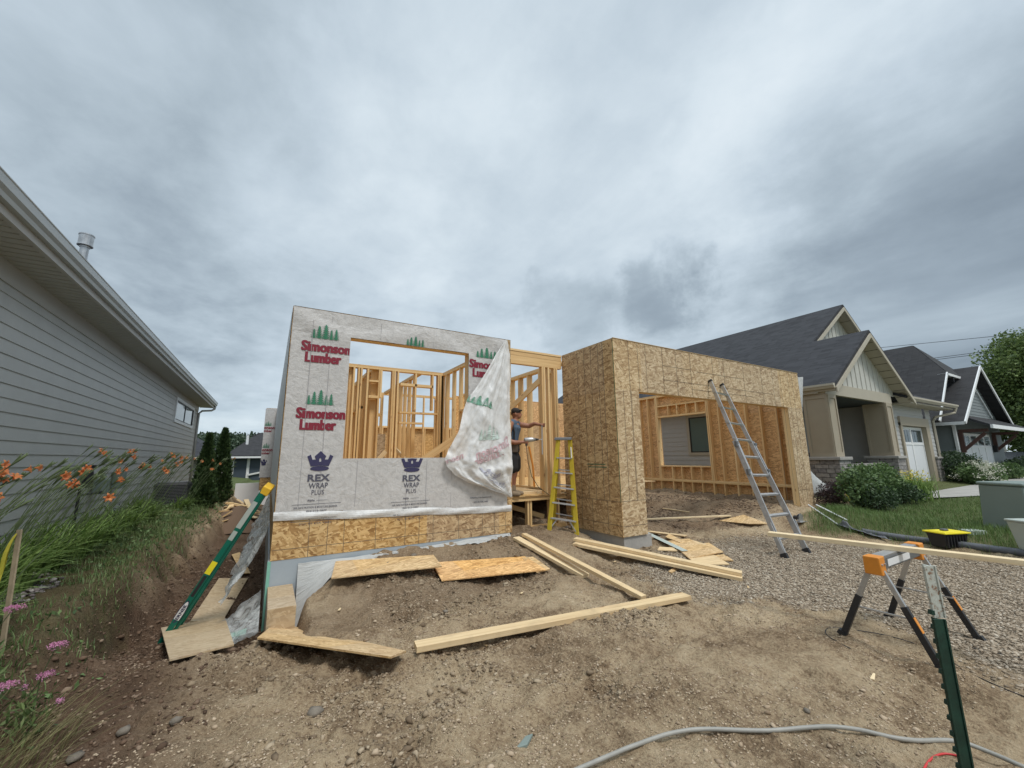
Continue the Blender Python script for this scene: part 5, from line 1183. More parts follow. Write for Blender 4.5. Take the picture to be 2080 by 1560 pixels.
# stickers and the oval badge on the rail that faces the viewer
def railpt(t, out=.0): return Vector(gfo).lerp(Vector(gto), t)-side*(W0*(1-t)+W1*t+.0155+out)
def sticker(t0, t1, w_, mt_, name='sticker'):
    q = MB(); a, b = railpt(t0), railpt(t1); q.poly([a-nrm*w_/2, b-nrm*w_/2, b+nrm*w_/2, a+nrm*w_/2]); return q.build(name, mt_, gr)
sticker(.74, .92, .055, M_utilp); sticker(.66, .72, .05, M_utilp); sticker(.44, .52, .06, M_yelp); sticker(.30, .43, .035, M_black)
q = MB(); c_ = railpt(.19); q.poly([c_+dirv*.17*math.cos(a)+nrm*.036*math.sin(a) for a in np.linspace(0, 2*math.pi, 25)[:-1]]); bdg = q.build('oval_badge', M_prn, gr)
q = MB(); c_ = railpt(.19, .002); q.poly([c_+dirv*.155*math.cos(a)+nrm*.029*math.sin(a) for a in np.linspace(0, 2*math.pi, 25)[:-1]]); q.build('badge_field', M_white, bdg)
v, f = text_tris('WERNER', .03); q = MB()
for fc in f: q.poly([railpt(.19, .004)+dirv*(.24*(v[i][0]-.5))+nrm*(.032*(v[i][1]-.5)) for i in fc])
q.build('badge_lettering', M_prn, bdg)

# ================================================================== loose boards and panels
def board(pa, pb, w_, h_, label, name='loose_board', cat='board', mt_=M_lum2, za=0., zb=0., group='boards lying on the soil', roll=0.):
    a, b = G(*pa), G(*pb); 
    # rest on the highest ground under it
    n_ = 8; lift = 0
    for k in range(n_+1):
        p = lerp(a, b, k/n_); lift = max(lift, gz(p[0], p[1])-p[2])
    lift = min(lift, .05)
    a = a+[0, 0, za+lift*.6]; b = b+[0, 0, zb+lift*.6]
    q = MB(); c_ = (a+b)/2; q.beam(tuple(a-c_), tuple(b-c_), w_, h_, up=(0, 0, 1), base=True)
    o = q.build(name, mt_, None, bevel=.002); o.location = tuple(c_); return tag(o, label, cat, group)
board((843, 1330), (1396, 1222), .13, .045, 'long yellowish board lying alone across the soil, its tip under a thinner stick', mt_=M_lum2)
board((1048, 1096), (1190, 1176), .13, .042, 'shorter of two parallel boards running from the entry footing toward the viewer')
board((1064, 1094), (1308, 1226), .085, .042, 'long stick crossing from the entry footing to rest near the yellow board', za=.035, zb=.03)
board((1166, 1108), (1508, 1180), .13, .042, 'lower board of the long pair lying in front of the garage corner')
board((1168, 1104), (1508, 1176), .13, .042, 'upper board of the long pair lying in front of the garage corner', za=.044, zb=.044)
board((1313, 1056), (1484, 1049), .07, .03, 'thin stick lying on the mud just inside the garage opening')
board((1318, 1084), (1393, 1092), .12, .02, 'short strip on the mud beside the garage corner')
board((1345, 1035), (1400, 1042), .05, .02, 'small stick deep inside the garage on the mud')
def panel(pts, label, mt_, name='osb_sheet', cat='panel', th=.014, up=(0, 0, 0, 0), group='board panels lying on the soil', absz=None, lk=.97):
    P_ = [G(*p)+np.array([0, 0, .02+u_]) for p, u_ in zip(pts, up)] if absz is None else [onz(p[0], p[1], absz) for p in pts]
    if absz is None:
        # level the sheet to one plane, then raise it until it clears the soil
        n0 = np.cross(P_[2]-P_[0], P_[3]-P_[1]); n0 = n0/n0[2]; cc = sum(P_)/4
        P_ = [np.array([p[0], p[1], cc[2]-(n0[0]*(p[0]-cc[0])+n0[1]*(p[1]-cc[1]))]) for p in P_]; lift = -1
        for u_ in np.linspace(0, 1, 7):
            for v_ in np.linspace(0, 1, 5): p = (P_[0]*(1-u_)+P_[1]*u_)*(1-v_)+(P_[3]*(1-u_)+P_[2]*u_)*v_; lift = max(lift, gz(p[0], p[1])-p[2])
        P_ = [p+[0, 0, lift*lk+.004] for p in P_]
    c_ = sum(P_)/4; P_ = [p-c_ for p in P_]
    q = MB(); n_ = np.array([0, 0, th]); 
    if np.cross(P_[1]-P_[0], P_[2]-P_[0])[2] < 0: P_ = P_[::-1]
    q.hexa([tuple(p) for p in P_]+[tuple(p+n_) for p in P_]); o = q.build(name, mt_); o.location = tuple(c_); return tag(o, label, cat, group)
panel([(680, 1167), (880, 1150), (897, 1182), (671, 1204)], 'pale green-edged board panel lying left of the reddish one before the foundation', M_osb_d, up=(.0, .02, .03, .03))
panel([(1060, 1142), (1083, 1135), (1118, 1165), (1090, 1172)], 'pale panel corner sticking out beneath the right end of the reddish panel', M_osb_d, up=(.0, .0, .02, .02))
panel([(877, 1146), (1066, 1133), (1110, 1169), (897, 1188)], 'reddish board panel lying before the foundation', M_osb_r, up=(.03, .03, .05, .055))
panel([(520, 1322), (558, 1294), (824, 1352), (792, 1388)], 'narrow board strip on the soil at the near end of the trench', M_osb_d, up=(.02, .0, .02, .02), lk=.30)
panel([(325, 1290), (455, 1258), (473, 1331), (342, 1358)], 'muddy sheet at the foot of the green stepladder', M_osb_mud, up=(.02, .02, .02, .02))
panel([(444, 1181), (503, 1180), (452, 1270), (385, 1272)], 'muddy trench sheet lying beyond the one under the green stepladder', M_osb_mud, up=(.03, .03, .04, .04))
panel([(470, 1130), (487, 1128), (508, 1170), (490, 1174)], 'narrow offcut on the plastic further down the trench', M_osb_d, up=(.02, .02, .02, .02))
panel([(1461, 1060), (1511, 1053), (1561, 1066), (1523, 1072)], 'square board panel lying on the mud in the garage opening', M_osb_d, up=(.02, .02, .02, .02))
# offcut pile by the garage corner
k = 0
offc = [((1350, 1106), (1400, 1098), (1420, 1112), (1370, 1120)), ((1375, 1118), (1440, 1106), (1470, 1128), (1400, 1140)), ((1388, 1128), (1445, 1128), (1482, 1150), (1415, 1152)), ((1430, 1124), (1478, 1134), (1490, 1142), (1440, 1140)), ((1360, 1092), (1390, 1105), (1382, 1110), (1352, 1097)), ((1340, 1116), (1392, 1118), (1388, 1124), (1336, 1122)), ((1440, 1135), (1470, 1130), (1476, 1134), (1446, 1140)), ((1358, 1166), (1376, 1154), (1382, 1157), (1364, 1169)), ((1400, 1098), (1436, 1112), (1430, 1118), (1396, 1104))]
names_ = ('at the back of the heap', 'the broad piece in the middle of the heap', 'lying nearest the long board pair', 'poking out at the right side of the heap', 'at the far left tip of the heap', 'thin strip on the left of the heap', 'small one at the right end of the heap', 'little one in front of the long board pair', 'narrow one across the top of the heap')
for q_, nm_ in zip(offc, names_):
    k += 1; panel(q_, 'board offcut by the garage corner, '+nm_, M_osb_d if k % 3 else M_lum2, name='board_offcut', cat='offcut', th=.015, up=[.012*(k % 4)+random.uniform(0, .02) for _ in range(4)], group='offcuts heaped by the garage corner')
q = MB(); a, b = G(1306, 1088)+[0, 0, .08], G(1392, 1126)+[0, 0, .05]; q.beam(tuple(a), tuple(b), .11, .004); o = q.build('metal_flashing', M_utilp); tag(o, 'pale metal strip slanting from the garage corner over the offcut heap', 'metal strip')
o = panel([(462, 1300), (500, 1292), (497, 1300), (468, 1308)], 'mint green foam offcut lying in the trench', M_teal, name='foam_offcut', cat='foam piece', th=.03, up=(.01,)*4, group=None)
for i_, (px, py, a_, ln) in enumerate(((1775, 1382, .2, .10), (690, 1240, 1.1, .06), (1520, 1195, .6, .07), (985, 1315, 2.2, .05), (1250, 1142, .3, .08), (1060, 1210, .4, .05))):
    p = G(px, py); q = MB(); q.beam((-ln/2*math.cos(a_), -ln/2*math.sin(a_), .006), (ln/2*math.cos(a_), ln/2*math.sin(a_), .012), .025, .007, taper=.5); o = q.build('wood_chip', M_lum2); o.location = tuple(p)
    tag(o, ('wood chip lying left of the green post', 'wood chip left of the pale panel', 'wood chip at the tip of the long board pair', 'wood chip near the middle of the yellow board', 'wood chip in the soil near the yellow stepladder', 'wood chip right of the reddish panel')[i_], 'wood chip', 'wood chips on the soil')
# tan slate shard in front
p = G(1065, 1515); q = MB(); q.hexa([(-.07, -.02, 0), (.0, -.03, 0), (.08, .03, 0), (.03, .035, 0), (-.07, -.02, .02), (.0, -.03, .02), (.08, .03, .02), (.03, .035, .02)]); o = q.build('slate_shard', M_util, bevel=.004); o.location = tuple(p); tag(o, 'flat grey shard lying at the bottom centre', 'stone shard')
# debris heap far down the side yard
dp = thing('lumber_scrap_heap', 'heap of lumber scraps at the far end of the side yard', 'scrap heap', (-.6, 15.5, gz(-.6, 15.5)))
dirtp = MB(); dirtp.grid(lambda u, v: (-1.5+1.5*u, 14.2+3.5*v, gz(-.7, 15)+.55*math.sin(math.pi*u)**.7*math.sin(math.pi*v)**.6+.08*mnoise.noise(Vector((u*6, v*6, 0)))), 14, 14); dirtp.build('soil_pile', M_clodd, dp, smooth=True)
for k in range(34):
    u, v = random.random(), random.random(); c_ = Vector((-1.35+1.25*u, 14.5+3*v, gz(-.7, 15)+.5*math.sin(math.pi*u)**.7*math.sin(math.pi*v)**.6+.06+random.random()*.12)); a_ = random.uniform(0, 6.28); l_ = random.uniform(.12, .4)
    d_ = Vector((math.cos(a_)*l_, math.sin(a_)*l_, random.uniform(-.12, .12))); q = MB(); q.beam(c_-d_, c_+d_, random.choice((.09, .14)), random.choice((.02, .038))); q.build('scrap_piece', random.choice((M_lum2, M_osb_d, M_lum)), dp)
q = MB(); q.box(-1.2, .1, 22, 22.1, gz(-.6, 22), .55); o = q.build('low_site_wall', M_white); tag(o, 'low pale wall beyond the scrap heap in the side yard gap', 'wall')

# ================================================================== sawhorse and the long board on it
sh = thing('sawhorse', 'folding orange and grey steel sawhorse carrying a long pale board', 'sawhorse', (4.76, 1.5, 0))
SHZ = .76
q = MB(); q.box(4.36, 5.26, 1.455, 1.545, SHZ-.10, SHZ-.012); q.build('beam', M_saw, sh, bevel=.006)
q = MB(); q.box(4.40, 5.22, 1.46, 1.54, SHZ-.0115, SHZ+.004); q.build('top_plate', M_alu, sh, bevel=.003)
q = MB(); q.box(4.50, 5.0, 1.4535, 1.4545, SHZ-.085, SHZ-.03); q.build('side_sticker', M_white, sh)
for sx, xx in ((-1, 4.30), (1, 5.24)):
    q = MB(); q.hexa([(xx+.02, 1.44, SHZ-.135), (xx+.11, 1.44, SHZ-.135), (xx+.11, 1.56, SHZ-.135), (xx+.02, 1.56, SHZ-.135), (xx, 1.447, SHZ+.008), (xx+.12, 1.447, SHZ+.008), (xx+.12, 1.553, SHZ+.008), (xx, 1.553, SHZ+.008)]); br_ = q.build('leg_bracket', M_orange, sh, bevel=.008)
    for dy in (-.025, .03): q = MB(); q.tube([(xx+.06+dy, 1.446, SHZ-.05), (xx+.06+dy, 1.434, SHZ-.05)], .008, 8); q.build('bolt', M_alu, br_)
    for sy in (-1, 1):
        ft = Vector((xx+.10+sx*.03, 1.5+sy*.29, 0)); ft.z = gz(ft.x, ft.y)+.01; tp = Vector((xx+.07, 1.5+sy*.04, SHZ-.10)); md = tp.lerp(ft, .42)
        q = MB(); q.beam(tp, md, .036, .028, up=(1, 0, 0)); lg = q.build('leg', M_alu, sh, bevel=.003)
        q = MB(); q.beam(md.lerp(tp, .05), ft, .044, .036, up=(1, 0, 0)); q.build('lower_leg', M_black, lg, bevel=.003)
        if sy < 0: q = MB(); m1 = tp.lerp(ft, .50); m2 = tp.lerp(ft, .66); off_ = Vector((-.0, -.026, 0)); q.beam(m1+off_, m2+off_, .034, .004, up=(0, -1, .4)); q.build('orange_sticker', M_orange, lg)
        q = MB(); q.beam(ft+Vector((0, 0, .02)), ft+Vector((.0, sy*.02, -.012)), .06, .05, up=(1, 0, 0)); q.build('rubber_foot', M_black, lg)
    q = MB(); q.beam((xx+.08, 1.30, .33), (xx+.08, 1.70, .33), .015, .012); q.build('cross_brace', M_alu, sh)
bb = MB(); bb.beam((4.56, 2.42, SHZ+.006), (5.02, .45, SHZ+.004), .088, .038, base=True); o = bb.build('sawn_board', M_lum2, None, bevel=.002); tag(o, 'long pale board lying across the sawhorse', 'board')
# green steel fence post in the foreground
tp_ = thing('steel_fence_post', 'studded dark green steel post with a white top standing near the lower right', 'fence post', (2.9, .775, 0))
def tpost(z0, z1, mt_, name):
    q = MB(); c0 = Vector((2.905, .775, z0)); c1 = Vector((2.88, .772, z1)); 
    rt_ = Vector(tuple(_rt)); fw_ = Vector(tuple(_fw))
    def bx(a0, a1, b0, b1):
        q.hexa([c0+rt_*a+fw_*b for a, b in ((a0, b0), (a1, b0), (a1, b1), (a0, b1))]+[c1+rt_*a+fw_*b for a, b in ((a0, b0), (a1, b0), (a1, b1), (a0, b1))], 0)
    a_ = Vector((0, 0, 0)); bx(-.030, .030, -.003, .003); bx(-.004, .004, .0032, .034); bx(-.0302, -.022, -.0075, -.0032); bx(.022, .0302, -.0075, -.0032)
    return q.build(name, mt_, tp_, bevel=.0012)
def mk_postwhite():
    mt, T, b = mat('chipped_white_paint'); n = tnoise(T, objc(T), 40, 6, .7, .5); T.links.new(ramp(T, n.outputs[0], [(.38, (.22, .12, .07)), (.46, (.42, .43, .38)), (.7, (.56, .60, .55))]), b.inputs['Base Color']); b.inputs['Roughness'].default_value = .5; return mt
tpost(.80, 1.045, mk_postwhite(), 'white_top'); tpost(-.15, .7995, M_post, 'post_shaft')
for k in range(12):
    z = .09+.066*k+.0; c_ = Vector((2.905, .775, z))+Vector(tuple(_rt))*-.030; q = MB(); q.hexa([c_+Vector(tuple(_rt))*a+Vector(tuple(_fw))*b+Vector((0, 0, h)) for h, s_ in ((0, 1), (.02, .7)) for a, b in ((-.014*s_, -.01), (.004, -.01), (.004, .01), (-.014*s_, .01))]); q.build('stud', M_post, tp_)
# pipes and cables
def gtube(name, pts, r_, mt_, label, cat, lift=.0, n=10, sub=8):
    P_ = [G(*p) for p in pts]; out = []
    for i in range(len(P_)-1):
        p0, p1, p2, p3 = P_[max(i-1, 0)], P_[i], P_[i+1], P_[min(i+2, len(P_)-1)]
        for k in range(sub):
            t = k/sub; out.append(.5*((2*p1)+(-p0+p2)*t+(2*p0-5*p1+4*p2-p3)*t*t+(-p0+3*p1-3*p2+p3)*t**3))
    out.append(P_[-1]); q = MB(); zs_ = [gz(p[0], p[1]) for p in out]; w7 = 9 if r_ > .01 else 2; zs_ = [max(np.mean(zs_[max(i-w7, 0):i+w7+1]), z-.01) for i, z in enumerate(zs_)]; zs_ = [float(np.mean(zs_[max(i-3, 0):i+4])) for i in range(len(zs_))]
    q.tube([(p[0], p[1], z+r_*.8+lift+(.012 if r_ == .0115 else 0)) for p, z in zip(out, zs_)], r_, n); o = q.build(name, mt_, None, smooth=True); return tag(o, label, cat)
gtube('plastic_conduit', [(1150, 1580), (1280, 1535), (1400, 1502), (1560, 1490), (1700, 1494), (1830, 1508), (1960, 1532), (2090, 1566)], .0115, M_pvc, 'grey plastic pipe curving along the bottom right foreground', 'pipe')
gtube('red_air_hose', [(1868, 1600), (1885, 1556), (1920, 1538), (1965, 1550), (1990, 1600)], .005, M_red, 'thin red hose looping at the foot of the green post', 'hose')
gtube('extension_cord', [(1728, 1322), (1690, 1300), (1678, 1286), (1710, 1278), (1800, 1292), (1900, 1325), (1990, 1380), (2090, 1428)], .0035, M_black, 'thin dark cord trailing under the sawhorse', 'cord', n=6)
gtube('extension_cord', [(1975, 1318), (2020, 1326), (2090, 1348)], .004, M_black, 'short dark cord at the right edge beside the gravel', 'cord', n=6)
gtube('drain_pipe', [(1752, 1083), (1800, 1092), (1860, 1102), (1925, 1110), (2000, 1120), (2100, 1134)], .055, M_hose, 'thick grey drain pipe lying along the lawn edge', 'drain pipe', lift=-.01)
def tarp(u, v):
    a = G(1705, 1072); b = G(1800, 1098); p = a*(1-u)+b*u; return (p[0]+.16*(v-.5), p[1]+.22*(v-.5), gz(p[0], p[1])+.03+.09*abs(mnoise.noise(Vector((u*7, v*4, 3))))*math.sin(math.pi*v)+.10*math.exp(-((u-.15)/.08)**2)*math.sin(math.pi*v))
q = MB(); q.grid(tarp, 40, 10); tag(q.build('black_tarp', M_hose, None, smooth=True), 'crumpled black plastic at the end of the drain pipe', 'plastic sheet')
for i_, (a, b) in enumerate((((1644, 1040), (1702, 1068)), ((1660, 1040), (1722, 1062)))):
    p0, p1 = G(*a)+[0, 0, .15], G(*b)+[0, 0, .03]; q = MB(); q.tube([tuple(p0), tuple(p1)], .013, 8); tag(q.build('white_tube', M_white), ('nearer of two thin white tubes sloping from the garage corner', 'farther of two thin white tubes sloping from the garage corner')[i_], 'tube', 'white tubes by the garage corner')
# circular saw on its shoe beside the footing
ps = G(1628, 1062); cs = thing('circular_saw', 'circular saw lying on the soil right of the aluminium ladder', 'saw', tuple(ps))
q = MB(); q.box(ps[0]-.16, ps[0]+.16, ps[1]-.07, ps[1]+.07, ps[2]+.02, ps[2]+.028); q.build('shoe_plate', M_alu, cs)
q = MB(); q.tube([(ps[0]-.03, ps[1]-.02, ps[2]+.09), (ps[0]-.03, ps[1]+.02, ps[2]+.09)], .085, 18); q.build('blade_guard', M_alu, cs)
q = MB(); q.tube([(ps[0]-.02, ps[1]+.02, ps[2]+.09), (ps[0]-.0, ps[1]+.12, ps[2]+.09)], .045, 12); q.build('motor', M_black, cs)
q = MB(); q.tube([(ps[0]-.14, ps[1], ps[2]+.08), (ps[0]-.12, ps[1], ps[2]+.15), (ps[0]-.0, ps[1], ps[2]+.17), (ps[0]+.08, ps[1], ps[2]+.12)], .016, 8); q.build('handle', M_black, cs)
# level and tool tray next to it
# black tote with yellow lid
pb = onz(1924, 1082, .31); pb[2] = gz(pb[0], pb[1]); tb = thing('storage_tote', 'black plastic tote with a yellow lid standing on the lawn', 'tote', tuple(pb))
X0, Y0, Z0 = pb; ax_ = Vector(tuple(_rt)); ay_ = Vector(tuple(_fw)); C0 = Vector(pb)
def obx(mb, a0, a1, b0, b1, z0, z1, ins=0., rot=R(8)):
    ca, sa = math.cos(rot), math.sin(rot); A = ax_*ca+ay_*sa; B = ay_*ca-ax_*sa
    mb.hexa([C0+A*a+B*b+Vector((0, 0, z0)) for a, b in ((a0+ins, b0+ins), (a1-ins, b0+ins), (a1-ins, b1-ins), (a0+ins, b1-ins))]+[C0+A*a+B*b+Vector((0, 0, z1)) for a, b in ((a0, b0), (a1, b0), (a1, b1), (a0, b1))])
q = MB(); obx(q, -.225, .225, -.125, .15, .0, .22, .03); q.build('tote_body', M_black, tb, bevel=.012)
q = MB()
for k in range(7): obx(q, -.19+.056*k, -.172+.056*k, -.13, -.10, .02, .20, .0)
q.build('body_rib', M_black, tb)
q = MB(); obx(q, -.25, .25, -.15, .175, .221, .243); obx(q, -.205, .205, -.105, .13, .2435, .252); q.build('lid', M_yelp, tb, bevel=.01)
q = MB(); obx(q, -.09, .0, -.03, .04, .253, .285, -.006); tag(q.build('work_glove', M_hose, None, bevel=.015), 'dark glove lying on the yellow tote lid', 'glove')
# utility cabinets
C0 = Vector(onz(2052, 1078, .33))+Vector(tuple(_rt))*.42; C0.z = gz(C0.x, C0.y)
ub = thing('utility_cabinet', 'big grey-green utility cabinet on the lawn at the right edge', 'utility cabinet', tuple(C0))
q = MB(); obx(q, -.12, .17, -.05, .6, 0, .74, -.03, 0); q.build('cabinet_body', M_util, ub, bevel=.02)
q = MB(); obx(q, .176, .6, -.05, .6, 0, .74, -.03, 0); q.build('cabinet_body', M_util, ub, bevel=.02)
q = MB(); obx(q, -.14, .173, -.075, .62, .741, .80, 0, 0); q.build('cabinet_lid', M_util, ub, bevel=.025); q = MB(); obx(q, .177, .62, -.075, .62, .741, .80, 0, 0); q.build('cabinet_lid', M_util, ub, bevel=.025)
q = MB(); obx(q, .02, .10, -.09, -.07, .60, .63, 0, 0); q.build('latch', M_black, ub)
C0 = Vector(onz(1975, 1074, .33)); C0.z = gz(C0.x, C0.y); q = MB(); obx(q, -.14, .14, -.08, .10, -.02, .055, 0, R(-5)); tag(q.build('concrete_pad', M_utilp, None, bevel=.01), 'low pale slab on the lawn between tote and utility cabinet', 'slab')
C0 = Vector(onz(2100, 1103, .30)); C0.z = gz(C0.x, C0.y)
ub = thing('utility_pedestal', 'pale green tapered pedestal in front of the big cabinet at the right edge', 'utility pedestal', tuple(C0))
q = MB(); obx(q, -.16, .16, -.12, .14, 0, .46, -.0, 0); C1 = C0; q = MB(); A = ax_; B = ay_
q.hexa([C0+A*a+B*b+Vector((0, 0, 0)) for a, b in ((-.02, -.1), (.3, -.1), (.3, .16), (-.02, .16))]+[C0+A*a+B*b+Vector((0, 0, .50)) for a, b in ((-.13, -.13), (.34, -.13), (.34, .18), (-.13, .18))]); q.build('pedestal_body', M_utilp, ub, bevel=.015)
q = MB(); q.hexa([C0+A*a+B*b+Vector((0, 0, z)) for z in (.501, .53) for a, b in ((-.145, -.145), (.35, -.145), (.35, .19), (-.145, .19))]); q.build('pedestal_cap', M_utilp, ub, bevel=.01)
# survey stakes with ribbons
def stake(base, top, label, w_=.035, rib=1):
    t = thing('survey_stake', label, 'stake', tuple(base), 'wooden survey stakes with yellow ribbon'); q = MB(); b_ = Vector(base); t_ = Vector(top); q.beam(b_-Vector((0, 0, .05)), t_, w_, .012, up=tuple(_fw)); q.build('stake_shaft', M_stake, t)
    q = MB(); d_ = (b_-t_).normalized(); rt_ = Vector(tuple(_rt))*rib; s_ = (t_-b_).length
    for a, b, c_ in ((.03, .34, 0), (.05, .40, .012)):
        p0 = t_+d_*a*s_; q.grid(lambda u, v: p0+Vector(tuple(-_fw))*(.012+c_+.01*math.sin(5*u))+d_*(b*s_*u)+rt_*(-.10*s_*u-.04*(v)*(.4+.6*math.sin(3*u)))*.9, 6, 2)
    q.build('ribbon', M_ribbon, t); return t
pS = np.array([-1.60, 4.80, 0]); pS[2] = gz(*pS[:2]); rS = ray(40, 1076); tS = CAM+rS*(np.dot(pS-CAM, _fw)/np.dot(rS, _fw)); stake(pS, tS, 'tall thin stake with yellow ribbon standing before the lily leaves at left')
pS = onz(1732, 1048, .2); pS[2] = gz(pS[0], pS[1]); rS = ray(1716, 1003); tS = CAM+rS*(np.dot(pS-CAM, _fw)/np.dot(rS, _fw)); stake(pS, tS, 'short stake with yellow ribbon in front of the green shrubs by the stone piers', rib=-1)
# wires
for i_, (a, b) in enumerate((((1830, 702), (2100, 675)), ((1900, 727), (2000, 714)), ((1905, 730), (2000, 718)))):
    q = MB(); pa, pb_ = onX(*a, 45), onX(*b, 45); d_ = pb_-pa
    q.tube([tuple(pa-d_*2+(0, 0, -.0)), tuple(pa), tuple(pb_), tuple(pb_+d_*3)], .02, 5); tag(q.build('overhead_wire', M_wire), ('topmost overhead wire crossing the sky above the blue-grey roof', 'middle overhead wire meeting the tree at the right', 'lowest overhead wire meeting the tree at the right')[i_], 'wire', 'overhead wires')
# bird
b0 = onY(515, 885, 40); q = MB(); q.poly([b0+np.array(v) for v in ((-.35, 0, -.12), (-.1, 0, .05), (0, .02, 0), (0, .1, -.05))]); q.poly([b0+np.array(v) for v in ((0, .02, 0), (.12, 0, .10), (.45, 0, .16), (0, .1, -.05))]); q.tube([b0+(-.18, .02, -.06), b0+(0, .02, -.01), b0+(.15, .02, .02)], [.02, .045, .02], 6); tag(q.build('bird', M_black), 'small dark bird gliding in the gap between the two houses', 'bird')

# ================================================================== vegetation
def norm(a): return a/np.maximum(np.linalg.norm(a, axis=-1, keepdims=True), 1e-9)
def leafcards(P, size, up=.3, asp=.55, D=None):
    """one bent quad pair per leaf"""
    n = len(P); d = norm(rng.normal(size=(n, 3))+np.array([0, 0, up])) if D is None else norm(D+.35*rng.normal(size=(n, 3)))
    s_ = norm(np.cross(d, rng.normal(size=(n, 3)))); nn = np.cross(d, s_); size = np.asarray(size)[:, None]*np.ones((n, 1))
    a = P; b = P+d*size*.5+s_*size*asp*.5-nn*size*.08; c = P+d*size; e = P+d*size*.5-s_*size*asp*.5-nn*size*.08
    V_ = np.stack([a, b, c, e], 1).reshape(-1, 3); F_ = np.arange(4*n).reshape(n, 4); return V_, F_
def blades(base, ht, lean, width, droop=.5, seg=4, leandir=None):
    """grass-like blades: base (n,3), ht (n), lean (n)"""
    n = len(base); a = rng.random(n)*6.283; d = np.stack([np.cos(a), np.sin(a), 0*a], -1)
    if leandir is not None: d = norm(d*.6+np.array([*leandir, 0])); 
    s_ = np.stack([-d[:, 1], d[:, 0], 0*a], -1); Vs = []
    for k in range(seg+1):
        t = k/seg; z = ht*(t*(1+droop*.5)-droop*.75*t*t*lean); o = ht*lean*t**1.8
        c = base+d*o[:, None]+np.array([0, 0, 1])*z[:, None]; w_ = (width*(1-.92*t**1.5)*(1 if k else .6))[:, None]
        Vs += [c-s_*w_/2, c+s_*w_/2]
    V_ = np.stack(Vs, 1); m_ = V_.shape[1]; F_ = []
    for k in range(seg): F_.append([2*k, 2*k+1, 2*k+3, 2*k+2])
    F_ = np.array(F_)[None]+(np.arange(n)*m_)[:, None, None]
    return V_.reshape(-1, 3), F_.reshape(-1, 4)
def merge(*VF):
    V_, F_, o = [], [], 0
    for v, f in VF: V_.append(v); F_.append(f+o); o += len(v)
    return np.concatenate(V_), np.concatenate(F_)
def on_ground(x, y): return np.stack([x, y, ground(x, y)], -1)
# lawn
n = 52000; x = rng.uniform(9.2, 19, n*2)**1.; y = rng.uniform(-1.5, 4.6, n*2); mk = masks(x, y); k = (rng.random(len(x)) < mk[3]*np.clip(1.5-.07*x, .25, 1)) & (y < 3.85-.31*(x-14.6)); x, y = x[k][:n], y[k][:n]
V_, F_ = blades(on_ground(x, y), rng.uniform(.03, .075, len(x))*(1+.9*(x < 10.9)), rng.uniform(.1, .8, len(x)), np.full(len(x), .008), seg=2)
tag(npmesh('lawn_grass', V_, F_, M_grass), kind='stuff', label='green lawn in front of the porch house', cat='grass')
# weeds and ground cover over the left bank
n = 26000; x = rng.uniform(-3, -.8, n*2); y = 2.6+rng.random(n*2)**1.3*16; mk = masks(x, y); dens = (1-mk[1])*np.clip(mk[4], 0, 1)*np.clip(fbm(x*1.7, y*1.7, 91)*3.2-1.12+.6*sst(6, 10, y)+.5*sst(-1.9, -2.3, x), .02, 1); k = rng.random(len(x)) < dens; x, y = x[k][:n], y[k][:n]
V1 = blades(on_ground(x, y), rng.uniform(.025, .085, len(x))*(1+.9*sst(7, 12, y)), rng.uniform(.2, 1.0, len(x)), np.full(len(x), .009), seg=3)
tag(npmesh('bank_weeds', V1[0], V1[1], M_weed), kind='stuff', label='low weeds and grass on the bank left of the trench', cat='weeds')
xx_ = rng.uniform(-3, -.95, 5200); yy_ = 3.6+rng.random(5200)**.8*15; kk = (rng.random(5200) < np.clip(fbm(xx_*2.1, yy_*2.1, 93)*3.4-1.3+.8*sst(6.5, 9, yy_), .03, 1)) & (masks(xx_, yy_)[1] < .3); xx_, yy_ = xx_[kk], yy_[kk]; P = on_ground(xx_, yy_); P[:, 2] += rng.random(len(P))**2*.28*sst(7, 10, yy_)+.01; V2 = leafcards(P, rng.uniform(.025, .07, len(P)), .6)
tag(npmesh('leafy_ground_cover', V2[0], V2[1], M_shrub), kind='stuff', label='leafy green ground cover along the far part of the bank', cat='ground cover')
# dry grass tuft, near bottom left
x = rng.uniform(-1.5, -.85, 420); y = 3.0+rng.random(420)*.8; V1 = blades(on_ground(x, y), rng.uniform(.10, .30, 420), rng.uniform(.4, 1.3, 420), np.full(420, .007), seg=5, leandir=(.8, -.1))
tag(npmesh('dry_grass', V1[0], V1[1], M_dryg), kind='stuff', label='dry yellow-green grass at the bottom left corner', cat='grass')
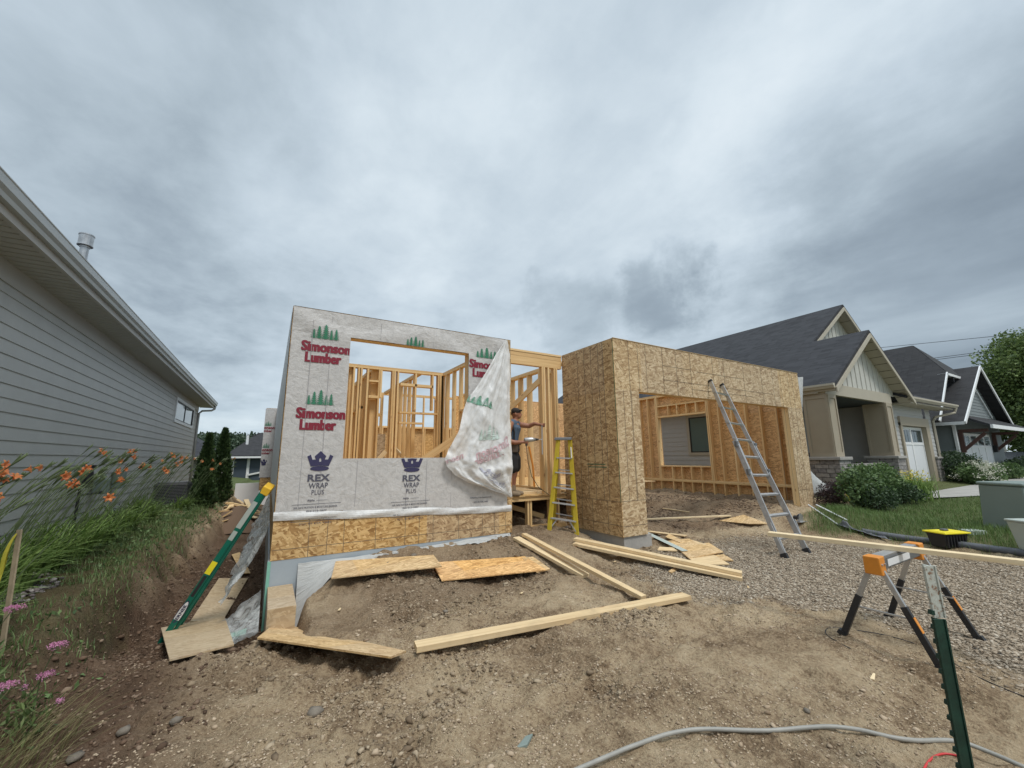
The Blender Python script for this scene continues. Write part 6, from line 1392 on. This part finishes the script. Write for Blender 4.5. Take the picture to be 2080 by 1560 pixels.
# daylily clumps
def lily(cx, cy, nleaf, nstem, label, flowers, sc_=1., tall=1.):
    z = gz(cx, cy); t = thing('daylily_clump', label, 'daylily', (cx, cy, z), 'daylily clumps along the grey house')
    a = rng.random(nleaf)*6.28; r_ = rng.random(nleaf)**.5*.17*sc_; x = cx+np.cos(a)*r_; y = cy+np.sin(a)*r_*1.3
    B = on_ground(x, y); V_, F_ = blades(B, rng.uniform(.30, .52, nleaf)*sc_, rng.uniform(.55, 1.35, nleaf), rng.uniform(.024, .040, nleaf), droop=.95, seg=6, leandir=(.55, -.15)); npmesh('leaves', V_, F_, M_lily, t)
    for k in range(nstem):
        b_ = Vector((cx+random.uniform(-.15, .15), cy+random.uniform(-.2, .2), z)); h = random.uniform(1.12, 1.5)*tall; lx, ly = random.uniform(.28, .55)*h, random.uniform(-.1, .25)*h
        pts = [b_+Vector((lx*(s_/6)**1.35, ly*(s_/6)**1.2, h*(s_/6)*(1-.10*(s_/6)**3))) for s_ in range(7)]; q = MB(); q.tube([tuple(p) for p in pts], [.0055, .005, .005, .0045, .004, .004, .003], 5)
        tipb = pts[-1]; budd = [tipb+Vector((random.uniform(.01, .08), random.uniform(-.04, .04), random.uniform(.02, .08))) for _ in range(3)]
        for bd in budd: q.tube([tuple(pts[-2].lerp(tipb, .6)), tuple(tipb.lerp(bd, .5)), tuple(bd)], [.003, .008, .003], 5)
        q.build('flower_stem', M_stem, t, smooth=True)
        if random.random() < flowers:
            for j in range(random.choice((1, 1, 2))):
                c_ = tipb+Vector((random.uniform(-.03, .06), random.uniform(-.05, .05), random.uniform(-.02, .05))); ax = Vector((random.uniform(.2, 1), random.uniform(-.9, .2), random.uniform(-.1, .8))).normalized(); u_ = ax.orthogonal().normalized(); v_ = ax.cross(u_); q = MB()
                for p_ in range(6):
                    an = p_*math.pi/3+.2; d_ = u_*math.cos(an)+v_*math.sin(an); sd_ = ax.cross(d_)
                    o0 = c_; w_ = .0105; pts_ = [(o0, .003), (o0+ax*.03+d_*.009, w_), (o0+ax*.052+d_*.028, w_*1.05), (o0+ax*.046+d_*.046, .003)]
                    for (pa, wa), (pb_, wb) in zip(pts_, pts_[1:]): q.poly([pa-sd_*wa, pa+sd_*wa, pb_+sd_*wb, pb_-sd_*wb])
                q.build('flower', M_lilyf, t)
    return t
lil = [(-2.15, 4.55, .8, 1.0), (-2.55, 5.0, .9, 1.02), (-2.2, 5.7, 1.0, 1), (-2.6, 6.1, 1.0, 1), (-2.25, 6.5, 1.05, 1.0), (-2.6, 6.9, 1, 1.02), (-2.25, 7.3, 1, 1), (-2.6, 7.7, 1, 1.04), (-2.2, 8.1, 1, 1.04), (-2.55, 8.6, 1, 1.06), (-2.2, 9.1, 1, 1.04), (-2.55, 9.7, 1, 1.04), (-2.2, 10.3, 1, 1.02), (-2.55, 11.0, 1, 1.0), (-2.2, 11.8, 1, 1), (-2.5, 12.8, 1, 1.0), (-1.95, 14.2, .9, 1), (-1.9, 17.3, .9, 1.05), (-1.75, 18.6, .8, 1.05), (-2.0, 5.15, .8, .9)]
ords = ['first', 'second', 'third', 'fourth', 'fifth', 'sixth', 'seventh', 'eighth', 'ninth', 'tenth', 'eleventh', 'twelfth', 'thirteenth', 'fourteenth', 'fifteenth', 'sixteenth', 'seventeenth', 'eighteenth', 'nineteenth']
for i_, (cx, cy, s_, tl) in enumerate(lil):
    far_ = cy > 9
    lb = 'leaning daylily clump with orange flowers, %s counting from the left edge along the grey wall' % ords[i_] if i_ < 19 else 'short daylily clump just behind the tall ribbon stake'
    lily(cx, cy, 110 if not far_ else 75, (7 if cy < 5.2 else 7) if i_ < 19 else 2, lb, (.7 if cy < 5.2 else .30) if i_ != 15 else .2, s_, tl)
# pink yarrow near the camera
for i_, (px, py, t_, r_) in enumerate(((115, 1312, 2.45, .042), (92, 1372, 2.45, .04), (10, 1395, 2.45, .055), (28, 1236, 2.75, .05), (122, 1425, 2.35, .02), (48, 1398, 2.5, .014))):
    hp = Vector(CAM+ray(px, py)*t_); bx_, by_ = hp.x-.10-.02*i_, hp.y+.15; gz_ = gz(bx_, by_)
    t = thing('yarrow_plant', 'pink yarrow, '+('upper of the three heads stacked above the soil bank', 'middle head just left of the trench', 'large double head at the very left edge', 'head in front of the ribbon stake', 'small lowest head near the dry grass', 'tiny head between the left edge and the middle one')[i_], 'yarrow', (bx_, by_, gz_), 'pink yarrow at the left edge')
    q = MB(); q.tube([(bx_, by_, gz_), tuple(Vector((bx_, by_, gz_)).lerp(hp, .6)+Vector((-.02, 0, .03))), tuple(hp)], [.003, .003, .0025], 5)
    for k in range(8): an = k*.785; q.tube([tuple(hp-Vector((0, 0, r_*.7))), tuple(hp+Vector((math.cos(an), math.sin(an), 0))*r_*.7)], .0015, 4)
    q.build('stem', M_stem, t)
    n = int(260*(r_/.04)**2)+20; a = rng.random(n)*6.28; rr = rng.random(n)**.5*r_*(1+.2*np.sin(a*3)); P = np.stack([hp.x+np.cos(a)*rr, hp.y+np.sin(a)*rr, hp.z+.012*(1-(rr/r_)**2)+.012*np.sin(9*a)*(rr/r_)+rng.normal(size=n)*.002], -1)
    V_, F_ = leafcards(P, np.full(n, .007), 1.0, .9); npmesh('flower_head', V_, F_, M_pink, t)
    P = np.stack([np.full(60, bx_)+rng.normal(size=60)*.05, np.full(60, by_)+rng.normal(size=60)*.05, gz_+rng.random(60)*.2], -1); V_, F_ = leafcards(P, rng.uniform(.04, .09, 60), .8, .2); npmesh('leaves', V_, F_, M_weed, t)
# shrubs
def shrub(name, label, cat, c_, rad, n, mt_, leaf=.05, group=None, extra=None, asp=.6, lumpy=.35):
    t = thing(name, label, cat, tuple(c_), group)
    q = MB()
    for k in range(9):
        an = random.random()*6.28; tip = Vector(c_)+Vector((math.cos(an)*rad[0]*.7, math.sin(an)*rad[1]*.7, rad[2]*random.uniform(1.0, 1.7))); q.tube([tuple(c_), tuple(Vector(c_).lerp(tip, .5)+Vector((0, 0, .1*rad[2]))), tuple(tip)], [.02, .012, .004], 5)
    q.build('branches', M_bark, t)
    d = norm(rng.normal(size=(n, 3))); lump = 1+lumpy*(fbm(d[:, 0]*2.7+7+c_[0], d[:, 1]*2.7+d[:, 2]*2, 13, 3)-.5)*2
    r_ = (rng.random(n)**.33)*lump; P = np.array(c_)+np.array([0, 0, rad[2]])+d*r_[:, None]*np.array(rad); P = P[P[:, 2] > c_[2]-.02]
    keep = fbm(P[:, 0]*5, P[:, 1]*5+P[:, 2]*6, 23, 2) > .30; P = P[keep]
    V_, F_ = leafcards(P, rng.uniform(.6, 1.4, len(P))*leaf, .35, asp); npmesh('foliage', V_, F_, mt_, t)
    if extra:
        nx_, em, es = extra; d = norm(rng.normal(size=(nx_, 3))+np.array([-.3, -.5, .5])); P = np.array(c_)+np.array([0, 0, rad[2]])+d*np.array(rad)*1.02; P = (P[:, None]+rng.normal(size=(nx_, 22, 3))*es).reshape(-1, 3); V_, F_ = leafcards(P, np.full(len(P), es*.9), .5, .9); npmesh('blossoms', V_, F_, em, t)
    return t
g0 = lambda px, py, z=.38: (lambda p: (p[0], p[1], gz(p[0], p[1])))(onz(px, py, z))
shrub('leafy_shrub', 'bright green leafy shrub in front of the left stone pier', 'shrub', (12.1, 4.15, .38), (.75, .5, .48), 5200, M_shrub, .07, 'shrubs before the porch')
shrub('leafy_shrub', 'taller green shrub between the two stone piers', 'shrub', (13.35, 4.25, .38), (.8, .5, .47), 5200, M_shrub, .07, 'shrubs before the porch')
shrub('dark_shrub', 'low dark shrub under the bright leafy ones', 'shrub', (11.9, 3.85, .36), (.5, .4, .25), 2200, M_shrubd, .05, 'shrubs before the porch')
shrub('maroon_shrub', 'low maroon-leaved shrub beside the new garage corner', 'shrub', (11.95, 4.7, .33), (.45, .4, .30), 2600, M_purple, .05, 'shrubs before the porch')
shrub('maroon_shrub', 'dark shrub low in front of the right stone pier', 'shrub', (13.6, 3.9, .38), (.6, .4, .24), 2400, M_shrubd, .05, 'shrubs before the porch')
for i_, (cx, cy) in enumerate(((14.6, 3.95), (15.3, 4.1))):
    t = thing('daylily_clump', ('grassy daylily clump in yellow bloom by the right stone pier', 'grassy daylily clump nearest the driveway edge')[i_], 'daylily', (cx, cy, .38), 'daylilies by the driveway'); n = 260; x = cx+rng.normal(size=n)*.16; y = cy+rng.normal(size=n)*.14
    V_, F_ = blades(np.stack([x, y, 0*x+.38], -1), rng.uniform(.4, .7, n), rng.uniform(.4, 1., n), np.full(n, .022), droop=.8, seg=5); npmesh('leaves', V_, F_, M_lily, t)
    P = np.stack([cx+rng.normal(size=90)*.2, cy+rng.normal(size=90)*.15, .38+rng.uniform(.5, .75, 90)], -1); P = P[:30] if i_ else P; V_, F_ = leafcards(P, np.full(len(P), .05), .6, .8); npmesh('flowers', V_, F_, M_yellowf, t)['kind'] = 'stuff'
shrub('dark_shrub', 'clipped dark shrub behind the white hydrangea', 'shrub', (24.2, 5.0, .4), (1.15, .7, .62), 5200, M_shrubd, .08)
shrub('hydrangea', 'hydrangea with cream flower heads beside the driveway', 'hydrangea', (23.5, 4.35, .4), (1.25, .6, .40), 4200, M_shrub, .09, extra=(34, M_white_fl, .06))
shrub('leafy_shrub', 'small shrub in front of the blue-grey garage door', 'shrub', (29.0, 4.6, .4), (.9, .6, .35), 2400, M_shrub, .10)
shrub('leafy_shrub', 'low shrub at the right of the blue-grey garage', 'shrub', (33.8, 4.5, .4), (1.5, .8, .45), 2400, M_shrubd, .12)
# arborvitae
def arb(cx, cy, h, r_, label, n=9000):
    z = gz(cx, cy)-.05; t = thing('arborvitae', label, 'tree', (cx, cy, z), 'arborvitae in the side yard'); q = MB(); q.tube([(cx, cy, z), (cx, cy, z+h*.85)], [.05, .01], 6); q.build('trunk', M_bark, t)
    u = rng.random(n)**.85; a = rng.random(n)*6.28; pr = r_*np.clip(np.minimum(u*6+.45, 1)*(1-u)**.75*1.15, .02, 9)*(1+.25*np.sin(a*5+u*17)*.6+.18*rng.normal(size=n)*.5)*(.55+.45*rng.random(n)**.5)
    P = np.stack([cx+np.cos(a)*pr, cy+np.sin(a)*pr, z+.03+u*h*.97], -1); D = np.stack([np.cos(a)*.5, np.sin(a)*.5, 0*a+1.1], -1); V_, F_ = leafcards(P, rng.uniform(.06, .14, n), .3, .4, D); npmesh('crown', V_, F_, M_arb, t)
arb(-1.40, 17.2, 2.55, .34, 'tallest arborvitae, right one of the pair by the side yard gap')
arb(-1.72, 16.2, 2.2, .28, 'shorter arborvitae left of the tallest one')
arb(-1.60, 15.2, 1.1, .30, 'low rounded arborvitae in front of the taller pair')
# big maple at the right edge
def tree(name, label, base, h, crown_c, crown_r, n, leaf, mt_, group=None, clumps=46, trunk=.22):
    t = thing(name, label, 'tree', base, group); q = MB(); b_ = Vector(base); cc = Vector(crown_c)
    q.tube([tuple(b_), tuple(b_.lerp(cc, .5)), tuple(cc+Vector((0, 0, crown_r[2]*.6)))], [trunk, trunk*.7, trunk*.15], 9)
    cl = []
    for k in range(clumps):
        d = norm(rng.normal(size=3)); r_ = rng.random()**.4; c_ = np.array(crown_c)+d*r_*np.array(crown_r)*.84*(1-.32*max(0, d[2])); cl.append(c_)
        st = b_.lerp(cc, random.uniform(.4, .95)); q.tube([tuple(st), tuple((np.array(st)+c_)/2+np.array([0, 0, .1*h*.1])), tuple(c_)], [trunk*.3, trunk*.17, .015], 5)
    q.build('trunk', M_bark, t, smooth=True); cl = np.array(cl)
    k = rng.integers(0, clumps, n); sz = np.array(crown_r)*(.20+.13*rng.random((clumps, 1))); d = norm(rng.normal(size=(n, 3)))*(rng.random((n, 1))**.45); P = cl[k]+d*sz[k]; V_, F_ = leafcards(P, rng.uniform(.6, 1.4, n)*leaf, .1, .7); npmesh('crown', V_, F_, mt_, t); return t
tree('maple_tree', 'large leafy maple filling the right edge behind the blue-grey house', (45.5, 6.2, .4), 11, (45.5, 4.9, 6.2), (5.2, 3.6, 5.4), 64000, .17, M_tree, clumps=120)
tree('maple_tree', 'smaller tree crown peeking over the blue-grey roof', (54, 12.5, .2), 8, (54, 12.0, 6.8), (4.5, 2.6, 3.0), 9000, .28, M_tree, clumps=40)
tree('maple_tree', 'tree low behind the white garage at the right edge', (56, 5, .2), 8, (56, 5, 4.0), (5, 4, 3.8), 12000, .3, M_tree, clumps=50)
# wooded hill on the horizon
q = MB(); q.grid(lambda u, v: (-60+120*u, 230+60*v, -3+11.5*math.exp(-((u-.33)/.28)**2)*math.sin(math.pi*min(1, .1+v))+4*vnoise(np.array([u*6]), np.array([v*2]), 3)[0]*math.sin(math.pi*v)), 40, 8); struct(q.build('hill', paint('wooded_hill', (.045, .065, .035), .9, .3, .1), None, smooth=True))
n = 26000; u = rng.random(n); v = rng.random(n)*.8; hz_ = -3+11.5*np.exp(-((u-.33)/.28)**2)*np.sin(np.pi*np.minimum(1, .1+v))+4*vnoise(u*6, v*2, 3)*np.sin(np.pi*v); P = np.stack([-60+120*u, 228+60*v, hz_+rng.random(n)**.7*(3.4+2.2*vnoise(u*60, v*20, 5))], -1); V_, F_ = leafcards(P, rng.uniform(.8, 1.8, n), .2, .8); tag(npmesh('far_woods', V_, F_, M_far), kind='stuff', label='wooded hill far behind the houses', cat='woods')
# ================================================================== the carpenter in the entry
PO = Vector((3.87, 6.52, FL)); AX, BX, UX = Vector(tuple(_rt)), Vector(tuple(_fw)), Vector((0, 0, 1))
def pj(a, b, u): return PO+AX*a+BX*b+UX*u
def limb(mb, pts, rr, n=14):
    pts = [pj(*p) for p in pts]; d0 = (pts[0]-pts[1]).normalized(); d1 = (pts[-1]-pts[-2]).normalized()
    P_ = [pts[0]+d0*rr[0]*.85, pts[0]+d0*rr[0]*.5]+pts+[pts[-1]+d1*rr[-1]*.5, pts[-1]+d1*rr[-1]*.85]; R_ = [rr[0]*.35, rr[0]*.8]+list(rr)+[rr[-1]*.8, rr[-1]*.35]
    mb.tube([tuple(p) for p in P_], R_, n)
def ell(mb, c, ra, rb, ru, n=14, tilt=0.):
    k = 10; i0 = len(mb.v); c = pj(*c)
    for i in range(k+1):
        th = math.pi*i/k
        for j in range(n):
            ph = 2*math.pi*j/n; x, y, z = ra*math.sin(th)*math.cos(ph), rb*math.sin(th)*math.sin(ph), ru*math.cos(th)
            x, z = x*math.cos(tilt)+z*math.sin(tilt), -x*math.sin(tilt)+z*math.cos(tilt)
            mb.v.append(c+AX*x+BX*y+UX*z)
    for i in range(k):
        for j in range(n): a, b = i0+i*n+j, i0+i*n+(j+1) % n; mb.f.append((a, a+n, b+n, b)); mb.mi.append(0); mb.uv.append([(0, 0)]*4)
def fuse(mb, name, mt_, parent, vox=.009, sm=6):
    o = mb.build(name+'_raw', mt_, None); r = o.modifiers.new('r', 'REMESH'); r.mode = 'VOXEL'; r.voxel_size = vox; s_ = o.modifiers.new('s', 'SMOOTH'); s_.iterations = sm; s_.factor = .5
    dg = bpy.context.evaluated_depsgraph_get(); me = bpy.data.meshes.new_from_object(o.evaluated_get(dg)); bpy.data.objects.remove(o)
    me.name = name; me.materials.clear(); me.materials.append(mt_); me.polygons.foreach_set('use_smooth', [True]*len(me.polygons)); o = bpy.data.objects.new(name, me); COL.objects.link(o)
    if parent is not None: place(o, parent)
    return o
man = thing('person', 'man in dark cap, sleeveless blue shirt and black shorts drilling in the entry', 'person', tuple(PO))
b = MB()
limb(b, [(.0, 0, .82), (-.01, 0, .98), (.0, 0, 1.12), (.03, 0, 1.26), (.05, 0, 1.34)], [.135, .125, .135, .145, .10])
limb(b, [(-.03, -.16, 1.285), (.05, 0, 1.33), (.12, .16, 1.33)], [.068, .085, .065])
limb(b, [(.06, 0, 1.36), (.085, -.01, 1.44)], [.058, .055])
ell(b, (.095, -.01, 1.51), .086, .072, .105, tilt=.25); ell(b, (.15, -.01, 1.455), .04, .045, .05, tilt=.3)
limb(b, [(.175, -.01, 1.52), (.195, -.01, 1.485)], [.008, .015], 8); ell(b, (.185, -.01, 1.452), .008, .024, .012); ell(b, (.08, -.085, 1.49), .018, .010, .03); ell(b, (.08, .065, 1.49), .018, .010, .03)
limb(b, [(-.03, -.18, 1.27), (-.06, -.235, 1.12), (-.065, -.25, .99)], [.064, .055, .046]); limb(b, [(-.065, -.25, .985), (.06, -.25, .955), (.20, -.19, .965)], [.048, .043, .028])
limb(b, [(.12, .16, 1.32), (.24, .20, 1.30), (.345, .19, 1.285)], [.060, .052, .045]); limb(b, [(.345, .19, 1.285), (.45, .12, 1.325), (.52, .06, 1.30)], [.045, .037, .027])
for s_, ka in ((-1, .0), (1, .06)):
    y_ = s_*.10; limb(b, [(-.01+ka*.3, y_, .82), (.01+ka, y_*1.1, .62), (.0+ka, y_*1.1, .43)], [.095, .083, .056]); limb(b, [(.0+ka, y_*1.1, .43), (-.035+ka, y_*1.1, .30), (-.03+ka, y_*1.1, .09)], [.056, .060, .036])
# hands: palm, four fingers and a thumb each, closed on the drill grip and on the stud
limb(b, [(.20, -.19, .965), (.245, -.175, .97)], [.027, .036], 10)
for k in range(4): z_ = .995-.022*k; limb(b, [(.262, -.205+.004*k, z_), (.295, -.21, z_-.004), (.31-.004*k, -.185, z_-.008), (.292, -.165, z_-.008)], [.0095, .009, .0085, .008], 8)
limb(b, [(.24, -.15, .985), (.27, -.14, 1.005), (.30, -.15, 1.0)], [.011, .010, .009], 8)
limb(b, [(.52, .06, 1.30), (.565, .03, 1.29)], [.026, .034], 10)
for k in range(4): z_ = 1.315-.021*k; limb(b, [(.585, .045, z_), (.62, .03, z_+.004), (.640-.004*k, .0, z_+.002), (.628, -.02, z_)], [.0095, .009, .0085, .0075], 8)
limb(b, [(.55, -.0, 1.30), (.575, -.035, 1.285), (.60, -.04, 1.27)], [.011, .0095, .0085], 8)
fuse(b, 'body', M_skin, man, .0085, 3)
b = MB()
limb(b, [(-.0, 0, .90), (-.01, 0, 1.0), (.0, 0, 1.13), (.03, 0, 1.26), (.045, 0, 1.325)], [.150, .142, .150, .160, .105]); limb(b, [(-.025, -.13, 1.285), (.05, 0, 1.325), (.10, .13, 1.325)], [.080, .10, .078])
fuse(b, 'sleeveless_shirt', M_shirt, man, .01, 5)
b = MB(); limb(b, [(.0, 0, .93), (.0, 0, .82)], [.152, .158])
for s_, ka in ((-1, .0), (1, .05)): limb(b, [(.0, s_*.08, .82), (.01+ka, s_*.115, .66), (.01+ka, s_*.12, .50)], [.115, .115, .112])
b.tube([tuple(pj(.0, 0, .915)), tuple(pj(.0, 0, .95))], .156, 16)
fuse(b, 'shorts', M_short, man, .011, 3)
for s_, ka in ((-1, .0), (1, .06)):
    b = MB(); limb(b, [(-.04+ka, s_*.11, .17), (-.035+ka, s_*.11, .09)], [.055, .058]); limb(b, [(-.06+ka, s_*.11, .045), (.04+ka, s_*.105, .045), (.13+ka, s_*.10, .035)], [.045, .048, .036]); b.box(0, 0, 0, 0, 0, 0) if 0 else None
    fuse(b, 'boot', M_boot, man, .008, 3)
b = MB(); ell(b, (.088, -.01, 1.545), .096, .083, .075, tilt=.25); limb(b, [(.0, -.01, 1.53), (-.045, -.01, 1.50)], [.05, .03]); fuse(b, 'backward_cap', M_cap, man, .008, 3)
b = MB(); b.tube([tuple(pj(.16, -.085, 1.565)), tuple(pj(.192, -.05, 1.565)), tuple(pj(.20, -.01, 1.565)), tuple(pj(.192, .03, 1.565)), tuple(pj(.16, .065, 1.565))], .012, 8); b.tube([tuple(pj(.16, -.087, 1.565)), tuple(pj(.08, -.09, 1.55))], .004, 6); b.build('raised_sunglasses', M_black, man, smooth=True)
b = MB(); b.tube([tuple(pj(.02, -.172, 1.30)), tuple(pj(.06, -.165, 1.15)), tuple(pj(.05, -.16, .98))], .012, 6); b.build('suspender', M_black, man)
dr = thing('power_drill', 'grey corded power drill held level by the man in the entry', 'drill', tuple(pj(.30, -.18, .97)))
b = MB(); b.tube([tuple(pj(.235, -.18, .995)), tuple(pj(.25, -.18, 1.0)), tuple(pj(.38, -.16, 1.01)), tuple(pj(.44, -.15, 1.01))], [.03, .045, .042, .03], 12); b.build('motor_housing', M_alu, dr, smooth=True)
b = MB(); b.tube([tuple(pj(.44, -.15, 1.01)), tuple(pj(.50, -.14, 1.012))], [.026, .016], 10); b.build('chuck', M_black, dr, smooth=True)
b = MB(); b.tube([tuple(pj(.50, -.14, 1.012)), tuple(pj(.575, -.13, 1.014))], .005, 6); b.build('drill_bit', M_alu, dr)
b = MB(); b.tube([tuple(pj(.285, -.185, .98)), tuple(pj(.27, -.19, .90))], [.018, .022], 10); b.build('grip', M_black, dr)
b = MB(); b.tube([tuple(pj(.27, -.19, .90)), tuple(pj(.30, -.2, .6)), tuple(pj(.36, -.19, .35)), tuple(pj(.48, -.16, .16)), tuple(pj(.66, -.14, .03))], .006, 6); b.build('power_cord', M_black, dr, smooth=True)
b = MB(); b.tube([tuple(pj(.165*math.cos(a_)-.0, .165*math.sin(a_), .935)) for a_ in np.linspace(0, 6.283, 25)], .018, 6); tbp = b.build('tool_belt', M_bark, man)
b = MB(); b.hexa([pj(*p) for p in ((-.02, -.23, .78), (.12, -.22, .78), (.12, -.165, .78), (-.02, -.165, .78), (-.03, -.24, .93), (.13, -.23, .93), (.13, -.16, .93), (-.03, -.16, .93))]); b.build('tool_pouch', M_bark, man, bevel=.01)
lv = MB(); lv.box(0, 0, 0, 0, 0, 0) if 0 else None
lv.hexa([pj(*p) for p in ((.565, -.02, .74), (.58, -.02, .74), (.58, .0, .74), (.565, .0, .74), (.57, -.02, 1.29), (.585, -.02, 1.29), (.585, .0, 1.29), (.57, .0, 1.29))]); o = lv.build('spirit_level', M_alu); tag(o, 'narrow metal level held upright against the stud by the man', 'level')
b = MB(); b.tube([tuple(pj(.35, .5, .9)), tuple(pj(.42, .5, .5)), tuple(pj(.44, .5, .12))], .02, 6); tag(b.build('orange_strap', M_orange), 'orange strap hanging among the studs behind the man', 'strap')
b = MB(); b.box(4.05, 4.5, 6.62, 6.75, FL, FL+.04, 0, 0); tag(b.build('short_board', M_lum2), 'short board lying on the deck beside the man\'s boots', 'board')
